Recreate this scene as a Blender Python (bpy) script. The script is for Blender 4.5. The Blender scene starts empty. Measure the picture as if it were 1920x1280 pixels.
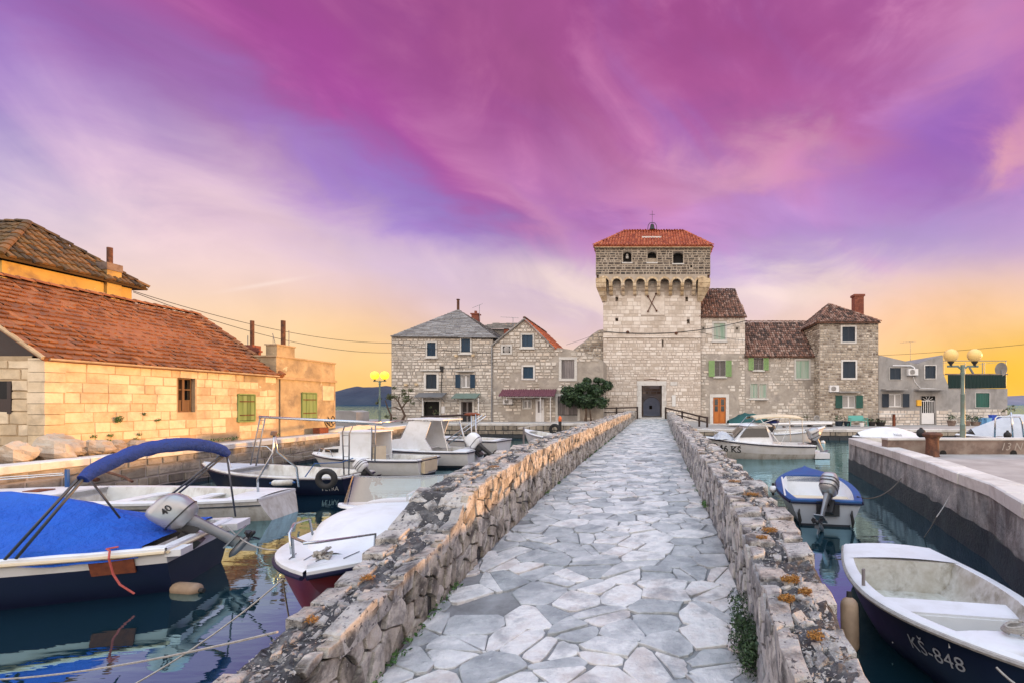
import bpy, math, random
import numpy as np
from mathutils import Vector, Matrix, noise
rng = random.Random(7)
sc = bpy.context.scene
C = sc.collection
PI = math.pi
R = math.radians

# ---------------------------------------------------------------- camera, sky, sun, exposure
EYE, F, CX, HY = 2.4, 900.0, 1220.0, 757.0      # eye height over the water, focal length and principal point
cam_d = bpy.data.cameras.new('camera')
cam = bpy.data.objects.new('camera', cam_d)
C.objects.link(cam)
cam.location = (0, 0, EYE)
cam.rotation_euler = (PI / 2, 0, 0)
cam_d.sensor_width = 36
cam_d.lens = F / 1920 * 36
cam_d.shift_x = (960 - CX) / 1920
cam_d.shift_y = (HY - 640) / 1920
cam_d.clip_start = 0.05
cam_d.clip_end = 20000
sc.camera = cam

class G:
    """small helper for node graphs"""
    def __init__(s, tree):
        s.t = tree; s.n = tree.nodes; s.l = tree.links
        s.n.clear()
    def put(s, sock, v):
        if v is None: return
        if hasattr(v, 'is_output'): s.l.new(v, sock)
        else:
            try: sock.default_value = v
            except Exception: sock.default_value = (*v, 1.0) if len(v) == 3 else v
    def m(s, op, a, b=None, c=None, clamp=False):
        n = s.n.new('ShaderNodeMath'); n.operation = op; n.use_clamp = clamp
        s.put(n.inputs[0], a); s.put(n.inputs[1], b); s.put(n.inputs[2], c)
        return n.outputs[0]
    def add(s, a, b): return s.m('ADD', a, b)
    def mul(s, a, b, clamp=False): return s.m('MULTIPLY', a, b, clamp=clamp)
    def mix(s, f, a, b, mode='MIX'):
        n = s.n.new('ShaderNodeMix'); n.data_type = 'RGBA'; n.blend_type = mode
        s.put(n.inputs[0], f); s.put(n.inputs[6], a); s.put(n.inputs[7], b)
        return n.outputs[2]
    def rng(s, v, a, b, c=0.0, d=1.0, smooth=True):
        n = s.n.new('ShaderNodeMapRange'); n.interpolation_type = 'SMOOTHSTEP' if smooth else 'LINEAR'
        s.put(n.inputs[0], v); s.put(n.inputs[1], a); s.put(n.inputs[2], b); s.put(n.inputs[3], c); s.put(n.inputs[4], d)
        return n.outputs[0]
    def noise(s, vec, scale, detail=4, rough=0.55, dist=0.0):
        n = s.n.new('ShaderNodeTexNoise')
        s.put(n.inputs['Vector'], vec); n.inputs['Scale'].default_value = scale
        n.inputs['Detail'].default_value = detail; n.inputs['Roughness'].default_value = rough
        n.inputs['Distortion'].default_value = dist
        return n.outputs['Fac']
    def ramp(s, f, stops):
        n = s.n.new('ShaderNodeValToRGB'); e = n.color_ramp.elements
        while len(e) < len(stops): e.new(0.5)
        for i, (p, c) in enumerate(stops):
            e[i].position = p; e[i].color = (*c[:3], 1)
        s.put(n.inputs[0], f)
        return n.outputs[0]
    def sep(s, v):
        n = s.n.new('ShaderNodeSeparateXYZ'); s.put(n.inputs[0], v); return n.outputs
    def comb(s, x, y, z):
        n = s.n.new('ShaderNodeCombineXYZ')
        for i, v in enumerate((x, y, z)): s.put(n.inputs[i], v)
        return n.outputs[0]
    def vmul(s, v, k):
        n = s.n.new('ShaderNodeVectorMath'); n.operation = 'MULTIPLY'; s.put(n.inputs[0], v); n.inputs[1].default_value = k
        return n.outputs[0]

def lin(r, g, b):
    f = lambda c: (c / 255 / 12.92) if c / 255 <= 0.04045 else ((c / 255 + 0.055) / 1.055) ** 2.4
    return (f(r), f(g), f(b))

def azel(px, py):
    a = math.atan((px - CX) / F)
    return a, math.atan((HY - py) / F * math.cos(a))

world = bpy.data.worlds.new('World')
sc.world = world
world.use_nodes = True
SUN_EL, SUN_DIR = R(4.6), Vector((1.0, 0.22, 0))
def build_sky():
    g = G(world.node_tree)
    tc = g.n.new('ShaderNodeTexCoord').outputs['Generated']
    x, y, z = g.sep(tc)
    az = g.m('ARCTAN2', x, y)
    el = g.m('ARCSINE', z)
    # wisps drawn out along diagonals, in the plane of the cloud layer
    zz = g.m('MAXIMUM', g.add(z, 0.22), 0.05)
    cu, cv = g.m('DIVIDE', x, zz), g.m('DIVIDE', y, zz)
    ca, sa = math.cos(R(34)), math.sin(R(34))
    ru = g.add(g.mul(az, ca), g.mul(el, -sa))     # across the streaks (they fall to the right)
    rv = g.add(g.mul(az, sa), g.mul(el, ca))
    wob = g.noise(g.comb(cu, cv, 0), 0.9, 3)
    s1 = g.noise(g.comb(g.mul(g.add(ru, g.mul(wob, 0.35)), 1.0), g.mul(g.add(rv, g.mul(wob, 0.25)), 2.6), 0.3), 1.9, 6, 0.55, 0.6)
    s2 = g.noise(g.comb(g.add(g.mul(az, 1.5), g.mul(el, -0.9)), g.add(g.mul(el, 2.8), g.mul(az, 0.9)), 3.0), 2.4, 6, 0.55, 0.7)
    s3 = g.noise(g.comb(g.mul(az, 1.5), g.mul(el, 3.4), 7.0), 3.0, 5, 0.55, 0.6)
    def blob(px, py, w, h, rot=0.0, amt=0.35):
        a0, e0 = azel(px, py)
        da, de = g.add(g.add(az, -a0), g.mul(g.add(s2, -0.5), amt)), g.add(g.add(el, -e0), g.mul(g.add(s3, -0.5), amt * 0.5))
        c, s = math.cos(R(rot)), math.sin(R(rot))
        u = g.mul(g.add(g.mul(da, c), g.mul(de, s)), 1 / w)
        v = g.mul(g.add(g.mul(de, c), g.mul(da, -s)), 1 / h)
        r2 = g.add(g.mul(u, u), g.mul(v, v))
        return g.m('POWER', 2.718, g.mul(r2, -1.0))
    eld = g.add(el, g.mul(g.add(s2, -0.5), 0.10))
    t = g.mul(eld, 1 / 0.78)
    side = g.rng(g.m('ABSOLUTE', g.add(az, 0.02)), 0.12, 0.62)
    hor = g.mix(side, lin(250, 230, 216), lin(253, 214, 160))
    col = g.ramp(t, [(0.0, lin(250, 200, 120)), (0.20, lin(238, 208, 205)), (0.33, lin(196, 176, 222)), (0.47, lin(176, 130, 200)), (0.66, lin(172, 92, 166)), (1.0, lin(146, 68, 134))])
    warm = g.m('POWER', 2.718, g.mul(g.m('ABSOLUTE', g.mul(g.m('MAXIMUM', el, 0.0), 7.2)), -1.0))
    warm = g.rng(eld, 0.15, 0.02)
    col = g.mix(warm, col, hor)
    # magenta cloud streaks over violet gaps
    cl = g.rng(s1, 0.32, 0.70)
    high = g.rng(eld, 0.16, 0.40)
    col = g.mix(g.mul(g.mul(cl, high), 0.6), col, lin(184, 94, 156))
    col = g.mix(g.mul(g.mul(g.rng(s2, 0.48, 0.74), high), 0.55), col, lin(220, 148, 192))
    col = g.mix(g.mul(g.mul(g.rng(s3, 0.52, 0.30), high), 0.30), col, lin(136, 72, 146))
    gap = g.mul(g.rng(s1, 0.48, 0.28), high)
    col = g.mix(g.mul(gap, 0.45), col, lin(160, 118, 196))
    for (px, py, w, h, rot, c, k) in [
        (20, 270, 0.40, 0.13, -14, (142, 128, 200), 0.9),
        (60, 420, 0.34, 0.07, 0, (190, 180, 222), 0.8),
        (250, 480, 0.34, 0.07, 0, (226, 204, 218), 0.6),
        (220, 120, 0.4, 0.08, -14, (150, 74, 152), 0.7),
        (330, 330, 0.42, 0.07, -30, (150, 116, 200), 0.75),
        (760, 400, 0.35, 0.06, -24, (152, 124, 208), 0.75),
        (420, 400, 0.16, 0.10, -20, (240, 205, 215), 0.75),
        (560, 520, 0.26, 0.08, -10, (250, 222, 214), 0.6),
        (960, 370, 0.16, 0.035, -38, (222, 160, 196), 0.6),
        (860, 290, 0.14, 0.03, -34, (206, 130, 180), 0.5),
        (1150, 350, 0.30, 0.05, -14, (214, 142, 194), 0.65),
        (1120, 270, 0.30, 0.045, -30, (206, 126, 170), 0.5),
        (1420, 305, 0.22, 0.045, 4, (222, 160, 186), 0.8),
        (1500, 200, 0.35, 0.06, -20, (190, 96, 156), 0.6),
        (1500, 400, 0.20, 0.04, 0, (196, 150, 210), 0.6),
        (1330, 60, 0.5, 0.08, -14, (160, 72, 136), 0.7),
        (600, 60, 0.4, 0.10, -14, (150, 64, 136), 0.7),
        (950, 100, 0.3, 0.10, -14, (152, 68, 128), 0.6),
        (700, 200, 0.3, 0.06, -30, (170, 70, 156), 0.6),
        (1830, 90, 0.10, 0.13, -50, (226, 150, 190), 0.75),
        (1790, 230, 0.10, 0.14, -60, (128, 84, 184), 0.7),
        (1915, 290, 0.03, 0.06, -60, (244, 178, 170), 0.5),
        (1650, 470, 0.3, 0.05, 0, (168, 140, 206), 0.6),
        (1060, 540, 0.26, 0.045, -8, (253, 228, 214), 0.8),
        (1480, 545, 0.24, 0.05, -4, (252, 228, 220), 0.8)]:
        col = g.mix(g.mul(blob(px, py, w, h, rot), k), col, lin(*c))
    # warm glow where the sun has gone down at the left and right of the tower
    for (px, py, w, h, c, k) in [(650, 690, 0.17, 0.10, (255, 192, 66), 0.95), (420, 640, 0.30, 0.08, (255, 216, 166), 0.8), (60, 600, 0.3, 0.08, (252, 214, 176), 0.6),
                                 (1890, 690, 0.22, 0.11, (255, 196, 52), 1.0), (1720, 600, 0.2, 0.08, (255, 196, 140), 0.6)]:
        col = g.mix(g.mul(blob(px, py, w, h, 0, 0.06), k), col, lin(*c))
    fine = g.rng(s2, 0.2, 0.8, 0.86, 1.14, False)
    col = g.mix(1.0, col, g.comb(fine, fine, fine), 'MULTIPLY')
    # thin old contrail low on the left
    a0, e0 = azel(500, 533)
    d = g.add(g.add(el, -e0), g.mul(g.add(az, -a0), -0.36))
    tr = g.mul(g.m('POWER', 2.718, g.mul(g.mul(d, d), -90000.0)), g.m('POWER', 2.718, g.mul(g.mul(g.add(az, -a0), g.add(az, -a0)), -500.0)))
    col = g.mix(g.mul(tr, 0.5), col, lin(255, 230, 220))
    # out of view overhead and behind, the sky is brightened to light the facades and path
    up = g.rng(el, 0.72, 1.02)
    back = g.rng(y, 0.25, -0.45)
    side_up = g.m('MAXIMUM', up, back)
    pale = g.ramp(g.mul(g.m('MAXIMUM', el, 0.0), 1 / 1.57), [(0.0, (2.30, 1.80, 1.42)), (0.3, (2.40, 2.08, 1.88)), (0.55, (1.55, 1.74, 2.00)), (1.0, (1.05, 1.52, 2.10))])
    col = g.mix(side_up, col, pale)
    sky = g.n.new('ShaderNodeTexSky'); sky.sky_type = 'NISHITA'; sky.sun_disc = False
    sky.sun_elevation = SUN_EL; sky.sun_rotation = math.atan2(SUN_DIR.x, SUN_DIR.y)
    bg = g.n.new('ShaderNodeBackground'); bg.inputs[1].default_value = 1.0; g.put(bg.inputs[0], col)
    bg2 = g.n.new('ShaderNodeBackground'); bg2.inputs[1].default_value = 0.012; g.put(bg2.inputs[0], sky.outputs[0])
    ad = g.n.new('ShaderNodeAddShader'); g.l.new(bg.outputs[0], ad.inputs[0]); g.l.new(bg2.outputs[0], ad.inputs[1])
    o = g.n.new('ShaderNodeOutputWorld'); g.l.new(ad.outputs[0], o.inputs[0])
build_sky()
world.cycles.sampling_method = 'MANUAL'
world.cycles.sample_map_resolution = 512

sun_d = bpy.data.lights.new('sun', 'SUN')
sun_d.energy = 5.0
sun_d.color = (1.0, 0.48, 0.13)
sun_d.angle = R(2.0)
sun = bpy.data.objects.new('sun', sun_d)
C.objects.link(sun)
sd = SUN_DIR.normalized() * math.cos(SUN_EL) + Vector((0, 0, math.sin(SUN_EL)))
sun.rotation_euler = (-sd).to_track_quat('-Z', 'Y').to_euler()
sc.view_settings.view_transform = 'Standard'
sc.view_settings.look = 'None'
sc.view_settings.exposure = 0.0
sc.view_settings.gamma = 1.0
sc.cycles.max_bounces = 6
sc.cycles.diffuse_bounces = 3
sc.cycles.glossy_bounces = 3
sc.cycles.transmission_bounces = 4
sc.cycles.caustics_reflective = False
sc.cycles.caustics_refractive = False

# ---------------------------------------------------------------- mesh helpers
def at(px, py, D):
    """the point that lies behind pixel (px, py) at distance D along the bridge axis"""
    return Vector(((px - CX) / F * D, D, EYE - (py - HY) / F * D))
def px_x(px, D): return (px - CX) / F * D
def py_z(py, D): return EYE - (py - HY) / F * D

def tag(o, label=None, cat=None, group=None, kind=None):
    if label: o['label'] = label
    if cat: o['category'] = cat
    if group: o['group'] = group
    if kind: o['kind'] = kind
    return o

def thing(name, loc, label, cat, group=None, rz=0.0):
    o = bpy.data.objects.new(name, None)
    o.empty_display_size = 0.3
    C.objects.link(o)
    o.location = loc
    o.rotation_euler.z = rz
    return tag(o, label, cat, group)

def wloc(o):
    v = Vector((0, 0, 0))
    while o is not None:
        v += Vector(o.location)
        o = o.parent
    return v

class MB:
    def __init__(s, M=None):
        s.v = []; s.f = []; s.r = []; s.mi = []; s.M = M; s.cr = 0.5; s.cm = 0; s.smooth = False
    def vs(s, pts):
        i = len(s.v)
        if s.M is not None: pts = [s.M @ Vector(p) for p in pts]
        s.v.extend([tuple(p) for p in pts])
        return i
    def fs(s, faces):
        for f in faces:
            s.f.append(f); s.r.append(s.cr); s.mi.append(s.cm)
    def box(s, x0, x1, y0, y1, z0, z1):
        i = s.vs([(x0, y0, z0), (x1, y0, z0), (x1, y1, z0), (x0, y1, z0), (x0, y0, z1), (x1, y0, z1), (x1, y1, z1), (x0, y1, z1)])
        s.fs([(i, i+3, i+2, i+1), (i+4, i+5, i+6, i+7), (i, i+1, i+5, i+4), (i+1, i+2, i+6, i+5), (i+2, i+3, i+7, i+6), (i+3, i, i+4, i+7)])
        return s
    def hexa(s, p):
        """eight points: four of the bottom, four of the top"""
        i = s.vs(p)
        s.fs([(i, i+3, i+2, i+1), (i+4, i+5, i+6, i+7), (i, i+1, i+5, i+4), (i+1, i+2, i+6, i+5), (i+2, i+3, i+7, i+6), (i+3, i, i+4, i+7)])
        return s
    def quad(s, a, b, c, d):
        i = s.vs([a, b, c, d]); s.fs([(i, i+1, i+2, i+3)]); return s
    def poly(s, pts):
        i = s.vs(pts); s.fs([tuple(range(i, i + len(pts)))]); return s
    def prism(s, pts, d):
        """polygon pts pushed along vector d, closed"""
        n = len(pts); d = Vector(d)
        i = s.vs(list(pts) + [Vector(p) + d for p in pts])
        s.fs([tuple(range(i, i + n)), tuple(range(i + 2*n - 1, i + n - 1, -1))])
        s.fs([(i+k, i+n+k, i+n+(k+1) % n, i+(k+1) % n) for k in range(n)])
        return s
    def tube(s, pts, r, seg=6, caps=True):
        pts = [Vector(p) for p in pts]
        n = len(pts)
        rs = r if isinstance(r, (list, tuple)) else [r] * n
        base = None; up = None
        for k in range(n):
            if k == 0: d = pts[1] - pts[0]
            elif k == n - 1: d = pts[-1] - pts[-2]
            else: d = (pts[k+1] - pts[k]).normalized() + (pts[k] - pts[k-1]).normalized()
            if d.length < 1e-9: d = Vector((0, 0, 1))
            d.normalize()
            if up is None: up = d.orthogonal().normalized()
            up = up - d * up.dot(d)
            if up.length < 1e-6: up = d.orthogonal()
            up.normalize()
            w = d.cross(up)
            i = s.vs([pts[k] + (up * math.cos(2*PI*j/seg) + w * math.sin(2*PI*j/seg)) * rs[k] for j in range(seg)])
            if base is not None: s.fs([(base+j, base+(j+1) % seg, i+(j+1) % seg, i+j) for j in range(seg)])
            elif caps: s.fs([tuple(range(i + seg - 1, i - 1, -1))])
            base = i
        if caps: s.fs([tuple(range(base, base + seg))])
        return s
    def lathe(s, prof, c, seg=16, axis='z'):
        c = Vector(c); rings = []
        for (r, h) in prof:
            P = []
            for j in range(seg):
                a = 2 * PI * j / seg
                q = (r * math.cos(a), r * math.sin(a), h)
                if axis == 'y': q = (q[0], q[2], q[1])
                if axis == 'x': q = (q[2], q[0], q[1])
                P.append(c + Vector(q))
            rings.append(s.vs(P))
        for a, b in zip(rings, rings[1:]):
            s.fs([(a+j, a+(j+1) % seg, b+(j+1) % seg, b+j) for j in range(seg)])
        s.fs([tuple(range(rings[0] + seg - 1, rings[0] - 1, -1)), tuple(range(rings[-1], rings[-1] + seg))])
        return s
    def grid(s, P, closed_u=False):
        """P[i][j] points"""
        n, m = len(P), len(P[0])
        i0 = s.vs([p for row in P for p in row])
        for a in range(n if closed_u else n - 1):
            b = (a + 1) % n
            s.fs([(i0+a*m+j, i0+b*m+j, i0+b*m+j+1, i0+a*m+j+1) for j in range(m - 1)])
        return s
    def ball(s, c, r, seg=10, sq=(1, 1, 1)):
        c = Vector(c)
        n = max(4, seg // 2)
        P = [[c + Vector((sq[0]*r*math.sin(PI*j/n)*math.cos(2*PI*i/seg), sq[1]*r*math.sin(PI*j/n)*math.sin(2*PI*i/seg), sq[2]*r*math.cos(PI*j/n))) for j in range(n+1)] for i in range(seg)]
        return s.grid(P, True)
    def build(s, name, mats, parent=None, world=True, smooth=None, kind=None, loc=None):
        me = bpy.data.meshes.new(name)
        o = bpy.data.objects.new(name, me)
        C.objects.link(o)
        off = Vector((0, 0, 0))
        if loc is not None: off = Vector(loc)
        if parent is not None:
            o.parent = parent
            base = wloc(parent) if world else Vector((0, 0, 0))
            if loc is not None: o.location = off - base if world else off
            else: off = base
        elif loc is not None:
            o.location = off
        vv = [(p[0]-off.x, p[1]-off.y, p[2]-off.z) for p in s.v]
        me.from_pydata(vv, [], s.f)
        for m in (mats if isinstance(mats, (list, tuple)) else [mats]): me.materials.append(m)
        a = me.attributes.new('rnd', 'FLOAT', 'FACE')
        a.data.foreach_set('value', s.r)
        me.polygons.foreach_set('material_index', s.mi)
        sm = s.smooth if smooth is None else smooth
        if sm:
            me.polygons.foreach_set('use_smooth', [True] * len(me.polygons))
            try: me.set_sharp_from_angle(angle=R(38))
            except Exception: pass
        me.update()
        if kind: o['kind'] = kind
        return o

# ---------------------------------------------------------------- materials
def mat(name, cols, rough=0.8, scale=3.0, wr=0.6, wn=0.5, bump=0.3, bscale=30.0, metal=0.0, stain=None, stain_amt=0.4, stain_scale=1.2,
        spots=None, spot_scale=25.0, spot_lo=0.6, streak=False, spec=None, emit=None, emit_s=0.0, bdist=0.01, coat=0.0, vert=1.0, spots2=None, spot2_scale=4.0, spot2_lo=0.66):
    m = bpy.data.materials.new(name); m.use_nodes = True
    g = G(m.node_tree)
    pos = g.n.new('ShaderNodeNewGeometry').outputs['Position']
    if streak: pos2 = g.vmul(pos, (1.0, 1.0, 0.12))
    else: pos2 = pos
    at_ = g.n.new('ShaderNodeAttribute'); at_.attribute_name = 'rnd'; rn = at_.outputs['Fac']
    cols = [c for c in cols]
    if len(cols) > 1:
        nz = g.noise(pos2 if not streak else pos2, scale, 5, 0.6)
        f = g.add(g.mul(g.add(rn, -0.5), wr), g.mul(g.add(nz, -0.5), wn * 2))
        f = g.m('ADD', f, 0.5, clamp=True)
        n = len(cols)
        col = g.ramp(f, [((i + 0.15) / (n - 0.7), c) for i, c in enumerate(cols)])
    else:
        nz = g.noise(pos2, scale, 4, 0.6)
        k = g.rng(nz, 0.2, 0.8, 1 - wn * 0.35, 1 + wn * 0.35, False)
        col = g.mix(1.0, cols[0], g.comb(k, k, k), 'MULTIPLY')
    if stain is not None:
        n2 = g.noise(g.vmul(pos, (1, 1, vert)), stain_scale, 6, 0.65, 0.3)
        col = g.mix(g.mul(g.rng(n2, 0.45, 0.68), stain_amt), col, stain)
    if spots is not None:
        n3 = g.noise(pos, spot_scale, 4, 0.65)
        col = g.mix(g.rng(n3, spot_lo, spot_lo + 0.06), col, spots)
    if spots2 is not None:
        n4 = g.noise(pos, spot2_scale, 5, 0.7, 0.4)
        col = g.mix(g.rng(n4, spot2_lo, spot2_lo + 0.05), col, spots2)
    b = g.n.new('ShaderNodeBsdfPrincipled')
    g.put(b.inputs['Base Color'], col)
    b.inputs['Metallic'].default_value = metal
    rr = g.rng(nz, 0.3, 0.7, max(0.02, rough - 0.08), min(1, rough + 0.08), False)
    g.put(b.inputs['Roughness'], rr)
    if spec is not None: b.inputs['Specular IOR Level'].default_value = spec
    if coat: b.inputs['Coat Weight'].default_value = coat; b.inputs['Coat Roughness'].default_value = 0.08
    if emit is not None:
        b.inputs['Emission Color'].default_value = (*emit, 1); b.inputs['Emission Strength'].default_value = emit_s
    if bump > 0:
        bp = g.n.new('ShaderNodeBump'); bp.inputs['Strength'].default_value = bump; bp.inputs['Distance'].default_value = bdist
        g.put(bp.inputs['Height'], g.noise(pos, bscale, 6, 0.65))
        g.l.new(bp.outputs[0], b.inputs['Normal'])
    o = g.n.new('ShaderNodeOutputMaterial'); g.l.new(b.outputs[0], o.inputs[0])
    return m

def mat_glass(name, tint=(0.9, 0.95, 0.95), alpha=0.25):
    m = bpy.data.materials.new(name); m.use_nodes = True
    g = G(m.node_tree)
    a = g.n.new('ShaderNodeBsdfTransparent'); a.inputs[0].default_value = (*tint, 1)
    b = g.n.new('ShaderNodeBsdfGlossy'); b.inputs['Roughness'].default_value = 0.03; b.inputs[0].default_value = (0.9, 0.9, 0.9, 1)
    x = g.n.new('ShaderNodeMixShader'); fr = g.n.new('ShaderNodeFresnel'); fr.inputs[0].default_value = 1.5
    g.put(x.inputs[0], g.m('ADD', fr.outputs[0], alpha * 0.5, clamp=True)); g.l.new(a.outputs[0], x.inputs[1]); g.l.new(b.outputs[0], x.inputs[2])
    o = g.n.new('ShaderNodeOutputMaterial'); g.l.new(x.outputs[0], o.inputs[0])
    return m

def mat_water(name):
    m = bpy.data.materials.new(name); m.use_nodes = True
    g = G(m.node_tree)
    pos = g.n.new('ShaderNodeNewGeometry').outputs['Position']
    n1 = g.noise(g.vmul(pos, (0.55, 1.6, 1)), 1.3, 3, 0.5, 0.3)
    n2 = g.noise(g.vmul(pos, (0.8, 2.2, 1)), 4.5, 2, 0.5)
    h = g.add(g.mul(n1, 1.0), g.mul(n2, 0.22))
    yy = g.sep(pos)[1]
    amt = g.rng(yy, 8.0, 30.0, 0.05, 0.30, False)
    bp = g.n.new('ShaderNodeBump'); bp.inputs['Distance'].default_value = 0.10
    g.put(bp.inputs['Strength'], amt); g.put(bp.inputs['Height'], h)
    d = g.n.new('ShaderNodeBsdfDiffuse'); g.put(d.inputs[0], (0.006, 0.024, 0.034)); g.l.new(bp.outputs[0], d.inputs['Normal'])
    s = g.n.new('ShaderNodeBsdfGlossy'); s.inputs['Roughness'].default_value = 0.015; s.inputs[0].default_value = (0.56, 0.87, 1.0, 1); g.l.new(bp.outputs[0], s.inputs['Normal'])
    fr = g.n.new('ShaderNodeFresnel'); fr.inputs[0].default_value = 1.45; g.l.new(bp.outputs[0], fr.inputs['Normal'])
    x = g.n.new('ShaderNodeMixShader'); g.put(x.inputs[0], g.m('ADD', g.mul(fr.outputs[0], 1.3), 0.28, clamp=True)); g.l.new(d.outputs[0], x.inputs[1]); g.l.new(s.outputs[0], x.inputs[2])
    o = g.n.new('ShaderNodeOutputMaterial'); g.l.new(x.outputs[0], o.inputs[0])
    return m

M = {}
M['water'] = mat_water('sea_water')
M['deck_stone'] = mat('path_limestone', [(0.30, 0.325, 0.335), (0.42, 0.44, 0.445), (0.54, 0.55, 0.55), (0.74, 0.73, 0.71), (0.58, 0.53, 0.50)], 0.62, 5.5, 0.75, 0.55, 0.9, 14, bdist=0.035, stain=(0.17, 0.19, 0.21), stain_amt=0.6, stain_scale=3.0, spots=(0.62, 0.63, 0.64), spot_scale=14, spot_lo=0.66)
M['deck_mortar'] = mat('path_mortar', [(0.10, 0.10, 0.10), (0.34, 0.35, 0.36)], 0.9, 4, 0, 0.6, 0.6, 40, bdist=0.02)
M['wall_stone'] = mat('parapet_stone', [(0.20, 0.18, 0.16), (0.38, 0.34, 0.28), (0.52, 0.47, 0.40), (0.66, 0.62, 0.56), (0.34, 0.32, 0.30)], 0.88, 7, 0.7, 0.7, 1.0, 20, bdist=0.06, stain=(0.05, 0.042, 0.036), stain_amt=0.9, stain_scale=4.2, spots=(0.50, 0.47, 0.42), spot_scale=18, spot_lo=0.64)
M['wall_stone_r'] = mat('parapet_stone_grey', [(0.18, 0.19, 0.20), (0.34, 0.34, 0.35), (0.46, 0.46, 0.46), (0.60, 0.58, 0.55), (0.30, 0.28, 0.27)], 0.88, 7, 0.7, 0.7, 1.0, 20, bdist=0.06, stain=(0.04, 0.04, 0.042), stain_amt=0.92, stain_scale=4.2, spots=(0.50, 0.50, 0.50), spot_scale=18, spot_lo=0.62)
M['cap_stone'] = mat('parapet_cap_stone', [(0.30, 0.30, 0.30), (0.44, 0.42, 0.40), (0.56, 0.54, 0.51), (0.40, 0.38, 0.37)], 0.9, 7, 0.7, 0.7, 1.0, 22, bdist=0.05, stain=(0.05, 0.05, 0.054), stain_amt=0.9, stain_scale=4.5, spots=(0.08, 0.08, 0.088), spot_scale=26, spot_lo=0.58, spots2=(0.45, 0.22, 0.04), spot2_scale=2.6, spot2_lo=0.74)
M['wall_mortar'] = mat('parapet_mortar', [(0.06, 0.05, 0.04), (0.19, 0.16, 0.13)], 0.95, 6, 0, 0.8, 1.0, 30, bdist=0.04)
M['lichen'] = mat('lichen_crust', [(0.025, 0.025, 0.028), (0.07, 0.07, 0.075), (0.20, 0.20, 0.20)], 0.95, 9, 0.1, 1.0, 1.0, 24, bdist=0.05, spots=(0.42, 0.42, 0.41), spot_scale=30, spot_lo=0.62, spots2=(0.42, 0.20, 0.03), spot2_scale=2.6, spot2_lo=0.70)
M['block'] = mat('warm_limestone_block', [(0.48, 0.36, 0.22), (0.62, 0.49, 0.32), (0.74, 0.61, 0.43), (0.66, 0.53, 0.37)], 0.9, 3, 0.6, 0.5, 0.5, 16, bdist=0.02, stain=(0.25, 0.20, 0.14), stain_amt=0.45, stain_scale=1.6, spots=(0.22, 0.18, 0.13), spot_scale=9, spot_lo=0.70)
M['block_mortar'] = mat('warm_mortar', [(0.32, 0.23, 0.13), (0.52, 0.40, 0.26)], 0.95, 3, 0, 0.8, 0.6, 25, bdist=0.02)
M['ochre_plaster'] = mat('ochre_plaster', [(0.26, 0.20, 0.12), (0.42, 0.33, 0.20), (0.54, 0.44, 0.28)], 0.92, 1.4, 0, 0.9, 0.5, 14, bdist=0.02, stain=(0.16, 0.13, 0.10), stain_amt=0.6, stain_scale=1.5, spots=(0.60, 0.52, 0.38), spot_scale=3, spot_lo=0.66)
M['yellow_plaster'] = mat('yellow_plaster', [(0.42, 0.28, 0.08), (0.55, 0.38, 0.12)], 0.92, 1.0, 0, 0.9, 0.4, 14, stain=(0.24, 0.16, 0.09), stain_amt=0.85, stain_scale=1.1, spots=(0.50, 0.44, 0.34), spot_scale=2.2, spot_lo=0.66)
M['tower'] = mat('tower_limestone', [(0.50, 0.43, 0.36), (0.64, 0.57, 0.50), (0.74, 0.68, 0.61), (0.78, 0.73, 0.67)], 0.88, 2.5, 0.8, 0.55, 0.5, 9, bdist=0.03, stain=(0.36, 0.29, 0.22), stain_amt=0.5, stain_scale=0.6)
M['tower_mortar'] = mat('tower_mortar', [(0.36, 0.30, 0.25), (0.56, 0.50, 0.44)], 0.95, 1.2, 0, 0.9, 0.5, 12, bdist=0.03)
M['tower_head'] = mat('weathered_dark_stone', [(0.045, 0.035, 0.03), (0.10, 0.08, 0.065), (0.18, 0.15, 0.12), (0.06, 0.055, 0.05)], 0.92, 2, 0.8, 0.5, 0.6, 12, bdist=0.03)
M['head_mortar'] = mat('pale_pointing', [(0.34, 0.28, 0.21), (0.46, 0.40, 0.33)], 0.95, 2, 0, 0.8, 0.4, 12)
M['corbel'] = mat('golden_corbel_stone', [(0.46, 0.34, 0.20), (0.60, 0.47, 0.30), (0.66, 0.56, 0.42)], 0.9, 3, 0.7, 0.5, 0.5, 12, stain=(0.24, 0.15, 0.09), stain_amt=0.7, stain_scale=2.0)
M['grey_rubble'] = mat('pale_grey_rubble', [(0.36, 0.32, 0.27), (0.55, 0.51, 0.45), (0.70, 0.66, 0.60), (0.64, 0.56, 0.47)], 0.9, 1.5, 0.8, 0.4, 0.6, 10, bdist=0.03, stain=(0.30, 0.24, 0.18), stain_amt=0.45, stain_scale=0.7)
M['grey_mortar'] = mat('pale_grey_mortar', [(0.26, 0.23, 0.20), (0.42, 0.39, 0.35)], 0.95, 1.2, 0, 0.9, 0.5, 14, bdist=0.03, stain=(0.2, 0.18, 0.16), stain_amt=0.5, stain_scale=0.8)
M['brown_rubble'] = mat('brown_rubble', [(0.17, 0.13, 0.10), (0.36, 0.30, 0.23), (0.52, 0.45, 0.36), (0.64, 0.57, 0.48)], 0.9, 2.0, 0.9, 0.4, 0.7, 10, bdist=0.03, stain=(0.16, 0.14, 0.13), stain_amt=0.5, stain_scale=0.7)
M['plaster'] = mat('old_beige_plaster', [(0.26, 0.23, 0.20), (0.40, 0.36, 0.31), (0.52, 0.47, 0.41)], 0.92, 0.9, 0, 1.0, 0.5, 10, bdist=0.02, stain=(0.18, 0.16, 0.15), stain_amt=0.6, stain_scale=0.9, spots=(0.55, 0.50, 0.45), spot_scale=1.8, spot_lo=0.62)
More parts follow.
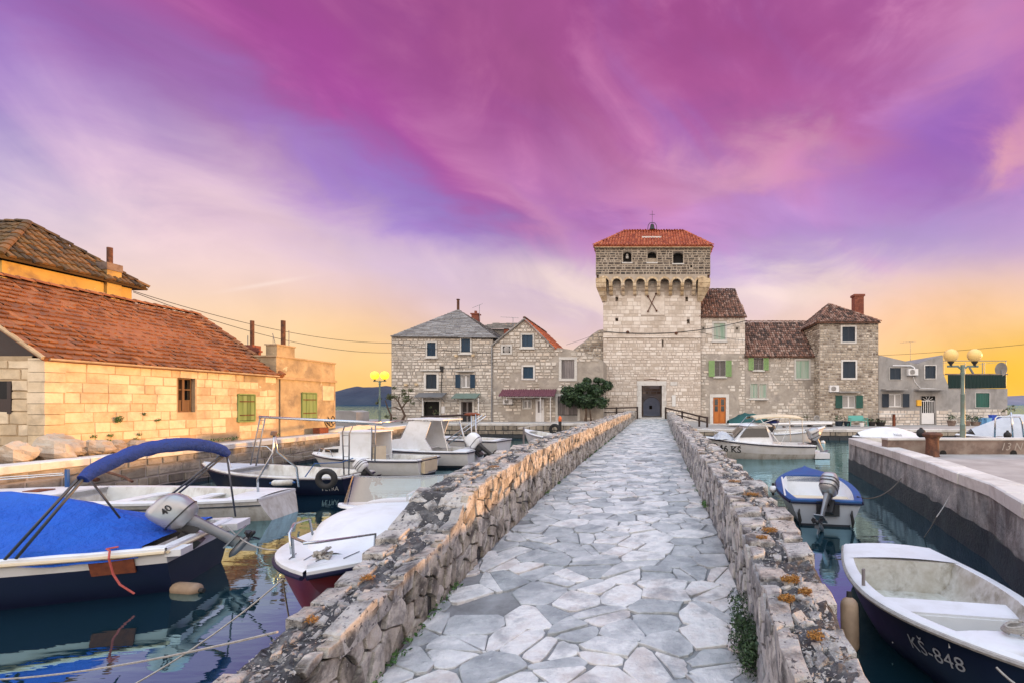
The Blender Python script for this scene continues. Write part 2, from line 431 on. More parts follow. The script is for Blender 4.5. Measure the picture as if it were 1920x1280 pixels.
M['cement'] = mat('grey_cement', [(0.22, 0.21, 0.20), (0.32, 0.31, 0.30), (0.40, 0.38, 0.36)], 0.92, 1.0, 0, 1.0, 0.4, 12, stain=(0.16, 0.15, 0.14), stain_amt=0.5, stain_scale=1.0, vert=0.3)
M['quay'] = mat('quay_wall_stone', [(0.20, 0.17, 0.13), (0.34, 0.30, 0.24), (0.46, 0.41, 0.34)], 0.9, 2, 0.6, 0.7, 0.8, 10, bdist=0.04, stain=(0.07, 0.065, 0.06), stain_amt=0.7, stain_scale=1.3)
M['quay_wet'] = mat('algae_dark_stone', [(0.008, 0.012, 0.016), (0.030, 0.032, 0.036)], 0.5, 4, 0.4, 0.8, 0.8, 14, bdist=0.03)
M['coping'] = mat('quay_coping', [(0.50, 0.49, 0.46), (0.62, 0.61, 0.58), (0.72, 0.70, 0.67)], 0.8, 2, 0.6, 0.6, 0.5, 25, stain=(0.30, 0.27, 0.24), stain_amt=0.5, stain_scale=2.0)
M['quay_floor'] = mat('quay_paving', [(0.30, 0.28, 0.26), (0.44, 0.42, 0.40)], 0.85, 1.2, 0.4, 0.9, 0.4, 20, stain=(0.18, 0.17, 0.17), stain_amt=0.4, stain_scale=0.8)
M['concrete'] = mat('pier_concrete', [(0.16, 0.17, 0.17), (0.30, 0.31, 0.30), (0.46, 0.46, 0.44)], 0.85, 2.5, 0, 1.3, 0.9, 14, bdist=0.04, stain=(0.07, 0.055, 0.05), stain_amt=0.8, stain_scale=1.8, vert=0.35, spots=(0.5, 0.49, 0.46), spot_scale=3, spot_lo=0.68)
M['brown_concrete'] = mat('rusty_concrete', [(0.12, 0.085, 0.07), (0.22, 0.16, 0.13), (0.30, 0.25, 0.21)], 0.9, 2.0, 0, 1.0, 0.6, 16, stain=(0.08, 0.05, 0.04), stain_amt=0.6, stain_scale=2.2)
M['tile_orange'] = mat('weathered_orange_tile', [(0.15, 0.055, 0.022), (0.26, 0.095, 0.034), (0.33, 0.135, 0.05)], 0.8, 2.0, 0.7, 0.5, 0.3, 20, stain=(0.12, 0.05, 0.03), stain_amt=0.4, stain_scale=0.9)
M['tile_red'] = mat('new_red_barrel_tile', [(0.24, 0.045, 0.02), (0.42, 0.10, 0.04), (0.50, 0.16, 0.07)], 0.75, 2.0, 0.9, 0.4, 0.2, 20)
M['tile_brown'] = mat('old_brown_barrel_tile', [(0.045, 0.03, 0.025), (0.12, 0.07, 0.05), (0.26, 0.13, 0.09), (0.34, 0.24, 0.19)], 0.85, 3.0, 0.9, 0.5, 0.4, 20)
M['tile_moss'] = mat('mossy_barrel_tile', [(0.035, 0.022, 0.012), (0.10, 0.055, 0.02), (0.20, 0.10, 0.035)], 0.85, 2.0, 0.9, 0.5, 0.4, 20, stain=(0.12, 0.085, 0.02), stain_amt=0.4, stain_scale=1.2)
M['slate'] = mat('grey_stone_slab', [(0.16, 0.15, 0.15), (0.24, 0.23, 0.22), (0.32, 0.31, 0.30)], 0.85, 1.5, 0.7, 0.6, 0.5, 12)
M['wood_old'] = mat('grey_weathered_wood', [(0.10, 0.09, 0.09), (0.20, 0.18, 0.18), (0.30, 0.27, 0.26)], 0.85, 9, 0.6, 0.6, 0.4, 40, streak=True)
M['wood_dark'] = mat('dark_brown_wood', [(0.020, 0.012, 0.010), (0.05, 0.03, 0.025)], 0.7, 9, 0.5, 0.6, 0.3, 40)
M['wood_brown'] = mat('brown_wood', [(0.08, 0.04, 0.02), (0.20, 0.11, 0.05)], 0.7, 9, 0.5, 0.6, 0.3, 40, streak=True)
M['wood_orange'] = mat('varnished_orange_wood', [(0.40, 0.11, 0.015), (0.56, 0.18, 0.03)], 0.45, 9, 0.5, 0.5, 0.2, 40, streak=True)
M['blue_paint'] = mat('dark_blue_shutter_paint', [(0.003, 0.022, 0.05), (0.006, 0.042, 0.085)], 0.55, 6, 0.5, 0.6, 0.2, 40)
M['navy_paint'] = mat('navy_shutter_paint', [(0.008, 0.015, 0.03), (0.015, 0.028, 0.045)], 0.55, 6, 0.5, 0.6, 0.2, 40)
M['dkgreen_paint'] = mat('dark_green_paint', [(0.008, 0.05, 0.04), (0.015, 0.11, 0.08)], 0.55, 6, 0.5, 0.6, 0.2, 40)
M['green_paint'] = mat('faded_green_paint', [(0.10, 0.16, 0.05), (0.17, 0.26, 0.09), (0.24, 0.32, 0.15)], 0.7, 7, 0.6, 0.7, 0.3, 40, streak=True)
M['bright_green'] = mat('light_green_paint', [(0.16, 0.28, 0.10), (0.24, 0.38, 0.15)], 0.65, 7, 0.6, 0.6, 0.2, 40)
M['pale_green'] = mat('bleached_green_paint', [(0.24, 0.36, 0.27), (0.36, 0.46, 0.38), (0.42, 0.42, 0.36)], 0.75, 7, 0.8, 0.7, 0.3, 40, streak=True)
M['pane'] = mat('dark_window_pane', [(0.012, 0.014, 0.018), (0.03, 0.035, 0.04)], 0.12, 2, 0, 0.5, 0.0, spec=0.7)
M['dark'] = mat('unlit_interior', [(0.008, 0.007, 0.007), (0.016, 0.014, 0.013)], 0.95, 2, 0, 0.5, 0.0)
M['curtain'] = mat('net_curtain', [(0.34, 0.33, 0.33), (0.48, 0.47, 0.46)], 0.9, 14, 0, 0.8, 0.0)
M['white'] = mat('white_gelcoat', [(0.66, 0.69, 0.72), (0.76, 0.78, 0.80)], 0.38, 1.6, 0, 0.7, 0.05, 6, spec=0.3, stain=(0.50, 0.50, 0.46), stain_amt=0.35, stain_scale=2.5)
M['white_old'] = mat('aged_white_gelcoat', [(0.50, 0.50, 0.47), (0.66, 0.67, 0.65)], 0.45, 3, 0, 0.9, 0.1, 20, stain=(0.26, 0.22, 0.16), stain_amt=0.55, stain_scale=4, vert=0.4)
M['dirty_floor'] = mat('dirty_boat_floor', [(0.34, 0.31, 0.24), (0.54, 0.54, 0.50), (0.64, 0.66, 0.66)], 0.55, 3.0, 0, 1.0, 0.2, 20, stain=(0.16, 0.13, 0.06), stain_amt=0.7, stain_scale=3.0)
M['white_paint'] = mat('white_paint', [(0.66, 0.66, 0.66), (0.76, 0.76, 0.76)], 0.5, 4, 0.3, 0.5, 0.1, 30)
M['cream'] = mat('cream_canvas', [(0.56, 0.47, 0.32), (0.70, 0.61, 0.45)], 0.85, 3, 0, 0.6, 0.3, 12)
M['navy'] = mat('navy_hull_paint', [(0.004, 0.005, 0.022), (0.008, 0.010, 0.040)], 0.42, 1.5, 0, 0.8, 0.03, 6, spec=0.25)
M['red_hull'] = mat('dark_red_hull', [(0.10, 0.006, 0.010), (0.16, 0.012, 0.016)], 0.4, 2, 0, 0.8, 0.03, 6)
M['blue_deck'] = mat('blue_gunwale_paint', [(0.008, 0.055, 0.20), (0.015, 0.10, 0.30)], 0.5, 3, 0, 0.8, 0.05, 10)
M['grey_hull'] = mat('light_grey_hull', [(0.34, 0.38, 0.44), (0.44, 0.48, 0.54)], 0.35, 2, 0, 0.7, 0.05, 8)
M['antifoul'] = mat('black_antifouling', [(0.010, 0.012, 0.02), (0.02, 0.022, 0.03)], 0.6, 3, 0, 0.6, 0.1, 20)
M['blue_tarp'] = mat('bright_blue_canvas', [(0.002, 0.07, 0.44), (0.006, 0.12, 0.62)], 0.75, 1.2, 0, 0.8, 1.0, 3.2, bdist=0.14)
M['blue_roll'] = mat('dark_blue_canvas', [(0.004, 0.028, 0.20), (0.008, 0.05, 0.32)], 0.7, 3, 0, 0.8, 1.0, 9, bdist=0.09)
M['green_tarp'] = mat('dark_green_canvas', [(0.004, 0.05, 0.05), (0.008, 0.09, 0.085)], 0.7, 2, 0, 0.8, 0.8, 3, bdist=0.06)
M['grey_tarp'] = mat('pale_grey_canvas', [(0.42, 0.45, 0.50), (0.54, 0.57, 0.61)], 0.7, 2, 0, 0.8, 0.8, 3, bdist=0.05)
M['silver'] = mat('silver_cowling', [(0.30, 0.31, 0.33), (0.44, 0.45, 0.47)], 0.3, 3, 0, 0.6, 0.03, 10, metal=0.35, coat=0.4)
M['black_plastic'] = mat('black_motor_plastic', [(0.010, 0.010, 0.012), (0.025, 0.025, 0.028)], 0.4, 4, 0, 0.6, 0.05, 20)
M['steel'] = mat('stainless_tube', [(0.42, 0.44, 0.47), (0.56, 0.58, 0.60)], 0.25, 5, 0, 0.6, 0.0, metal=0.9)
M['steel_dull'] = mat('dull_steel_tube', [(0.16, 0.17, 0.19), (0.28, 0.29, 0.31)], 0.45, 5, 0, 0.6, 0.0, metal=0.6)
M['dark_tube'] = mat('dark_canopy_tube', [(0.03, 0.035, 0.05), (0.07, 0.08, 0.10)], 0.4, 5, 0, 0.6, 0.0, metal=0.3)
M['rubber'] = mat('black_rubber', [(0.012, 0.012, 0.013), (0.025, 0.024, 0.024)], 0.75, 8, 0, 0.6, 0.3, 40)
M['rope'] = mat('grey_rope', [(0.26, 0.24, 0.22), (0.42, 0.40, 0.37)], 0.9, 20, 0, 0.9, 0.6, 90)
M['rope_dark'] = mat('dark_wet_rope', [(0.04, 0.035, 0.03), (0.09, 0.08, 0.07)], 0.8, 20, 0, 0.9, 0.6, 90)
M['red_rope'] = mat('red_cord', [(0.40, 0.06, 0.05), (0.50, 0.12, 0.10)], 0.8, 20, 0, 0.9, 0.3, 90)
M['rust'] = mat('rusty_iron', [(0.04, 0.018, 0.012), (0.10, 0.040, 0.022), (0.20, 0.09, 0.05)], 0.85, 8, 0, 1.0, 0.8, 40)
M['rust_plate'] = mat('rusty_red_plate', [(0.12, 0.03, 0.015), (0.24, 0.07, 0.03)], 0.8, 14, 0, 1.0, 0.4, 40)
M['lamp_green'] = mat('grey_green_lamp_paint', [(0.10, 0.16, 0.14), (0.17, 0.24, 0.21)], 0.5, 6, 0, 0.7, 0.1, 30, stain=(0.14, 0.10, 0.06), stain_amt=0.4, stain_scale=5)
M['globe'] = mat('frosted_lamp_globe', [(0.80, 0.52, 0.16), (0.88, 0.64, 0.24)], 0.35, 2, 0, 0.7, 0.0)  # yellow base colour carries the glow of the light behind the globes
M['globe_lit'] = mat('lit_lamp_globe', [(0.8, 0.6, 0.1)], 0.4, 2, 0, 0.3, 0.0, emit=(1.0, 0.62, 0.01), emit_s=1.6)
M['brick'] = mat('red_chimney_brick', [(0.16, 0.05, 0.035), (0.30, 0.10, 0.06)], 0.9, 6, 0.7, 0.6, 0.4, 30)
M['maroon'] = mat('maroon_corrugated_sheet', [(0.10, 0.03, 0.05), (0.17, 0.06, 0.08)], 0.6, 5, 0, 0.8, 0.1, 20)
M['yellow'] = mat('yellow_box_paint', [(0.70, 0.36, 0.02), (0.80, 0.44, 0.03)], 0.5, 5, 0, 0.4, 0.0)
M['teal'] = mat('teal_plastic', [(0.06, 0.28, 0.24), (0.10, 0.36, 0.30)], 0.5, 5, 0, 0.5, 0.0)
M['blue_plastic'] = mat('blue_plastic', [(0.01, 0.05, 0.40), (0.02, 0.09, 0.50)], 0.45, 5, 0, 0.5, 0.0)
M['sky_plastic'] = mat('light_blue_plastic', [(0.15, 0.36, 0.62), (0.20, 0.44, 0.70)], 0.45, 5, 0, 0.5, 0.0)
M['leaf_dark'] = mat('dark_leaves', [(0.008, 0.022, 0.010), (0.022, 0.055, 0.02), (0.05, 0.10, 0.035)], 0.6, 4, 1.0, 0.3, 0.0)
M['leaf_olive'] = mat('olive_leaves', [(0.03, 0.045, 0.015), (0.08, 0.10, 0.04), (0.14, 0.15, 0.07)], 0.65, 4, 1.0, 0.3, 0.0)
M['leaf_green'] = mat('green_weeds', [(0.02, 0.07, 0.015), (0.05, 0.14, 0.03), (0.10, 0.20, 0.05)], 0.6, 4, 1.0, 0.3, 0.0)
M['bark'] = mat('brown_bark', [(0.05, 0.03, 0.02), (0.12, 0.08, 0.055)], 0.9, 8, 0, 0.9, 0.7, 30)
M['rock'] = mat('warm_rubble_rock', [(0.30, 0.23, 0.17), (0.44, 0.36, 0.27), (0.52, 0.45, 0.36)], 0.9, 3, 0.7, 0.6, 0.9, 14, bdist=0.04)
M['hill'] = mat('hazy_wooded_hillside', [(0.010, 0.022, 0.048), (0.020, 0.036, 0.066), (0.040, 0.055, 0.085)], 0.95, 0.012, 0, 1.0, 0.6, 0.03, bdist=8)  # the blue of distance haze is put into the base colour
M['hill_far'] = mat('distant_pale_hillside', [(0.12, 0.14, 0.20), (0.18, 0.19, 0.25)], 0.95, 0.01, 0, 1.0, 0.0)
M['sign_white'] = mat('white_sign_board', [(0.60, 0.60, 0.58), (0.70, 0.70, 0.68)], 0.5, 5, 0, 0.5, 0.0)
M['blue_door'] = mat('bluish_arched_door', [(0.26, 0.34, 0.46), (0.36, 0.44, 0.56)], 0.7, 3, 0, 0.8, 0.1, 20)
M['glass'] = mat_glass('clear_windscreen', (0.78, 0.84, 0.88), 0.35)
M['fender_tan'] = mat('worn_tan_fender', [(0.22, 0.15, 0.10), (0.42, 0.30, 0.20)], 0.6, 6, 0, 0.8, 0.2, 30)
M['chalk'] = mat('chalk_writing', [(0.34, 0.29, 0.25)], 0.9, 20, 0, 0.8, 0.0)
M['bronze'] = mat('dark_bell_bronze', [(0.02, 0.02, 0.02), (0.04, 0.04, 0.035)], 0.5, 5, 0, 0.6, 0.0, metal=0.5)
M['orange'] = mat('orange_float_plastic', [(0.60, 0.10, 0.02), (0.70, 0.18, 0.04)], 0.5, 5, 0, 0.5, 0.0)
M['screen'] = mat('black_green_net_screen', [(0.004, 0.016, 0.014), (0.010, 0.034, 0.030)], 0.9, 3, 0, 0.8, 0.5, 14)
M['orange_lichen'] = mat('orange_lichen', [(0.16, 0.07, 0.015), (0.36, 0.16, 0.025), (0.28, 0.17, 0.06)], 0.95, 30, 1.0, 0.5, 0.6, 60)

# ---------------------------------------------------------------- stones: every piece its own mesh
def interp(tab, x):
    if x <= tab[0][0]: return tab[0][1]
    for (a, va), (b, vb) in zip(tab, tab[1:]):
        if x <= b:
            k = (x - a) / (b - a)
            k2 = k
            return va + (vb - va) * k2
    return tab[-1][1]

def clip_half(poly, p, n):
    """keep the side of the line through p with normal n where (q-p).n <= 0"""
    out = []
    m = len(poly)
    for i in range(m):
        a, b = poly[i], poly[(i + 1) % m]
        da = (a[0]-p[0])*n[0] + (a[1]-p[1])*n[1]
        db = (b[0]-p[0])*n[0] + (b[1]-p[1])*n[1]
        if da <= 0: out.append(a)
        if (da < 0 < db) or (db < 0 < da):
            k = da / (da - db)
            out.append((a[0] + (b[0]-a[0])*k, a[1] + (b[1]-a[1])*k))
    return out

def voronoi(seeds, bounds, gap=0.0, rad=None, gaprnd=0.0):
    """cells of the seeds inside a convex boundary polygon, each shrunk by gap"""
    cell = rad
    grid = {}
    for i, s in enumerate(seeds):
        grid.setdefault((int(s[0] // cell), int(s[1] // cell)), []).append(i)
    out = []
    for i, s in enumerate(seeds):
        poly = list(bounds)
        gx, gy = int(s[0] // cell), int(s[1] // cell)
        near = []
        for dx in (-2, -1, 0, 1, 2):
            for dy in (-2, -1, 0, 1, 2):
                for j in grid.get((gx+dx, gy+dy), ()):
                    if j != i:
                        t = seeds[j]
                        near.append(((t[0]-s[0])**2 + (t[1]-s[1])**2, j))
        near.sort()
        for d2, j in near[:18]:
            t = seeds[j]; d = math.sqrt(d2)
            if d < 1e-6: continue
            n = ((t[0]-s[0]) / d, (t[1]-s[1]) / d)
            h = d / 2 - gap
            poly = clip_half(poly, (s[0]+n[0]*h, s[1]+n[1]*h), n)
            if len(poly) < 3: break
        if len(poly) >= 3:
            clean = [poly[0]]
            for q in poly[1:]:
                if math.hypot(q[0]-clean[-1][0], q[1]-clean[-1][1]) > 0.02: clean.append(q)
            if len(clean) >= 3: out.append(clean)
    return out

def slab(mb, poly, f, depth, bev, rnd, jit=0.0, sub=False, dome=0.0, base=0.0, tilt=0.0, r=rng, cut=0.0):
    """a stone with outline poly (u, v), standing depth proud of the surface f(u, v, w), its arrises worn back by bev"""
    ar = sum(a[0]*b[1] - b[0]*a[1] for a, b in zip(poly, poly[1:] + poly[:1]))
    if ar < 0: poly = poly[::-1]
    if cut:
        q = []; n0 = len(poly)
        for i in range(n0):
            a, b, c = poly[i-1], poly[i], poly[(i+1) % n0]
            for e in (a, c):
                L = math.hypot(e[0]-b[0], e[1]-b[1]); k = min(0.3, cut * r.uniform(.5, 1.5) / max(L, 1e-4))
                q.append((b[0] + (e[0]-b[0])*k + r.uniform(-jit, jit)*.25, b[1] + (e[1]-b[1])*k + r.uniform(-jit, jit)*.25))
        poly = q; sub = len(q) < 9
    if sub:
        q = []
        for a, b in zip(poly, poly[1:] + poly[:1]):
            q.append(a)
            L = math.hypot(b[0]-a[0], b[1]-a[1])
            if L > 5 * jit:
                k = r.uniform(0.35, 0.65); e = r.uniform(-jit, jit)
                q.append((a[0] + (b[0]-a[0])*k - (b[1]-a[1])/L*e, a[1] + (b[1]-a[1])*k + (b[0]-a[0])/L*e))
        poly = q
    elif jit: poly = [(a + r.uniform(-jit, jit), b + r.uniform(-jit, jit)) for a, b in poly]
    n = len(poly)
    cu = sum(p[0] for p in poly) / n; cv = sum(p[1] for p in poly) / n
    size = max(1e-3, sum(math.hypot(p[0]-cu, p[1]-cv) for p in poly) / n)
    k = max(0.3, 1 - bev / size)
    tu, tv = r.uniform(-tilt, tilt), r.uniform(-tilt, tilt)
    lo = [f(u, v, base) for u, v in poly]
    mid = [f(u, v, max(base + 0.002, depth - bev * 0.7 + (u-cu)*tu + (v-cv)*tv)) for u, v in poly]
    hi = []
    for u, v in poly:
        kk = k + (r.uniform(-0.06, 0.04) if dome or sub else 0)
        hi.append(f(cu + (u-cu)*kk, cv + (v-cv)*kk, depth + (u-cu)*tu + (v-cv)*tv + (r.uniform(-0.25, 0.25) * bev if sub or dome else 0)))
    i = mb.vs(lo + mid + hi)
    mb.cr = rnd
    F_ = [(i+j, i+(j+1) % n, i+n+(j+1) % n, i+n+j) for j in range(n)] + [(i+n+j, i+n+(j+1) % n, i+2*n+(j+1) % n, i+2*n+j) for j in range(n)]
    if dome:
        c = mb.vs([f(cu, cv, depth + dome)])
        F_ += [(i+2*n+j, i+2*n+(j+1) % n, c) for j in range(n)]
    else:
        F_.append(tuple(i+2*n+j for j in range(n)))
    mb.fs(F_)
    return cu, cv

def screen_size(p, size):
    p = Vector(p)
    if p.y < 0.3: return 0
    x = p.x * F / p.y + CX; y = HY - (p.z - EYE) * F / p.y
    if x < -80 or x > 2000 or y > 1400 or y < -80: return size / p.y * 0.05
    return size / p.y

def pieces(polys, f, parent, material, name, rest_name, depth, bev, maxn=300, minpx=0.0, world=True, flip=False, **kw):
    """polys: list of outlines; the ones that show largest become objects of their own, the rest one stuff part"""
    items = []
    for P in polys:
        cu = sum(p[0] for p in P) / len(P); cv = sum(p[1] for p in P) / len(P)
        sz = max(p[0] for p in P) - min(p[0] for p in P) + max(p[1] for p in P) - min(p[1] for p in P)
        s = screen_size(f(cu, cv, 0), sz / 2)
        items.append((s * F, P))
    items.sort(key=lambda t: -t[0])
    rest = MB(); nr = 0
    for k, (s, P) in enumerate(items):
        d = depth() if callable(depth) else depth
        rnd = rng.random()
        if k < maxn and s >= minpx:
            mb = MB()
            cu, cv = slab(mb, P, f, d, bev, rnd, **kw)
            o = mb.build(name, material, parent, world=world, loc=f(cu, cv, 0), smooth=False)
        else:
            kw2 = dict(kw); kw2['sub'] = False; kw2['cut'] = 0.0
            slab(rest, P, f, d, bev, rnd, **kw2); nr += 1
    if nr: rest.build(rest_name, material, parent, world=world, kind='stuff')

def masonry(u0, u1, v0, v1, ch, sw, holes=(), lim=None, gap=0.012, jit=0.01, skip=None, chjit=0.25, swjit=0.5, r=rng):
    """coursed stones between u0..u1, v0..v1: list of four-cornered outlines; holes and the optional lim(v)->(a, b) are kept clear"""
    out = []
    v = v0
    while v < v1 - ch * 0.4:
        h = ch * r.uniform(1 - chjit, 1 + chjit)
        if v + h > v1 - ch * 0.3: h = v1 - v
        vm = v + h / 2
        a, b = (u0, u1) if lim is None else lim(vm)
        a = max(a, u0); b = min(b, u1)
        segs = [(a, b)] if b > a else []
        for (hu0, hu1, hv0, hv1) in holes:
            if min(v + h, hv1) - max(v, hv0) > 0.25 * h:
                ns = []
                for (p, q) in segs:
                    if hu1 <= p or hu0 >= q: ns.append((p, q)); continue
                    if hu0 > p: ns.append((p, hu0))
                    if hu1 < q: ns.append((hu1, q))
                segs = ns
        for (p, q) in segs:
            u = p
            while u < q - 1e-4:
                w = sw * r.uniform(1 - swjit, 1 + swjit)
                if u + w > q - sw * 0.45: w = q - u
                if w > 3 * gap:
                    hh = h
                    if skip is None or not skip(u + w/2, vm):
                        j = lambda: r.uniform(-jit, jit)
                        out.append([(u+gap/2+abs(j()), v+gap/2+abs(j())), (u+w-gap/2-abs(j()), v+gap/2+abs(j())), (u+w-gap/2-abs(j()), v+hh-gap/2-abs(j())), (u+gap/2+abs(j()), v+hh-gap/2-abs(j()))])
                u += w
        v += h
    return out

def clear_rects(u0, u1, v0, v1, holes):
    """split a wall face into rectangles round its openings"""
    us = sorted({u0, u1, *[min(max(h[k], u0), u1) for h in holes for k in (0, 1)]})
    vs = sorted({v0, v1, *[min(max(h[k], v0), v1) for h in holes for k in (2, 3)]})
    out = []
    for a, b in zip(us, us[1:]):
        run = None
        for c, d in zip(vs, vs[1:]):
            mu, mv = (a+b)/2, (c+d)/2
            inside = any(h[0] < mu < h[1] and h[2] < mv < h[3] for h in holes)
            if inside:
                if run: out.append((a, b, *run)); run = None
            else: run = (run[0] if run else c, d)
        if run: out.append((a, b, *run))
    return out

# ---------------------------------------------------------------- water, hills, ground
w = MB()
w.quad((-9000, -400, 0), (9000, -400, 0), (9000, 9500, 0), (-9000, 9500, 0))
tag(w.build('water', M['water']), kind='structure')
bed = MB(); bed.quad((-9000, -400, -1.6), (9000, -400, -1.6), (9000, 9500, -1.6), (-9000, 9500, -1.6))
tag(bed.build('ground', M['quay_wet']), kind='structure')

def ridge(name, x0, x1, D, prof, depth, material, seed):
    n = 90; P = []
    for i in range(n + 1):
        x = x0 + (x1 - x0) * i / n
        h = prof(i / n) * (1 + 0.10 * (noise.noise(Vector((x / 90, seed, 0))) + 0.5 * noise.noise(Vector((x / 25, seed, 3)))))
        row = []
        for j in range(9):
            t = j / 8
            z = h * math.sin(t * PI * 0.5) ** 0.8 * (1 + 0.12 * noise.noise(Vector((x / 60, t * 5, seed))))
            if j == 8: z = h
            row.append((x, D + depth * t, z - (3 if j == 0 else 0)))
        row.append((x, D + depth * 2.2, -3))
        P.append(row)
    m = MB(); m.grid(P)
    return tag(m.build(name, material, smooth=True), kind='structure')
# left hill fills x 600..740, top at y 718
ridge('hills', px_x(560, 1500), px_x(840, 1500), 1500, lambda t: (38.0 + EYE + 27 * math.sin(PI * min(1, t * 1.1 + 0.15))) * min(1, t * 30, (1 - t) * 8), 260, M['hill'], 1.0)
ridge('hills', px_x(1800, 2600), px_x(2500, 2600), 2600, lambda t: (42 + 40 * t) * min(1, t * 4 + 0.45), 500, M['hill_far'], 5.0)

# ---------------------------------------------------------------- quays
def stone_row(p0, p1, width, z0, z1, n_or_len, material, parent, name, inward, gap=0.008, jz=0.004):
    """a row of coping stones from p0 to p1 (x, y), each an object"""
    p0, p1 = Vector((*p0, 0)), Vector((*p1, 0))
    d = (p1 - p0); L = d.length; d.normalize()
    inw = Vector((*inward, 0)).normalized() * width
    s = 0; k = 0
    while s < L - 1e-3:
        w_ = n_or_len * rng.uniform(0.7, 1.35)
        if s + w_ > L - n_or_len * 0.4: w_ = L - s
        a = p0 + d * (s + gap); b = p0 + d * (s + w_ - gap)
        dz = rng.uniform(-jz, jz); e = Vector((rng.uniform(-.008, .008), rng.uniform(-.008, .008), 0))
        bv = 0.018
        m = MB(); m.cr = rng.random()
        q = [a + e, b + e, b + inw, a + inw]
        c = sum(q, Vector()) / 4
        lo = [Vector((p.x, p.y, z0)) for p in q]
        mi = [Vector((p.x, p.y, z1 - bv + dz)) for p in q]
        hi = [Vector((p.x + (c.x-p.x)*0.03 + (d.x if i in (0, 3) else -d.x)*bv*0.5 + inw.normalized().x*(bv if i < 2 else -bv*.2), p.y + (d.y if i in (0, 3) else -d.y)*bv*0.5 + inw.normalized().y*(bv if i < 2 else -bv*.2), z1 + dz)) for i, p in enumerate(q)]
        i = m.vs(lo + mi + hi)
        F_ = [(i+3, i+2, i+1, i), (i+8, i+9, i+10, i+11)]
        for o_ in (0, 4): F_ += [(i+o_+j, i+o_+(j+1) % 4, i+o_+4+(j+1) % 4, i+o_+4+j) for j in range(4)]
        m.fs(F_)
        m.build(name, material, parent, loc=(c.x, c.y, z1))
        s += w_; k += 1

def wall_f(p0, p1):
    """surface map for a vertical wall that runs from p0 to p1; w stands out to the left of that direction turned right"""
    p0, p1 = Vector((*p0, 0)), Vector((*p1, 0))
    d = (p1 - p0).normalized(); nrm = Vector((d.y, -d.x, 0))
    return (lambda u, v, w_: Vector((p0.x + d.x*u + nrm.x*w_, p0.y + d.y*u + nrm.y*w_, v))), (p1 - p0).length

ZL = 1.08    # left and far-left quay top
ZR = 0.73    # far-right quay top
# left quay: body, waterline, block facing
LQ = [(-12.6, 2.0), (-13.8, 10.0), (-14.1, 16.0), (-14.35, 22.0), (-15.1, 28.0), (-15.6, 33.75)]
q = tag(bpy.data.objects.new('quay', None), kind='structure'); C.objects.link(q); q['label'] = 'stone quay along the left water edge'
m = MB()
top = [(x, y, ZL - 0.16) for x, y in LQ] + [(-60, 33.75, ZL - 0.16), (-60, 2.0, ZL - 0.16)]
m.prism([(x, y, -1.6) for x, y, z in top], (0, 0, ZL - 0.16 + 1.6))
m.build('quay_core', M['quay_floor'], q)
for a, b in zip(LQ, LQ[1:]):
    f, L = wall_f(b, a)
    f2 = lambda u, v, w_, f=f: f(u, v, w_)
    wf = (lambda a, b: (lambda: 0))(a, b)
    P = masonry(0, L, 0.12, ZL - 0.17, 0.26, 0.5, gap=0.03, jit=0.02)
    ff, LL = wall_f(a, b)
    pieces(P, lambda u, v, w_, ff=ff: ff(u, v, w_) if True else None, q, M['quay'], 'quay_block', 'small_quay_blocks', lambda: rng.uniform(0.02, 0.06), 0.02, maxn=60, minpx=10)
    P = masonry(0, L, -0.5, 0.12, 0.3, 0.6, gap=0.02, jit=0.02)
    pieces(P, ff, q, M['quay_wet'], 'wet_block', 'small_wet_blocks', 0.05, 0.02, maxn=0)
    dn = (Vector((*b, 0)) - Vector((*a, 0))).normalized(); inw = (-dn.y, dn.x)
    stone_row((a[0] + 0.06, a[1]), (b[0] + 0.06, b[1]), 0.55, ZL - 0.17, ZL, 1.1, M['coping'], q, 'coping_stone', inw)
m = MB(); m.poly([(x - 0.45, y, ZL - 0.03) for x, y in LQ] + [(-60, 33.75, ZL - 0.03), (-60, 2.0, ZL - 0.03)])
m.build('quay_surface', M['quay_floor'], q)

# far quays
def far_quay(x0, x1, yf, z, label, xback):
    q = tag(bpy.data.objects.new('quay', None), kind='structure'); C.objects.link(q); q['label'] = label
    m = MB(); m.box(x0, x1, yf, 43.5, -1.6, z - 0.16)
    m.build('quay_core', M['quay_wet'], q)
    ff, L = wall_f((x0, yf), (x1, yf))
    P = masonry(0, L, 0.28, z - 0.17, 0.28, 0.6, gap=0.03, jit=0.02)
    pieces(P, ff, q, M['quay'], 'quay_block', 'small_quay_blocks', lambda: rng.uniform(0.02, 0.06), 0.02, maxn=150, minpx=9)
    P = masonry(0, L, -0.3, 0.28, 0.28, 0.7, gap=0.02, jit=0.02)
    pieces(P, ff, q, M['quay_wet'], 'wet_block', 'small_wet_blocks', 0.04, 0.02, maxn=0)
    stone_row((x0, yf - 0.07), (x1, yf - 0.07), 0.5, z - 0.17, z, 1.15, M['coping'], q, 'coping_stone', (0, 1))
    m = MB(); m.box(x0, x1, yf + 0.43, 43.5, z - 0.16, z - 0.02)
    m.build('quay_surface', M['quay_floor'], q)
far_quay(-15.6, -1.6, 33.75, ZL, 'stone quay in front of the houses left of the tower', 0)
far_quay(1.6, 33.0, 32.0, ZR, 'stone quay in front of the houses right of the tower', 0)
m = MB(); m.box(-60, -15.55, 33.6, 44, -1.6, ZL - 0.05); m.build('land', M['quay_floor'])['kind'] = 'structure'
m = MB(); m.box(-5.0, 4.6, 36.5, 60, -1.5, ZR - 0.03); m.build('land', M['quay_floor'])['kind'] = 'structure'

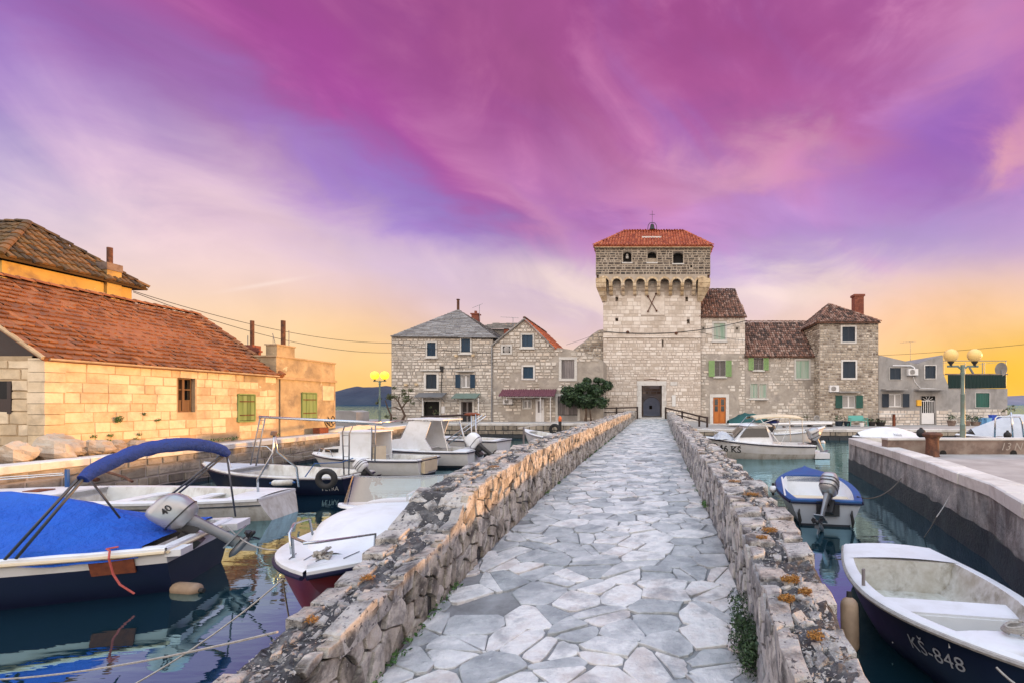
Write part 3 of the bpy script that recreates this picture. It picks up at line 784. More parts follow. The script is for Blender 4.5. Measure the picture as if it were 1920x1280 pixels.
# right pier
PE = [(7.1, 17.1), (6.5, 13.3), (5.88, 10.2), (5.46, 8.44), (5.2, 7.3), (4.62, 5.9), (3.7, 3.4), (2.6, 0.2)]
pier = tag(bpy.data.objects.new('pier', None), kind='structure'); C.objects.link(pier); pier['label'] = 'concrete pier with pale coping on the right'
m = MB()
pts = [(x + 0.10, y) for x, y in PE] + [(20, 0.2), (30, 0.2), (30, 17.1)]
m.prism([(x, y, -1.6) for x, y in pts], (0, 0, 1.0 + 1.58)); m.build('pier_core', M['concrete'], pier)
for k, (a, b) in enumerate(zip(PE, PE[1:])):
    # concrete face: an upper band and a darker band near the water, slightly undercut
    A, B = Vector((*a, 0)), Vector((*b, 0)); dn = (B - A).normalized(); out = Vector((dn.y, -dn.x, 0))
    if out.x > 0: out = -out
    m = MB(); n = 14
    P = []
    for i in range(n + 1):
        p = A + (B - A) * (i / n); row = []
        for z in (1.02, 0.9, 0.75, 0.6, 0.45, 0.36):
            o_ = 0.02 + 0.02 * noise.noise(Vector((p.y * 1.3, z * 3, 1)))
            if i in (0, n): o_ = 0.02
            row.append((p.x + out.x * o_, p.y + out.y * o_, z))
        P.append(row)
    m.grid(P); m.build('pier_face', M['concrete'], pier, smooth=True)
    m = MB(); P = []
    for i in range(n + 1):
        p = A + (B - A) * (i / n); row = []
        for z in (0.47 + 0.06 * noise.noise(Vector((p.y * 2, 4, 1))), 0.35, 0.2, 0.05, -0.2, -0.6):
            o_ = 0.055 + 0.03 * noise.noise(Vector((p.y * 2.3, z * 4, 1)))
            if i in (0, n): o_ = 0.055
            row.append((p.x + out.x * o_, p.y + out.y * o_, z))
        P.append(row)
    m.grid(P); m.build('pier_face', M['quay_wet'], pier, smooth=True)
    stone_row((a[0] + out.x * 0.06, a[1]), (b[0] + out.x * 0.06, b[1]), 0.48, 1.0, 1.2, 0.95, M['coping'], pier, 'coping_stone', (-out.x, -out.y))
m = MB(); m.prism([(x + 0.5, y - 0.05, 1.0) for x, y in PE] + [(30, 0.2, 1.0), (30, 17.0, 1.0)], (0, 0, 0.004)); m.build('pier_surface', M['quay_floor'], pier)
# end face of the pier toward the far quay
m = MB(); m.box(7.1, 30, 17.1, 17.2, -1.6, 1.19); m.build('pier_end', M['coping'], pier)

# ---------------------------------------------------------------- bridge
XL = [(0, -1.55), (2, -1.66), (3, -1.72), (4.4, -1.82), (6, -1.87), (8.6, -1.92), (12.8, -1.86), (17, -1.75), (25, -1.55), (39.4, -1.19)]
XR = [(0, 0.50), (2, 0.58), (3, 0.68), (4.2, 0.80), (5.9, 0.88), (8.7, 0.90), (12.8, 0.94), (17, 0.99), (25, 1.10), (39.4, 1.33)]
ZF = [(0, 0.68), (3, 0.70), (6, 0.74), (9, 0.78), (17, 0.90), (25, 1.00), (39.4, 1.24)]
ZTL = [(0, 1.10), (2, 1.12), (3.9, 1.20), (4.5, 1.28), (4.9, 1.52), (6, 1.58), (8.6, 1.63), (17, 1.72), (25, 1.79), (39.4, 1.86)]
ZTR = [(0, 1.28), (3, 1.33), (5.9, 1.44), (8.7, 1.50), (17, 1.60), (25, 1.68), (39.4, 1.76)]
BY0, BY1 = -1.0, 38.6
bridge = thing('stone_bridge', (0, 0, 0), 'long narrow stone footbridge paved with irregular pale flagstones leading to the tower gate', 'bridge')
m = MB()
ys = [BY0 + (BY1 - BY0) * i / 60 for i in range(61)]
for a, b in zip(ys, ys[1:]):
    m.hexa([(interp(XL, a) - 0.5, a, -0.5), (interp(XR, a) + 0.5, a, -0.5), (interp(XR, b) + 0.5, b, -0.5), (interp(XL, b) - 0.5, b, -0.5),
            (interp(XL, a) - 0.5, a, interp(ZF, a) - 0.03), (interp(XR, a) + 0.5, a, interp(ZF, a) - 0.03), (interp(XR, b) + 0.5, b, interp(ZF, b) - 0.03), (interp(XL, b) - 0.5, b, interp(ZF, b) - 0.03)])
m.build('bridge_body', M['wall_mortar'], bridge)
m = MB(); P = []
n = 220
for i in range(n + 1):
    y = BY0 + (BY1 - BY0) * (i / n) ** 1.7
    row = []
    for j in range(13):
        x = interp(XL, y) - 0.02 + (interp(XR, y) - interp(XL, y) + 0.04) * j / 12
        row.append((x, y, interp(ZF, y) - 0.013 + 0.010 * noise.noise(Vector((x * 3, y * 3, 0))) - 0.008))
    P.append(row)
m.grid(P); m.build('mortar_bed', M['deck_mortar'], bridge, smooth=True)
seeds = []
gridp = {}
def far_enough(x, y, d, k=1.0):
    gx, gy = int(x // .5), int(y // .5)
    for i in (-1, 0, 1):
        for j in (-1, 0, 1):
            for (a, b, e) in gridp.get((gx + i, gy + j), ()):
                if math.hypot(a - x, (b - y) * 1.12) < (d + e) / 2: return False
    gridp.setdefault((gx, gy), []).append((x, y, d))
    return True
for d_, tries in ((0.46, 1500), (0.34, 4200), (0.23, 12000), (0.15, 7000)):
    for _ in range(tries):
        y = BY0 - .3 + (BY1 - BY0 + .6) * rng.random(); x = rng.uniform(-2.15, 1.6)
        if far_enough(x, y, d_): seeds.append((x, y))
cells = []
for P in voronoi(seeds, [(-3, BY0), (3, BY0), (3, BY1), (-3, BY1)], gap=0.0045, rad=0.30):
    ym = sum(p[1] for p in P) / len(P)
    if max(p[1] for p in P) - min(p[1] for p in P) > 1.6: continue
    xl0, xr0 = interp(XL, ym), interp(XR, ym)
    # cut at the parapets (their line tilts a little along the way)
    sl = (interp(XL, ym + 0.3) - interp(XL, ym - 0.3)) / 0.6
    sr = (interp(XR, ym + 0.3) - interp(XR, ym - 0.3)) / 0.6
    P = clip_half(P, (xl0 + 0.02, ym), (-1, sl)); 
    if len(P) > 2: P = clip_half(P, (xr0 - 0.02, ym), (1, -sr))
    if len(P) < 3: continue
    A = abs(sum(a[0]*b[1] - b[0]*a[1] for a, b in zip(P, P[1:] + P[:1]))) / 2
    if A < 0.004: continue
    if rng.random() < 0.025: continue
    if A > 0.06 and rng.random() < 0.42:
        cu = sum(p[0] for p in P) / len(P) + rng.uniform(-.05, .05); cv = sum(p[1] for p in P) / len(P) + rng.uniform(-.05, .05)
        an_ = rng.uniform(0, PI); nx, ny = math.cos(an_), math.sin(an_)
        P1 = clip_half(P, (cu - nx*.004, cv - ny*.004), (nx, ny)); P2 = clip_half(P, (cu + nx*.004, cv + ny*.004), (-nx, -ny))
        for Q in (P1, P2):
            if len(Q) > 2 and abs(sum(a[0]*b[1] - b[0]*a[1] for a, b in zip(Q, Q[1:] + Q[:1]))) / 2 > .004: cells.append(Q)
    else: cells.append(P)
fdeck = lambda u, v, w_: Vector((u, v, interp(ZF, v) + w_ - 0.02))
pieces(cells, fdeck, bridge, M['deck_stone'], 'flagstone', 'small_flagstones', lambda: rng.uniform(0.008, 0.026), 0.006, maxn=300, jit=0.016, sub=True, tilt=0.016, base=-0.02, cut=0.035)

def parapet(name, label, XI, ZT, side, TT, mat_face, seed, lich=()):
    r = random.Random(seed); thick = TT[-1][1]
    TH = lambda y: interp(TT, y)
    root = thing(name, (interp(XI, 10), 10, interp(ZF, 10)), label, 'wall')
    out = lambda y: interp(XI, y) - side * (TH(y) + (0.03 * noise.noise(Vector((y * 0.8, seed, 0)))))
    inn = lambda y: interp(XI, y) + side * 0.0
    bump = lambda y: 0.03 * noise.noise(Vector((y * 1.1, seed, 5)))
    ztop = lambda y: interp(ZT, y) + bump(y)
    # core with a ragged, lichen covered top
    P = []; ys = [BY0 + (BY1 - BY0) * (i / 420) ** 1.9 for i in range(421)]
    for y in ys:
        a, b = inn(y) - side * 0.03, out(y) - side * 0.01
        row = [(a, y, interp(ZF, y) - 0.1)]
        for j in range(13):
            x = a + (b - a) * j / 12
            e = 0.026 * noise.noise(Vector((x * 7, y * 7, seed))) + 0.026 * noise.noise(Vector((x * 21, y * 21, seed))) + 0.012
            row.append((x, y, ztop(y) - 0.035 + e - (0.03 if j in (0, 12) else 0)))
        row.append((b, y, -0.3))
        P.append(row)
    m = MB(); m.grid(P)
    m.build('lichen_top', M['lichen'], root, smooth=False)
    # inner face
    fin = lambda u, v, w_: Vector((inn(u) + side * w_, u, v))
    faces = []
    y = BY0 + 0.3
    cols = []
    # rubble laid in broken courses: a jittered voronoi stretched along the wall
    sd = []
    v = 0.0
    y = BY0
    lay = 0
    H = 1.2
    hrow = 0.125
    for k in range(10):
        y = BY0 - 0.2 + r.uniform(0, 0.2)
        while y < BY1 + 0.3:
            wdt = 0.19 * r.uniform(0.5, 1.9)
            sd.append((y, 0.04 + hrow * k + r.uniform(-0.055, 0.055)))
            y += wdt
    for P_ in voronoi(sd, [(BY0, -0.02), (BY1, -0.02), (BY1, 1.3), (BY0, 1.3)], gap=0.008, rad=0.3):
        ym = sum(p[0] for p in P_) / len(P_)
        h = ztop(ym) - interp(ZF, ym)
        P_ = clip_half(P_, (0, h - 0.015), (0, 1))
        if len(P_) < 3: continue
        A = abs(sum(a[0]*b[1] - b[0]*a[1] for a, b in zip(P_, P_[1:] + P_[:1]))) / 2
        if A < 0.003: continue
        if max(p[0] for p in P_) - min(p[0] for p in P_) > 1.0: continue
        if r.random() < 0.04: continue
        faces.append(P_)
    ff = lambda u, v, w_: fin(u, interp(ZF, u) + v, w_)
    pieces(faces, ff, root, mat_face, 'face_stone', 'small_face_stones', lambda: r.uniform(0.0, 0.026), 0.005, maxn=150, jit=0.016, sub=True, dome=0.002, base=-0.06, r=r, tilt=0.07)
    # outer face down to the water
    P_ = masonry(BY0, BY1, -0.1, 1.0, 0.22, 0.4, gap=0.02, jit=0.02, r=r)
    fo = lambda u, v, w_: Vector((out(u) + side * 0.02 - side * w_, u, (v if v < 0.8 else ztop(u) - 0.06)))
    fo2 = lambda u, v, w_: Vector((out(u) + side * 0.0 - side * w_, u, -0.1 + (v + 0.1) / 1.1 * (ztop(u) - 0.10 + 0.1)))
    pieces(P_, fo2, root, mat_face, 'outer_stone', 'outer_stones', lambda: r.uniform(0.0, 0.04), 0.02, maxn=0)
    # top stones: big ones along both arrises, small broken ones bedded between
    tops = []
    for edge, w0, w1, prob in ((0, -0.02, 0.15, 0.9), (1, thick - 0.15, thick + 0.03, 0.72)):
        y = BY0
        while y < BY1:
            L = r.uniform(0.16, 0.42) * (1 if y < 20 else 1.3)
            if r.random() < prob:
                a = r.uniform(-0.02, 0.04); b = r.uniform(-0.06, 0.09)
                s0, s1 = (w0, w1 + b) if edge == 0 else (w0 - b, w1)
                tops.append([(y + 0.012, s0 + r.uniform(0, .02)), (y + L - 0.012, s0 + r.uniform(0, .02)), (y + L - 0.012 - r.uniform(0, .05), s1 + r.uniform(-.03, .02)), (y + 0.012 + r.uniform(0, .05), s1 + r.uniform(-.03, .02))])
            y += L
    ft = lambda u, v, w_: Vector((interp(XI, u) - side * v * TH(u) / thick, u, ztop(u) + w_))
    pieces(tops, ft, root, M['cap_stone'] , 'cap_stone', 'small_cap_stones', lambda: r.uniform(-0.022, 0.022), 0.012, maxn=100, jit=0.024, sub=True, dome=0.002, base=-0.13, r=r, tilt=0.10)
    sd = []
    for k in range(900):
        yy = BY0 + (BY1 - BY0) * r.random() ** 1.6
        sd.append((yy, r.uniform(0.14, thick - 0.12)))
    sm = []
    for (yy, s) in sd:
        ra = r.uniform(0.02, 0.075) * (1 + 0.03 * yy)
        n_ = r.randint(4, 6); a0 = r.uniform(0, 6)
        sm.append([(yy + ra * r.uniform(.7, 1.3) * math.cos(a0 + 2*PI*k/n_), s + 0.8 * ra * r.uniform(.7, 1.2) * math.sin(a0 + 2*PI*k/n_)) for k in range(n_)])
    pieces(sm, ft, root, M['cap_stone'], 'bedded_stone', 'bedded_stones', lambda: r.uniform(-0.035, 0.005), 0.012, maxn=110, minpx=9, base=-0.06, r=r, tilt=0.25)
    # loose chips and crust
    ch = MB()
    for k in range(5200):
        yy = 1.2 + 15 * r.random() ** 1.9; s = r.uniform(0.03, thick - 0.03)
        ra = r.uniform(0.006, 0.022)
        p = ft(yy, s, -0.03 + r.uniform(0, 0.02))
        i = ch.vs([p + Vector((r.uniform(-1, 1), r.uniform(-1, 1), r.uniform(-.5, .5))) * ra for _ in range(4)] )
        ch.cr = r.random(); ch.fs([(i, i+1, i+2), (i, i+2, i+3), (i, i+3, i+1), (i+1, i+3, i+2)])
    ch.build('stone_chips', M['cap_stone'], root, kind='stuff')
    for (cy_, cs, rad, n_) in lich:
        m = MB()
        for k in range(n_):
            a_ = r.uniform(0, 6.28); q = rad * r.random() ** .6
            u, s = cy_ + q * math.cos(a_) * .8, cs + q * math.sin(a_) * 1.3
            if not (0.0 < s < thick): continue
            p = ft(u, s, r.uniform(.006, .030)); e = r.uniform(.003, .010)
            i = m.vs([p + Vector((r.uniform(-1, 1), r.uniform(-1, 1), r.uniform(-.6, .6))) * e for _ in range(4)]); m.cr = r.random()
            m.fs([(i, i+1, i+2), (i, i+2, i+3), (i, i+3, i+1), (i+1, i+3, i+2)])
        m.build('lichen_patch', M['orange_lichen'], root, kind='stuff')
    return root
parapet('parapet_wall', 'left rubble stone parapet of the bridge, warm beige inside and crusted dark on top', XL, ZTL, 1, [(0, .30), (2.4, .34), (3.5, .45), (4.6, .58), (6, .56)], M['wall_stone'], 11, [(3.35, .30, .05, 260), (2.75, .35, .04, 200), (6.2, .15, .06, 260)])
parapet('parapet_wall', 'right rubble stone parapet of the bridge, grey with orange lichen patches on top', XR, ZTR, -1, [(0, .24), (2, .28), (2.4, .32), (3.1, .40), (4, .43), (6, .48)], M['wall_stone_r'], 23, [(2.90, .22, .055, 700), (2.62, .14, .05, 700), (2.72, .30, .04, 400), (3.9, .22, .06, 600), (3.7, .12, .04, 300), (2.2, .25, .05, 300), (5.2, .25, .07, 400), (5.9, .15, .06, 300)])

def leaf_clump(mb, c, r, n, size, r_, flat=1.0, shell=0.35):
    c = Vector(c)
    for _ in range(n):
        d = Vector((r_.gauss(0, 1), r_.gauss(0, 1), r_.gauss(0, 1) * flat))
        if d.length < 1e-6: continue
        d.normalize()
        k = r_.uniform(shell, 1.0) * (1 + 0.25 * noise.noise(d * 2.3 + c))
        p = c + Vector((d.x * r[0], d.y * r[1], d.z * r[2])) * k
        nrm = (d + Vector((r_.uniform(-1, 1), r_.uniform(-1, 1), r_.uniform(-1, 1))) * 0.8).normalized()
        a = nrm.orthogonal().normalized(); b = nrm.cross(a)
        ang = r_.uniform(0, 6.28); a2 = a * math.cos(ang) + b * math.sin(ang); b2 = nrm.cross(a2)
        s = size * r_.uniform(0.6, 1.3)
        i = mb.vs([p - a2 * s, p + b2 * s * 0.45, p + a2 * s, p - b2 * s * 0.45])
        mb.cr = r_.random(); mb.fs([(i, i+1, i+2, i+3)])

# weeds along the foot of the parapets
t = thing('weed_clump', (0.66, 3.35, 0.72), 'dark green weed clump growing at the foot of the right parapet', 'weed')
m = MB(); r_ = random.Random(3)
for k in range(14): leaf_clump(m, (0.70 + r_.uniform(-.10, .02), 3.25 + r_.uniform(-0.26, 0.30), 0.80 + r_.uniform(-0.04, 0.16)), (0.09, 0.11, 0.09), 230, 0.013, r_)
m.build('foliage', M['leaf_dark'], t, kind='stuff')
m = MB(); r_ = random.Random(4)
for k in range(70):
    y = r_.choice([r_.uniform(2.2, 5), r_.uniform(8, 34), r_.uniform(14, 22)])
    if y < 6 and r_.random() < 0.4: continue
    x = interp(XL, y) + r_.uniform(0.0, 0.05)
    leaf_clump(m, (x, y, interp(ZF, y) + 0.015), (0.06, 0.16, 0.035), 24, 0.018, r_)
for k in range(26):
    y = r_.uniform(6, 30); x = interp(XR, y) - r_.uniform(0.0, 0.05)
    leaf_clump(m, (x, y, interp(ZF, y) + 0.015), (0.06, 0.16, 0.03), 18, 0.016, r_)
leaf_clump(m, (0.86, 7.6, 0.83), (0.06, 0.2, 0.06), 120, 0.02, r_)
tag(m.build('moss', M['leaf_green']), 'green moss and weeds in the joint where paving meets the parapets', 'moss', kind='stuff')

# ---------------------------------------------------------------- building helpers
def rect(a, b, c, d, D):
    """pixel box (x0, y0, x1, y1) on the plane at distance D -> (X0, X1, Z0, Z1)"""
    return (px_x(a, D), px_x(c, D), py_z(d, D), py_z(b, D))

def topz(prof, x):
    return interp(prof, x)

def front(root, prof, z0, D, depth, holes, wall_mat, thick=0.32, body_mat=None, name='wall'):
    """front wall with openings under the roofline prof [(X, Z)...], and the body of the house behind it"""
    u0, u1 = prof[0][0], prof[-1][0]
    us = sorted({u0, u1, *[p[0] for p in prof], *[min(max(h[k], u0), u1) for h in holes for k in (0, 1)]})
    m = MB()
    for a, b in zip(us, us[1:]):
        if b - a < 1e-6: continue
        mu = (a + b) / 2
        hs = sorted([(h[2], h[3]) for h in holes if h[0] < mu < h[1]])
        v = z0
        for (c, d) in hs:
            if c > v: m.box(a, b, D, D + thick, v, c)
            v = max(v, d)
        ta, tb = topz(prof, a + 1e-7), topz(prof, b - 1e-7)
        m.hexa([(a, D, v), (b, D, v), (b, D + thick, v), (a, D + thick, v), (a, D, ta), (b, D, tb), (b, D + thick, tb), (a, D + thick, ta)])
    w = m.build(name, wall_mat, root)
    m = MB()
    pts = [(u0 + 0.01, D + thick, z0 - 0.3), (u1 - 0.01, D + thick, z0 - 0.3)] + [(min(max(x, u0 + 0.01), u1 - 0.01), D + thick, z - 0.01) for x, z in reversed(prof)]
    m.prism(pts, (0, depth - thick, 0))
    m.build('rear_wall', body_mat or wall_mat, root)
    return w

def facing(root, prof, z0, D, holes, material, ch, sw, depth=0.03, bev=0.02, gap=0.03, jit=0.02, skip=None, maxn=0, minpx=9, margin=0.0, chjit=0.3, swjit=0.5, name='stone', z1=None, cap=None):
    u0, u1 = prof[0][0], prof[-1][0]
    zt = max(p[1] for p in prof) if z1 is None else z1
    xs = [u0 + (u1 - u0) * i / 200 for i in range(201)]
    def lim(v):
        ok = [x for x in xs if topz(prof, x) >= v + ch * 0.4]
        return (min(ok), max(ok)) if ok else (0, -1)
    sk = skip
    P = masonry(u0, u1, z0, zt, ch, sw, holes=[(h[0]-margin, h[1]+margin, h[2]-margin, h[3]+margin) for h in holes], lim=lim, gap=gap, jit=jit, skip=lambda u, v: topz(prof, u) < v + ch * 0.3 or (sk(u, v) if sk else False), chjit=chjit, swjit=swjit)
    f = lambda u, v, w_: Vector((u, D - w_, v))
    pieces(P, f, root, material, name, 'small_' + name + 's', (lambda: rng.uniform(depth * 0.4, depth)), bev, maxn=maxn, minpx=minpx)

def patchy(scale, thr, seed, fn=None):
    def s(u, v):
        k = 0.5 + 0.5 * noise.fractal(Vector((u * scale, v * scale, seed)), 0.8, 2.0, 3)
        t = thr if fn is None else thr + fn(u, v)
        return k > t
    return s

def leaf(mb, x0, x1, z0, z1, y, louvre=True, th=0.035):
    """one shutter leaf lying in the plane y (its back)"""
    fw = min(0.06, (x1 - x0) * 0.16)
    mb.cr = rng.random()
    mb.box(x0, x0 + fw, y - th, y, z0, z1); mb.box(x1 - fw, x1, y - th, y, z0, z1)
    mb.box(x0 + fw, x1 - fw, y - th + .002, y, z0, z0 + fw); mb.box(x0 + fw, x1 - fw, y - th + .002, y, z1 - fw, z1)
    if louvre:
        n = max(4, int((z1 - z0) / 0.09)); a = z0 + fw; h = (z1 - z0 - 2 * fw) / n
        for k in range(n):
            zz = a + h * k
            mb.hexa([(x0+fw, y-th*.9, zz+h*.1), (x1-fw, y-th*.9, zz+h*.1), (x1-fw, y-.004, zz+h*.75), (x0+fw, y-.004, zz+h*.75), (x0+fw, y-th*.9, zz+h*.3), (x1-fw, y-th*.9, zz+h*.3), (x1-fw, y-.004, zz+h*.95), (x0+fw, y-.004, zz+h*.95)])
        mb.box(x0 + fw, x1 - fw, y - .004, y - .001, z0 + fw, z1 - fw)
    else:
        n = max(2, int(round((x1 - x0) / 0.16))); w_ = (x1 - x0 - 2 * fw) / n
        for k in range(n):
            mb.cr = rng.random()
            mb.box(x0 + fw + w_*k + .006, x0 + fw + w_*(k+1) - .006, y - th*.8, y - .004, z0 + fw, z1 - fw)
        mb.box(x0 + fw, x1 - fw, y - .004, y - .001, z0 + fw, z1 - fw)

def planks(parent, x0, x1, z0, z1, y, n, material, name='plank', th=0.04):
    w_ = (x1 - x0) / n
    for k in range(n):
        m = MB(); m.cr = rng.random()
        a = x0 + w_*k + .008; b = x0 + w_*(k+1) - .008; j = rng.uniform(-.01, .01)
        m.box(a, b, y - th + j*0.5, y + j*0.5, z0 + abs(j), z1 - abs(j))
        m.build(name, material, parent)

def window(root, r, D, style, smat=None, surround=None, fw=0.14, shutter_w=None, sill=False, recess=0.14, proud=0.05, name='window'):
    """r = (X0, X1, Z0, Z1): the opening. One part with its surround, shutters, sash and pane"""
    x0, x1, z0, z1 = r
    m = MB(); m.cr = rng.random()
    sm = surround or M['coping']
    if fw > 0:
        p = proud
        m.box(x0 - fw, x0, D - p, D + 0.2, z0, z1); m.box(x1, x1 + fw, D - p, D + 0.2, z0, z1)
        m.box(x0 - fw, x1 + fw, D - p - .003, D + 0.2, z1, z1 + fw); m.box(x0 - fw, x1 + fw, D - p - .003, D + 0.2, z0 - fw, z0)
    else:
        m.box(x0, x1, D + recess + 0.04, D + recess + 0.05, z0, z1)
    wn = m.build(name, sm, root)
    y = D + recess
    if sill:
        s = MB(); s.box(x0 - fw - 0.08, x1 + fw + 0.08, D - 0.16, D + 0.01, z0 - fw - 0.10, z0 - fw - 0.004); s.build('sill', sm, wn)
    if style in ('louvre', 'board'):
        xm = (x0 + x1) / 2
        for a, b in ((x0 + .01, xm - .006), (xm + .006, x1 - .01)):
            s = MB(); leaf(s, a, b, z0 + .01, z1 - .01, D + 0.05, style == 'louvre'); s.build('shutter', smat, wn)
        s = MB(); s.box(x0, x1, y, y + 0.02, z0, z1); s.build('pane', M['dark'], wn)
    elif style == 'planks':
        s = MB(); s.box(x0, x1, y, y + 0.02, z0, z1); s.build('pane', M['dark'], wn)
        planks(wn, x0 + .01, x1 - .01, z0 + .01, z1 - .01, D + 0.06, 5, smat)
    elif style == 'dark':
        s = MB(); s.box(x0, x1, y + 0.05, y + 0.07, z0, z1); s.build('pane', M['dark'], wn)  # near-black sheet stands in for the shade inside the opening
    if style in ('sash', 'sash_white', 'sash_curtain'):
        s = MB(); s.box(x0, x1, y, y + 0.02, z0, z1); s.build('pane', M['pane'], wn)
        fm = M['white_paint'] if style != 'sash' else M['wood_old']
        t = 0.07
        s = MB(); xm = (x0 + x1) / 2; ya, yb = y - 0.06, y - 0.005
        s.box(x0, x0+t, ya, yb, z0, z1); s.box(x1-t, x1, ya, yb, z0, z1); s.box(xm-t*.8, xm+t*.8, ya-.002, yb, z0, z1)
        s.box(x0+t, xm-t*.8, ya+.001, yb, z0, z0+t); s.box(x0+t, xm-t*.8, ya+.001, yb, z1-t, z1)
        s.box(xm+t*.8, x1-t, ya+.001, yb, z0, z0+t); s.box(xm+t*.8, x1-t, ya+.001, yb, z1-t, z1)
        if style == 'sash':
            zm = (z0+z1)/2; s.box(x0+t, xm-t*.8, ya+.002, yb, zm-.02, zm+.02); s.box(xm+t*.8, x1-t, ya+.002, yb, zm-.02, zm+.02)
        s.build('sash', fm, wn)
        if style in ('sash_white', 'sash_curtain'):
            for a, b in ((x0+t, xm-t*.8), (xm+t*.8, x1-t)):
                s = MB(); n = 14; P = []
                for i in range(n+1):
                    xx = a + (b-a)*i/n; P.append([(xx, y-0.004-0.006*math.sin(i*2.1), z0+t), (xx, y-0.004-0.006*math.sin(i*2.1), z1-t)])
                s.grid(P); s.build('curtain', M['curtain'], wn)
    if shutter_w:
        for sx in (-1, 1):
            s = MB()
            a, b = (x0 - fw - shutter_w, x0 - fw*.3) if sx < 0 else (x1 + fw*.3, x1 + fw + shutter_w)
            leaf(s, a, b, z0 - 0.02, z1 + 0.02, D - proud - 0.02)
            s.build('shutter', smat, wn)
    return wn

def roof_plane(root, O, U, W, poly, style_mat, col=0.21, row=0.36, r=0.085, name='roof_tiles', base_name='roof', ragged=0.03, base_mat=None, thick=0.10, maxn=0):
    """barrel tiles on the plane O + u U + w W (U along the eave, W up the slope), inside the convex polygon poly of (u, w)"""
    U = Vector(U).normalized(); W = Vector(W).normalized(); N = U.cross(W)
    if N.z < 0: N = -N
    O = Vector(O)
    m = MB(); pts = [O + U*a + W*b for a, b in poly]
    m.prism([p - N * thick for p in pts], N * thick)
    rf = m.build(base_name, base_mat or style_mat, root)
    def inside(u, w_):
        s = None
        for a, b in zip(poly, poly[1:] + poly[:1]):
            c = (b[0]-a[0])*(w_-a[1]) - (b[1]-a[1])*(u-a[0])
            if abs(c) < 1e-9: continue
            if s is None: s = c > 0
            elif (c > 0) != s: return False
        return True
    u0, u1 = min(p[0] for p in poly), max(p[0] for p in poly)
    w0, w1 = min(p[1] for p in poly), max(p[1] for p in poly)
    t = MB(); u = u0 + col / 2
    k = 0
    while u < u1:
        w_ = w0 - 0.02
        du = rng.uniform(-0.008, 0.008)
        while w_ < w1:
            if inside(u, w_ + row * 0.5):
                t.cr = rng.random()
                j = rng.uniform(-ragged, ragged) * 0.4; dw = rng.uniform(-ragged, ragged)
                lo, hi = [], []
                for q in range(5):
                    a = PI * q / 4
                    lo.append(O + U*(u + du + j*.5 + r*1.08*math.cos(a)) + W*(w_ + dw) + N*(0.035 + r*0.95*math.sin(a)))
                    hi.append(O + U*(u + du - j*.5 + r*0.86*math.cos(a)) + W*(w_ + row*1.05 + dw) + N*(0.0 + r*0.80*math.sin(a)))
                i = t.vs(lo + hi)
                t.fs([(i+q, i+q+1, i+5+q+1, i+5+q) for q in range(4)] + [(i+4, i+3, i+2, i+1, i)])
            w_ += row
        # the channel between two rows of covers
        u += col
    t.build(name, style_mat, rf, kind='stuff')
    return rf

def ridge_tiles(parent, a, b, r, L, material, name='ridge_tiles'):
    a, b = Vector(a), Vector(b); d = (b - a); n = max(1, int(d.length / L)); d.normalize()
    s = d.cross(Vector((0, 0, 1))).normalized(); up = s.cross(d)
    step = (b - a).length / n
    m = MB()
    for k in range(n):
        m.cr = rng.random()
        p = a + d * step * k; q = p + d * step * 1.08
        j = rng.uniform(-.01, .01)
        lo = [p + s*r*math.cos(PI*t/5) + up*(r*math.sin(PI*t/5)*0.8 + 0.02 + j) for t in range(6)]
        hi = [q + s*r*0.9*math.cos(PI*t/5) + up*(r*0.8*math.sin(PI*t/5)*0.9 + j - .01) for t in range(6)]
        i = m.vs(lo + hi); m.fs([(i+t, i+t+1, i+7+t, i+6+t) for t in range(5)] + [(i+5, i+4, i+3, i+2, i+1, i), (i+6, i+7, i+8, i+9, i+10, i+11)])
    return m.build(name, material, parent, kind='stuff')

def slab_rows(root, pts, material, row=0.28, name='stone_slabs', th=0.04):
    """rough stone slabs laid in rows over a planar polygon pts [eave-left, eave-right, top-right, top-left] in 3D"""
    A, B, C_, D_ = [Vector(p) for p in pts]
    U = (B - A).normalized(); N = U.cross((D_ + C_) / 2 - (A + B) / 2).normalized()
    if N.z < 0: N = -N
    H = ((C_ + D_) / 2 - (A + B) / 2).length; n = max(2, int(H / row))
    m = MB()
    for k in range(n):
        t0, t1 = k / n, min(1, (k + 1.25) / n)
        L0, R0, L1, R1 = A.lerp(D_, t0), B.lerp(C_, t0), A.lerp(D_, t1), B.lerp(C_, t1)
        w_ = (R0 - L0).length
        if w_ < 0.1: continue
        u = 0.0
        while u < 1:
            du = rng.uniform(0.3, 0.7) / w_
            if u + du > 1 - 0.2 / w_: du = 1 - u
            e = rng.uniform(-0.03, 0.03); h = rng.uniform(0.6, 1.4) * th
            g_ = 0.012 / w_
            a0 = L0.lerp(R0, u + g_); a1 = L0.lerp(R0, u + du - g_); b1 = L1.lerp(R1, u + du - g_); b0 = L1.lerp(R1, u + g_)
            s = (D_ - A).normalized() * e
            m.cr = rng.random()
            m.hexa([a0 + s, a1 + s, b1, b0, a0 + s + N*(h + .02), a1 + s + N*(h + .02), b1 + N*h*.3, b0 + N*h*.3])
            u += du
    return m.build(name, material, root, kind='stuff')

def pipe(root, p, r, h, material, name='stovepipe', cap=False):
    m = MB(); p = Vector(p); m.tube([p, p + Vector((0, 0, h))], r, 10)
    if cap: m.tube([p + Vector((0, 0, h)), p + Vector((0, 0, h + 0.06))], [r*1.5, r*1.2], 10)
    return m.build(name, material, root, smooth=True)

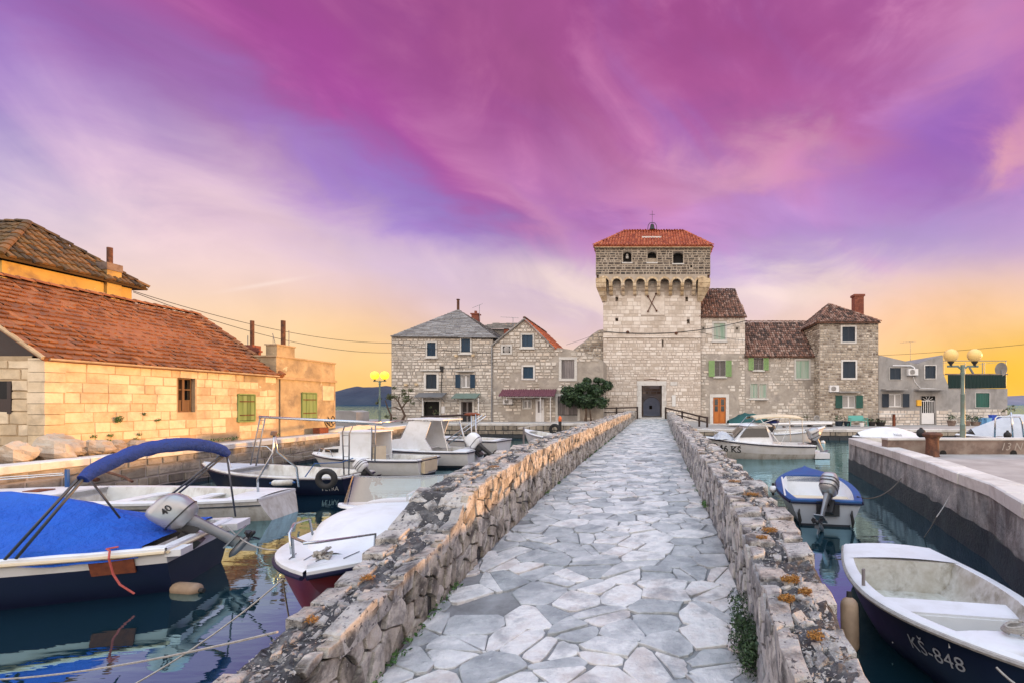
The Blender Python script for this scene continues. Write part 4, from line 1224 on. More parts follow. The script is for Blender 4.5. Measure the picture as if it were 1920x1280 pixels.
def antenna(root, p, h, w_, tilt=0.1, n=5, name='antenna'):
    m = MB(); p = Vector(p); q = p + Vector((0, 0, h))
    m.tube([p, q], 0.022, 5)
    d = Vector((1, 0.3, tilt)).normalized()
    m.tube([q - d*w_*.7, q + d*w_*.3], 0.016, 4)
    for k in range(n):
        c = q - d*w_*.7 + d*w_*k/(n-1)
        e = Vector((-.3, 1, 0)).normalized() * w_ * 0.16
        m.tube([c - e, c + e], 0.009, 4)
    return m.build(name, M['steel_dull'], root)

def ac_unit(root, r, D):
    x0, x1, z0, z1 = r
    m = MB(); m.box(x0, x1, D - 0.34, D - 0.03, z0, z1)
    a = m.build('air_conditioner', M['white_paint'], root)
    m = MB(); c = ((x0+x1)/2 - (x1-x0)*.1, D - 0.345, (z0+z1)/2); rr = min(x1-x0, z1-z0)*0.38
    m.lathe([(rr, 0), (rr, -0.015), (rr*.85, -0.02), (rr*.85, -0.005)], c, 16, 'y')
    for k in range(4): m.box(c[0]-rr, c[0]+rr, D-.372, D-.362, c[2]-rr+rr*2*(k+.5)/4-.008, c[2]-rr+rr*2*(k+.5)/4+.008)
    m.build('fan_grille', M['cement'], a)
    m = MB(); m.box(x0+.06, x0+.10, D-.34, D, z0-.06, z0-.004); m.box(x1-.10, x1-.06, D-.34, D, z0-.06, z0-.004); m.build('bracket', M['steel_dull'], a)
    return a

# ---------------------------------------------------------------- gate tower
TD = 40.0
tw = thing('gate_tower', (0, TD, 1.2), 'tall square stone gate tower with red tiled hip roof, bell and arched corbels', 'tower')
X0, X1 = px_x(1131, TD), px_x(1314, TD)
ZB, ZT_ = 0.7, py_z(523, TD)
gate = rect(1203, 722, 1241, 783, TD)
gate = (gate[0], gate[1], gate[2] - 0.6, gate[3])
holes = [gate] + [rect(*h, TD) for h in [(1154, 557, 1159, 565), (1285, 557, 1290, 566), (1154, 597, 1159, 604), (1288, 599, 1293, 607), (1241, 637, 1244, 650)]]
prof = [(X0, ZT_), (X1, ZT_)]
# wall layer
front(tw, prof, ZB, TD, 0.45, holes, M['tower_mortar'], thick=0.40, body_mat=M['dark'])
bpy.data.objects.remove([c for c in tw.children if c.name.startswith('rear_wall')][0])
m = MB()
m.box(X0 + .01, gate[0] - 0.02, TD + 0.4, TD + 6.0, ZB, ZT_); m.box(gate[1] + 0.02, X1 - .01, TD + 0.4, TD + 6.0, ZB, ZT_)
m.box(gate[0] - 0.02, gate[1] + 0.02, TD + 0.4, TD + 6.0, gate[3] + 0.25, ZT_)
m.build('shaft', M['tower_mortar'], tw)
sund = rect(1202, 548, 1246, 591, TD)
zc = py_z(632, TD)
gs = (gate[0] - 0.38, gate[1] + 0.38, 0, gate[3] + 0.42)
stone_holes = holes[1:] + [gs, sund, rect(1256, 714, 1271, 723, TD), (X0, X1, zc - 0.1, zc + 0.12)]
lo = lambda u, v: v >= zc
def tower_skip(u, v): return noise.noise(Vector((u * 0.9, v * 0.9, 3))) > 0.52
facing(tw, [(X0, zc - 0.1), (X1, zc - 0.1)], ZB, TD, stone_holes, M['tower'], 0.225, 0.36, depth=0.035, bev=0.02, gap=0.025, jit=0.04, maxn=250, minpx=9, skip=tower_skip, chjit=.4, swjit=.65)
facing(tw, prof, zc + 0.12, TD, stone_holes, M['tower'], 0.31, 0.55, depth=0.022, bev=0.015, gap=0.022, jit=0.012, maxn=50, minpx=9, name='ashlar')
# gate surround: big dressed blocks
for side_ in (-1, 1):
    z = 1.2 - 0.3; k = 0
    while z < gate[3] - 0.01:
        h = min(rng.uniform(0.34, 0.5), gate[3] - z)
        if gate[3] - z - h < 0.15: h = gate[3] - z
        x_in = gate[0] if side_ < 0 else gate[1]; x_out = x_in + side_ * (0.34 + 0.05 * (k % 2))
        m = MB(); m.cr = rng.random(); m.box(min(x_in, x_out), max(x_in, x_out), TD - 0.045, TD + 0.35, z + .006, z + h - .006); m.build('jamb_block', M['coping'], tw)
        z += h; k += 1
m = MB(); m.box(gate[0] - 0.38, gate[1] + 0.38, TD - 0.055, TD + 0.35, gate[3], gate[3] + 0.36); m.build('lintel', M['coping'], tw)
m = MB(); m.tube([(gate[0] + 0.2, TD - 0.02, gate[3] + 0.47), ((gate[0]+gate[1])/2, TD - 0.02, gate[3] + 0.53), (gate[1] - 0.2, TD - 0.02, gate[3] + 0.46)], 0.03, 6); m.build('relieving_arch', M['rust'], tw)
m = MB(); m.box(gate[0] - 0.1, gate[1] + 0.1, TD - 0.25, TD + 5.9, 0.9, py_z(782, TD)); m.build('threshold', M['coping'], tw)
m = MB(); m.box(*sund[:2], TD - 0.05, TD + 0.01, *sund[2:]); sdl = m.build('sundial_panel', M['tower'], tw)
for (a, b) in (((1215, 556), (1231, 583)), ((1230, 551), (1215, 584))):
    m = MB(); A, B = at(*a, TD - 0.12), at(*b, TD - 0.12); m.tube([A, B], 0.035, 6)
    m.ball(A, 0.09, 8); m.ball(B, 0.09, 8); m.build('iron_rod', M['rust'], sdl)
m = MB(); r_ = rect(1257, 715, 1270, 722, TD); m.box(*r_[:2], TD - 0.06, TD, *r_[2:]); m.build('plaque', M['coping'], tw)
m = MB(); m.hexa([(X0 - .02, TD - 0.12, zc - .04), (X1 + .02, TD - 0.12, zc - .06), (X1 + .02, TD, zc - .08), (X0 - .02, TD, zc - .08), (X0 - .02, TD - 0.12, zc + .06), (X1 + .02, TD - 0.12, zc + .04), (X1 + .02, TD, zc + .10), (X0 - .02, TD, zc + .10)])
m.build('string_course', M['tower'], tw)
for p in ((1177, 623), (1268, 625)):
    c = at(*p, TD - 0.03); m = MB(); m.lathe([(0.13, 0), (0.13, -0.05), (0.05, -0.08)], c, 12, 'y'); m.build('iron_disc', M['rust'], tw)
m = MB(); r_ = rect(1260, 740, 1267, 761, TD - .1); m.box(*r_[:2], TD - 0.09, TD - 0.05, *r_[2:]); m.build('white_sign', M['sign_white'], tw)
# corbels and arches
HD = 39.2
HX0, HX1 = px_x(1117, HD), px_x(1332, HD)
zA0, zA1 = py_z(531, HD), py_z(515, HD)      # springing and top of the arch band
cxs = [px_x(p, HD) for p in (1145, 1167.7, 1189.8, 1212.2, 1235, 1257.6, 1279.7, 1301.8)]
cw = 0.135
for x in cxs:
    m = MB(); m.cr = rng.random()
    zt = zA0; zb = py_z(551, HD)
    H = zt - zb
    prof_c = [(TD + 0.02, zb), (TD - 0.18, zb + H*.03), (TD - 0.30, zb + H*.16), (TD - 0.34, zb + H*.36), (TD - 0.52, zb + H*.40), (TD - 0.62, zb + H*.52), (TD - 0.64, zb + H*.70), (HD + 0.02, zb + H*.74), (HD - .01, zb + H*.84), (HD - .01, zt), (TD + 0.02, zt)]
    m.prism([(x - cw, y, z) for y, z in prof_c], (2 * cw, 0, 0)); m.build('corbel', M['corbel'], tw)
edges = [HX0 + 0.25] + cxs + [HX1 - 0.25]
for k, (a, b) in enumerate(zip(edges, edges[1:])):
    l = a + (cw if k else 0); r2 = b - (cw if k < len(edges) - 2 else 0)
    rad = (r2 - l) / 2; c = (l + r2) / 2; hh = min(rad, 0.42)
    arc = [(c - rad * math.cos(PI*t/10), zA0 + 0.02 + hh * math.sin(PI*t/10)) for t in range(11)]
    # voussoir stones of each arch, then the band above
    vs_ = []
    for t in range(10):
        (xa, za), (xb, zb_) = arc[t], arc[t+1]
        oa = (c - (rad + 0.14) * math.cos(PI*t/10), zA0 + 0.02 + (hh + 0.16) * math.sin(PI*t/10)); ob = (c - (rad + 0.14) * math.cos(PI*(t+1)/10), zA0 + 0.02 + (hh + 0.16) * math.sin(PI*(t+1)/10))
        vs_.append((xa, za, xb, zb_, oa, ob))
    m = MB()
    for (xa, za, xb, zb_, oa, ob) in vs_:
        m.cr = rng.random()
        m.hexa([(xa, HD - .02, za), (xb, HD - .02, zb_), (xb, HD + .3, zb_), (xa, HD + .3, za), (min(max(oa[0], a), b), HD - .02, oa[1]), (min(max(ob[0], a), b), HD - .02, ob[1]), (min(max(ob[0], a), b), HD + .3, ob[1]), (min(max(oa[0], a), b), HD + .3, oa[1])])
    m.build('arch', M['corbel'], tw)
    m = MB(); P = [(a, zA0)] + ([(l, zA0)] if k else []) + [(x, z + 0.005) for x, z in arc] + ([(b, zA0)] if k < len(edges) - 2 else []) + [(b, zA1), (a, zA1)]
    for t in range(10):
        (xa, za), (xb, zb_) = arc[t], arc[t+1]
        m.hexa([(xa, HD, za), (xb, HD, zb_), (xb, HD + .3, zb_), (xa, HD + .3, za), (xa, HD, zA1), (xb, HD, zA1), (xb, HD + .3, zA1), (xa, HD + .3, zA1)])
    if l > a: m.box(a, l, HD, HD + .3, zA0, zA1)
    if b > r2: m.box(r2, b, HD, HD + .3, zA0, zA1)
    m.cr = rng.random(); m.build('spandrel', M['head_mortar'], tw)
# big stepped corner corbels
for s_ in (-1, 1):
    xo = HX0 if s_ < 0 else HX1; xi = X0 if s_ < 0 else X1
    steps = [(zA0 + 0.42, 1.0), (zA0 + 0.02, 1.0), (zA0 - 0.35, 0.92), (zA0 - 0.62, 0.70), (zA0 - 0.95, 0.45), (zA0 - 1.35, 0.12)]
    for (za, ka), (zb_, kb) in zip(steps, steps[1:]):
        m = MB(); m.cr = rng.random()
        wa, wb = xi + (xo - xi) * ka, xi + (xo - xi) * kb
        da, db = TD - (TD - HD) * ka, TD - (TD - HD) * kb
        xin = xi - s_ * 0.30
        def ring(xo_, d_, z): 
            q = [(min(xin, xo_), d_, z), (max(xin, xo_), d_, z), (max(xin, xo_), TD + .5, z), (min(xin, xo_), TD + .5, z)]
            return q
        m.hexa(ring(wb + s_ * (ka - kb) * 0.10, db - .03, zb_ + .01) + ring(wa, da - .01, za - .01)); m.build('corner_corbel', M['corbel'], tw)
# head
zH1 = py_z(464, HD)
hw = [rect(1168, 473, 1184, 492, HD), rect(1214, 473, 1231, 492, HD), rect(1262, 474, 1281, 494, HD), rect(1294, 497, 1298, 502, HD)]
hprof = [(HX0, zH1), (HX1, zH1)]
front(tw, hprof, zA1, HD, 7.2, hw, M['head_mortar'], thick=0.42, body_mat=M['tower_head'], name='head_wall')
m = MB(); m.box(HX0 + .05, HX1 - .05, HD + .3, HD + 7.1, zA1 - 0.35, zA1 + 0.01); m.build('head_floor', M['tower_head'], tw)
facing(tw, hprof, zA1, HD, hw, M['tower_head'], 0.20, 0.34, depth=0.04, bev=0.025, gap=0.05, jit=0.03, maxn=0, name='dark_stone', margin=0.05, chjit=.3, swjit=.6)
for h in hw[:3]:
    m = MB(); m.box(h[0], h[1], HD + .40, HD + .415, h[2], h[3]); o = m.build('window', M['dark'], tw)
    m = MB(); c = (h[0]+h[1])/2; wv = (h[1]-h[0])/2
    for t in range(8):
        a0, a1 = PI*t/8, PI*(t+1)/8
        xa, xb = c - wv*math.cos(a0), c - wv*math.cos(a1); za, zb_ = h[3] - 0.26 + 0.26*math.sin(a0), h[3] - 0.26 + 0.26*math.sin(a1)
        m.hexa([(xa, HD-.03, za), (xb, HD-.03, zb_), (xb, HD+.39, zb_), (xa, HD+.39, za), (xa, HD-.03, h[3]+.12), (xb, HD-.03, h[3]+.12), (xb, HD+.39, h[3]+.12), (xa, HD+.39, h[3]+.12)])
    m.build('arch_head', M['tower_head'], o)
    m = MB(); m.box(h[0]-.08, h[1]+.08, HD-.06, HD+.1, h[2]-.10, h[2]-.005); m.build('sill', M['coping'], o)
m = MB(); c = at(1176, 481, HD + 0.3); m.ball(c + Vector((0, 0, .12)), 0.11, 8); m.ball(c - Vector((0, 0, .08)), 0.14, 8); m.build('small_statue', M['coping'], tw)
m = MB(); m.box(*[hw[1][0] + .02, hw[1][1] - .02], HD + .30, HD + .38, hw[1][2], hw[1][2] + 0.42); m.build('brick_infill', M['brown_rubble'], tw)
# roof
ez = zH1 + 0.06; E0, E1 = px_x(1113, HD - .25), px_x(1337, HD - .25); ey0, ey1 = HD - 0.25, HD + 7.45
rz_ = 17.72; ry = HD + 3.6
RX0, RX1 = px_x(1170, ry), px_x(1284, ry)
slope = Vector((0, ry - ey0, rz_ - ez)); SL = slope.length
roof_plane(tw, (E0, ey0, ez), (1, 0, 0), slope, [(0, 0), (E1 - E0, 0), (RX1 - E0, SL), (RX0 - E0, SL)], M['tile_red'], col=0.235, row=0.40, r=0.10, ragged=0.015)
roof_plane(tw, (E1, ey1, ez), (-1, 0, 0), Vector((0, ry - ey1, rz_ - ez)), [(0, 0), (E1 - E0, 0), (E1 - RX0, (Vector((0, ry - ey1, rz_ - ez))).length), (E1 - RX1, (Vector((0, ry - ey1, rz_ - ez))).length)], M['tile_red'], col=0.235, row=0.4, r=0.1)
for s_, ex, rx in ((-1, E0, RX0), (1, E1, RX1)):
    sl = Vector((rx - ex, 0, rz_ - ez)); L_ = sl.length
    O_ = (ex, ey1 if s_ < 0 else ey0, ez); U_ = (0, -1 if s_ < 0 else 1, 0); Wd = ey1 - ey0
    k = (ey1 - ry) if s_ < 0 else (ry - ey0)
    roof_plane(tw, O_, U_, sl, [(0, 0), (Wd, 0), (k + .01, L_), (k, L_)], M['tile_red'], col=0.235, row=0.4, r=0.1)
    for yy in (ey0, ey1): ridge_tiles(tw, (ex, yy, ez + .06), (rx, ry, rz_ + .06), 0.11, 0.4, M['tile_red'])
ridge_tiles(tw, (RX0, ry, rz_ + .06), (RX1, ry, rz_ + .06), 0.13, 0.4, M['tile_red'])
m = MB(); m.box(E0 + .06, E1 - .06, ey0 + .05, ey1 - .05, ez - 0.13, ez - 0.03); m.build('eave_board', M['corbel'], tw)
# roof hatch
hc = at(1222, 452, HD + 2.0); m = MB(); m.box(hc.x - .78, hc.x + .78, hc.y - .25, hc.y + .6, hc.z - .35, hc.z + .14); hh_ = m.build('roof_hatch', M['pane'], tw)
m = MB(); m.box(hc.x - .84, hc.x + .84, hc.y - .35, hc.y + .7, hc.z + .14, hc.z + .28); m.build('hatch_lid', M['coping'], hh_)
# bell, frame and cross
bc = Vector((px_x(1223, ry), ry, rz_ + 0.12))
m = MB()
for s_ in (-1, 1): m.tube([bc + Vector((s_*.42, 0, 0)), bc + Vector((s_*.36, 0, .45)), bc + Vector((s_*.22, 0, .66)), bc + Vector((0, 0, .70))], 0.03, 6)
bf = m.build('bell_frame', M['bronze'], tw)
m = MB(); m.lathe([(0.30, 0.04), (0.27, 0.10), (0.20, 0.22), (0.17, 0.45), (0.13, 0.54), (0.03, 0.60)], bc, 16); m.build('bell', M['bronze'], bf, smooth=True)
m = MB(); m.tube([bc + Vector((0, 0, .7)), bc + Vector((0, 0, 1.75))], 0.018, 5); m.tube([bc + Vector((-.24, 0, 1.42)), bc + Vector((.24, 0, 1.42))], 0.016, 5); m.build('cross', M['bronze'], bf)

# courtyard behind the gate
cy = thing('courtyard_house', (0.2, 49.5, 1.1), 'grey courtyard house with bluish arched door seen through the tower gate', 'house')
cD = 49.5
m = MB(); m.box(-4, 4.5, cD, cD + 5, 0.7, 7.5); m.build('wall', M['cement'], cy)
facing(cy, [(-4, 7.5), (4.5, 7.5)], 1.0, cD, [(-0.75, 1.0, 0, 3.2)], M['brown_rubble'], 0.3, 0.5, depth=0.05, gap=0.05)
m = MB(); c = 0.1; arc = [(c + 0.85, 1.0)] + [(c + 0.85*math.cos(PI*t/12), 2.35 + 0.75*math.sin(PI*t/12)) for t in range(13)] + [(c - 0.85, 1.0)]
m.prism([(x, cD - .1, z) for x, z in arc], (0, .1, 0)); d_ = m.build('arched_door', M['blue_door'], cy)
m = MB(); m.box(-.15, .15, cD - .13, cD - .11, 1.9, 2.25); m.build('door_window', M['dark'], d_)
m = MB(); m.tube([(c + 0.92*math.cos(PI*t/12), cD - .08, 2.35 + 0.82*math.sin(PI*t/12)) for t in range(13)], 0.06, 6); m.build('arch_moulding', M['cement'], d_)
m = MB(); m.box(-.1, .9, cD - .05, cD - .02, 4.0, 4.7); m.build('window', M['curtain'], cy)
m = MB(); m.box(X0 + .2, X1 - .2, TD + 5.5, cD, 0.7, 1.12); m.build('courtyard_floor', M['quay_floor'])['kind'] = 'structure'

# ---------------------------------------------------------------- house with the slab roof (left end of the row)
def P2(px, py, D): return (px_x(px, D), py_z(py, D))
AD = 37.0
ha = thing('stone_house', (px_x(830, AD), AD, ZL), 'pale stone house with grey slab hip roof and blue shutters at left end', 'house')
prof = [P2(734, 631, AD), P2(924, 636, AD)]
A_w = {k: rect(*v, AD) for k, v in dict(a=(801, 642, 817, 667), b=(865, 635, 882, 660), c=(799, 701, 819, 728), d=(864, 702, 882, 726), door1=(795, 752, 824, 792), door2=(865, 752, 886, 792)).items()}
hl = list(A_w.values())
front(ha, prof, 0.8, AD, 9.0, hl, M['grey_mortar'])
facing(ha, prof, 0.9, AD, hl, M['grey_rubble'], 0.19, 0.36, depth=0.035, gap=0.028, jit=0.04, maxn=180, minpx=10, margin=0.13, chjit=.4, swjit=.65)
window(ha, A_w['a'], AD, 'louvre', M['blue_paint'], fw=0.10, sill=True)
window(ha, A_w['b'], AD, 'board', M['blue_paint'], fw=0.10, sill=True)
window(ha, A_w['c'], AD, 'louvre', M['navy_paint'], fw=0.16)
window(ha, A_w['d'], AD, 'sash_curtain', M['blue_paint'], fw=0.02, shutter_w=0.36)
for k in ('c', 'd'):
    r_ = A_w[k]; m = MB(); m.box(r_[0] - .35, r_[1] + .35, AD - .22, AD, r_[3] + .24, r_[3] + .34); m.build('cornice', M['coping'], ha)
window(ha, A_w['door1'], AD, 'dark', None, fw=0.10, name='doorway')
dw = window(ha, A_w['door2'], AD, 'sash', None, fw=0.14, name='doorway')
for (a, b, c, d, mt) in ((777, 738, 830, 742, 'steel_dull'), (847, 739, 894, 744, 'lamp_green')):
    r_ = rect(a, b, c, d, AD - .8); m = MB(); m.hexa([(r_[0], AD-.9, r_[2]-.1), (r_[1], AD-.9, r_[2]-.1), (r_[1], AD-.05, r_[3]+.05), (r_[0], AD-.05, r_[3]+.05), (r_[0], AD-.9, r_[2]-.04), (r_[1], AD-.9, r_[2]-.04), (r_[1], AD-.05, r_[3]+.12), (r_[0], AD-.05, r_[3]+.12)])
    aw = m.build('awning', M[mt], ha)
    for x in (r_[0] + .15, r_[1] - .15):
        m = MB(); m.tube([(x, AD - .02, r_[2] - .45), (x, AD - .8, r_[2] - .08)], 0.02, 5); m.build('strut', M['steel_dull'], aw)
for x, yb in ((792, 744), (897, 745)):
    m = MB(); p = at(x, yb, AD - .7); m.tube([p, (p.x, p.y, ZL)], 0.035, 6); m.build('white_post', M['white_paint'], ha)
m = MB(); r_ = rect(829, 761, 835, 774, AD); m.box(r_[0], r_[1], AD - .16, AD - .02, r_[2], r_[3]); m.build('meter_box', M['white_paint'], ha)
for p in ((856, 667), (888, 666), (782, 720), (762, 721)):
    m = MB(); c = at(*p, AD); m.box(c.x - .1, c.x + .1, AD - .2, AD, c.z - .08, c.z + .08); m.build('stone_bracket', M['corbel'], ha)
# pyramid slab roof
e0, e1 = px_x(732, AD - .2), px_x(930, AD - .2); ez0 = py_z(631, AD - .2)
apx = Vector((px_x(859, 41.2), 41.2, py_z(581, 41.2)))
cr = [Vector((e0, AD - .2, ez0)), Vector((e1, AD - .2, ez0 - .1)), Vector((e1 - .2, AD + 9.2, ez0)), Vector((e0, AD + 9.2, ez0))]
m = MB(); i = m.vs([*cr, apx]); m.fs([(i, i+1, i+4), (i+1, i+2, i+4), (i+2, i+3, i+4), (i+3, i, i+4), (i+3, i+2, i+1, i)]); rf = m.build('roof', M['slate'], ha)
for k in range(4): slab_rows(rf, [cr[k], cr[(k+1) % 4], apx, apx], M['slate'], row=0.24)
pipe(ha, apx - Vector((0, 0, .3)), 0.11, 1.15, M['rust'], cap=True)
m = MB(); c = at(892, 596, 42.5); m.box(c.x - .28, c.x + .28, c.y - .28, c.y + .28, c.z - 1.2, c.z + .25); m.box(c.x - .36, c.x + .36, c.y - .36, c.y + .36, c.z + .25, c.z + .35); ch_ = m.build('chimney', M['brick'], ha)
pipe(ch_, c + Vector((0, 0, .3)), 0.12, .3, M['brick'], 'chimney_pot')
antenna(ha, at(899, 600, 42), 1.3, 0.9, 0.5)

# low grey house behind, between the two gables
hb2 = thing('rear_house', (px_x(930, 44), 44, ZL), 'grey rendered dormer with sagging slab roof behind the gabled house', 'house')
r_ = rect(905, 617, 957, 660, 44); m = MB(); m.box(r_[0], r_[1], 44, 47, 1.0, r_[3]); m.build('wall', M['cement'], hb2)
a, b = at(902, 617, 43.6), at(961, 616, 43.6)
m = MB(); m.hexa([a, b, b + Vector((0, 3.6, .9)), a + Vector((0, 3.6, .9)), a + Vector((0, 0, .15)), b + Vector((0, 0, .15)), b + Vector((0, 3.6, 1.05)), a + Vector((0, 3.6, 1.05))]); rf = m.build('roof', M['slate'], hb2)
slab_rows(rf, [a + Vector((0, 0, .15)), b + Vector((0, 0, .15)), b + Vector((0, 3.6, 1.05)), a + Vector((0, 3.6, 1.05))], M['slate'], row=0.5, th=.1)
m = MB(); r_ = rect(945, 616, 953, 632, 43.8); m.box(*r_[:2], 43.75, 44.1, *r_[2:]); m.build('brick_pier', M['brick'], hb2)

# ---------------------------------------------------------------- gabled rubble house
BD = 37.02
hb = thing('gabled_house', (px_x(990, BD), BD, ZL), 'rubble stone gabled house with orange roof side and maroon awning over the door', 'house')
prof = [P2(924.5, 646, BD), P2(984, 599, BD), P2(1037, 650, BD), P2(1075, 656, BD), P2(1100, 662, BD), P2(1131, 676, BD)]
B_w = {k: rect(*v, BD) for k, v in dict(a=(979, 628, 999, 650), b=(981, 687, 1000, 709), c=(1053, 674, 1077, 709), sm=(981, 750, 996, 765), door=(1004, 748, 1020, 791), gate=(1046, 742, 1083, 789), niche=(943, 649, 957, 661)).items()}
hl = list(B_w.values())
front(hb, prof, 0.8, BD, 7.5, hl, M['plaster'])
pk = patchy(0.55, 0.60, 4.0, lambda u, v: (0.22 if v > py_z(700, BD) else -0.05) if u < px_x(1040, BD) else -0.22)
facing(hb, prof, 0.9, BD, hl, M['grey_rubble'], 0.25, 0.40, depth=0.06, gap=0.05, jit=0.035, maxn=200, minpx=9, margin=0.14, skip=pk)
window(hb, B_w['a'], BD, 'board', M['blue_paint'], fw=0.10, sill=True)
window(hb, B_w['b'], BD, 'louvre', M['blue_paint'], fw=0.12)
window(hb, B_w['c'], BD, 'planks', M['wood_old'], fw=0.20)
window(hb, B_w['sm'], BD, 'sash_curtain', None, fw=0.05)
window(hb, B_w['niche'], BD, 'dark', None, fw=0.14, recess=-.02, name='stone_niche')
m = MB(); c = at(950, 655, BD - .02); m.ball(c, 0.26, 10, (1, .25, 1)); m.build('round_relief', M['cement'], hb)
w_ = window(hb, B_w['gate'], BD, 'dark', None, fw=0.18, name='doorway', surround=M['coping']); g_ = B_w['gate']
planks(w_, g_[0] + .02, g_[1] - .02, g_[2] + .5, g_[3] - .02, BD + .05, 9, M['wood_old'])
m = MB(); m.box(g_[0], g_[1], BD - .05, BD + .04, g_[2] - .1, g_[2] + .46); m.build('door_base', M['cement'], w_)
d_ = B_w['door']; m = MB(); m.box(d_[0], d_[1], BD + .02, BD + .07, d_[2], d_[3]); dd = m.build('white_door', M['white_paint'], hb)
m = MB(); m.box(d_[0] + .18, d_[1] - .22, BD + .005, BD + .018, d_[2] + .75, d_[3] - .15); m.build('door_panel', M['wood_old'], dd)
m = MB(); m.tube([(d_[1] - .12, BD - .03, d_[2] + .95), (d_[1] - .12, BD - .03, d_[2] + 1.1)], .02, 6); m.build('door_handle', M['steel_dull'], dd)
# corrugated awning
a0, a1 = px_x(934, BD - 1.1), px_x(1039, BD - 1.1); zf, zb_ = py_z(742, BD - 1.1), py_z(729, BD)
P = []; n = 96
for i in range(n + 1):
    x = a0 + (a1 - a0) * i / n; o_ = 0.035 * math.sin(i * 2 * PI / 4)
    P.append([(x, BD - 1.15, zf + o_), (x, BD - .02, zb_ + o_)])
m = MB(); m.grid(P); P2_ = [[(x, y, z - .02) for x, y, z in row] for row in P]; m.grid(P2_); aw = m.build('awning', M['maroon'], hb)
for xx in (950, 1013, 1032):
    p = at(xx, 745, BD - 1.05); m = MB(); m.tube([(p.x, BD - 1.05, zf - .05), (p.x, BD - 1.05, zf - .3 if xx == 950 else ZL)], 0.03, 6); m.build('white_post', M['white_paint'], aw)
m = MB(); m.tube([(px_x(950, BD-1), BD - 1.05, zf - .06), (px_x(1036, BD-1), BD - 1.05, zf - .06)], .03, 6); m.build('rail', M['white_paint'], aw)
ac_unit(hb, rect(944, 747, 961, 757, BD - .2), BD)
# roof: right slope tiled orange, left slope slabs
gx, gz = P2(984, 598, BD); rx_, rz2 = P2(1040, 652, BD); lx_, lz_ = P2(922, 648, BD)
for (ex, ez_, mt) in ((rx_ + .1, rz2 - .05, 'tile_new'), (lx_, lz_, 'slate')):
    sl = Vector((gx - ex, 0, gz - ez_)); L_ = sl.length
    if mt == 'slate':
        A, B = Vector((ex, BD - .1, ez_)), Vector((ex, BD + 7.5, ez_)); Tp = Vector((gx, 0, gz))
        q = [B, A, Vector((gx, BD - .1, gz + .05)), Vector((gx, BD + 7.5, gz + .05))]
        m = MB(); m.prism(q, Vector((0, 0, -.12))); rf = m.build('roof', M['slate'], hb); slab_rows(rf, q, M['slate'])
    else:
        M['tile_new'] = mat('new_orange_tile', [(0.36, 0.075, 0.02), (0.50, 0.13, 0.045)], 0.75, 2, 0.9, 0.4, 0.2, 20)
        roof_plane(hb, (ex, BD - .1, ez_), (0, 1, 0), sl, [(0, 0), (7.6, 0), (7.6, L_), (0, L_)], M['tile_new'], col=.22, row=.36)
ridge_tiles(hb, (gx, BD - .12, gz + .05), (gx, BD + 7.5, gz + .05), .13, .4, M['tile_brown'])
m = MB(); A, B = Vector((rx_, BD - .14, rz2 - .05)), Vector((gx, BD - .14, gz)); m.tube([A, B], .06, 4); A = Vector((lx_, BD - .14, lz_)); m.tube([A, B], .06, 4); m.build('verge', M['cement'], hb)
antenna(hb, at(962, 628, 37.6) , 1.35, 1.3, 0.0, 4)
m = MB(); p = at(922, 648, BD - .06); m.tube([p, (p.x, p.y, ZL)], .045, 7); m.build('downpipe', M['steel_dull'], hb)

# ruined wall between the gabled house and the tower
rw = thing('ruined_wall', (px_x(1105, 40.5), 40.5, 1), 'broken rubble wall stepping up to the left side of the tower', 'wall')
prof = [P2(1070, 660, 40.5), P2(1084, 648, 40.5), P2(1096, 640, 40.5), P2(1110, 627, 40.5), P2(1122, 619, 40.5), P2(1133, 617, 40.5)]
front(rw, prof, 1, 40.5, 0.8, [], M['grey_mortar'], thick=.5)
facing(rw, prof, 5, 40.5, [], M['brown_rubble'], .26, .42, depth=.07, gap=.05, jit=.04, maxn=90, minpx=9)

# ---------------------------------------------------------------- houses right of the tower
def simple_roof(root, px0, px1, pye, pxr0, pxr1, pyr, De, Dr, material, left_over=0.0, right_over=0.0, back=True, **kw):
    a, b = at(px0, pye, De), at(px1, pye, De); c, d = at(pxr1, pyr, Dr), at(pxr0, pyr, Dr)
    sl = Vector((0, Dr - De, c.z - a.z)); L_ = sl.length
    rf = roof_plane(root, a, (1, 0, 0), sl, [(0, 0), (b.x - a.x, 0), (c.x - a.x, L_), (d.x - a.x, L_)], material, **kw)
    if back:
        bb = Vector((0, 2 * (Dr - De), 0))
        m = MB(); m.prism([d, c, b + bb, a + bb], (0, 0, -.1)); m.build('rear_roof', material, root)
    ridge_tiles(root, d + Vector((0, 0, .05)), c + Vector((0, 0, .05)), .12, .38, material)
    return rf, a, b, c, d

CD = 40.3
hc_ = thing('narrow_house', (px_x(1355, CD), CD, ZR), 'tall narrow house beside the tower with varnished orange double door', 'house')
prof = [P2(1314, 594, CD), P2(1397, 594, CD)]
C_w = {k: rect(*v, CD) for k, v in dict(a=(1338, 606, 1360, 637), b=(1340, 676, 1360, 705), door=(1337, 744, 1361, 794), h1=(1317, 614, 1320, 618), h2=(1380, 614, 1384, 618)).items()}
hl = list(C_w.values())
zsp = py_z(663, CD)
front(hc_, prof, .5, CD, 7.0, hl, M['plaster'])
facing(hc_, prof, zsp, CD, hl, M['tower'], .30, .36, depth=.025, gap=.022, jit=.01, margin=.12, maxn=150, minpx=8, name='ashlar')
pk = patchy(0.7, 0.40, 9.0, lambda u, v: 0.30 if (u < px_x(1326, CD) or u > px_x(1386, CD)) else -0.2)
facing(hc_, [(prof[0][0], zsp), (prof[1][0], zsp)], .6, CD, hl, M['grey_rubble'], .24, .36, depth=.04, gap=.04, jit=.03, margin=.16, skip=pk)
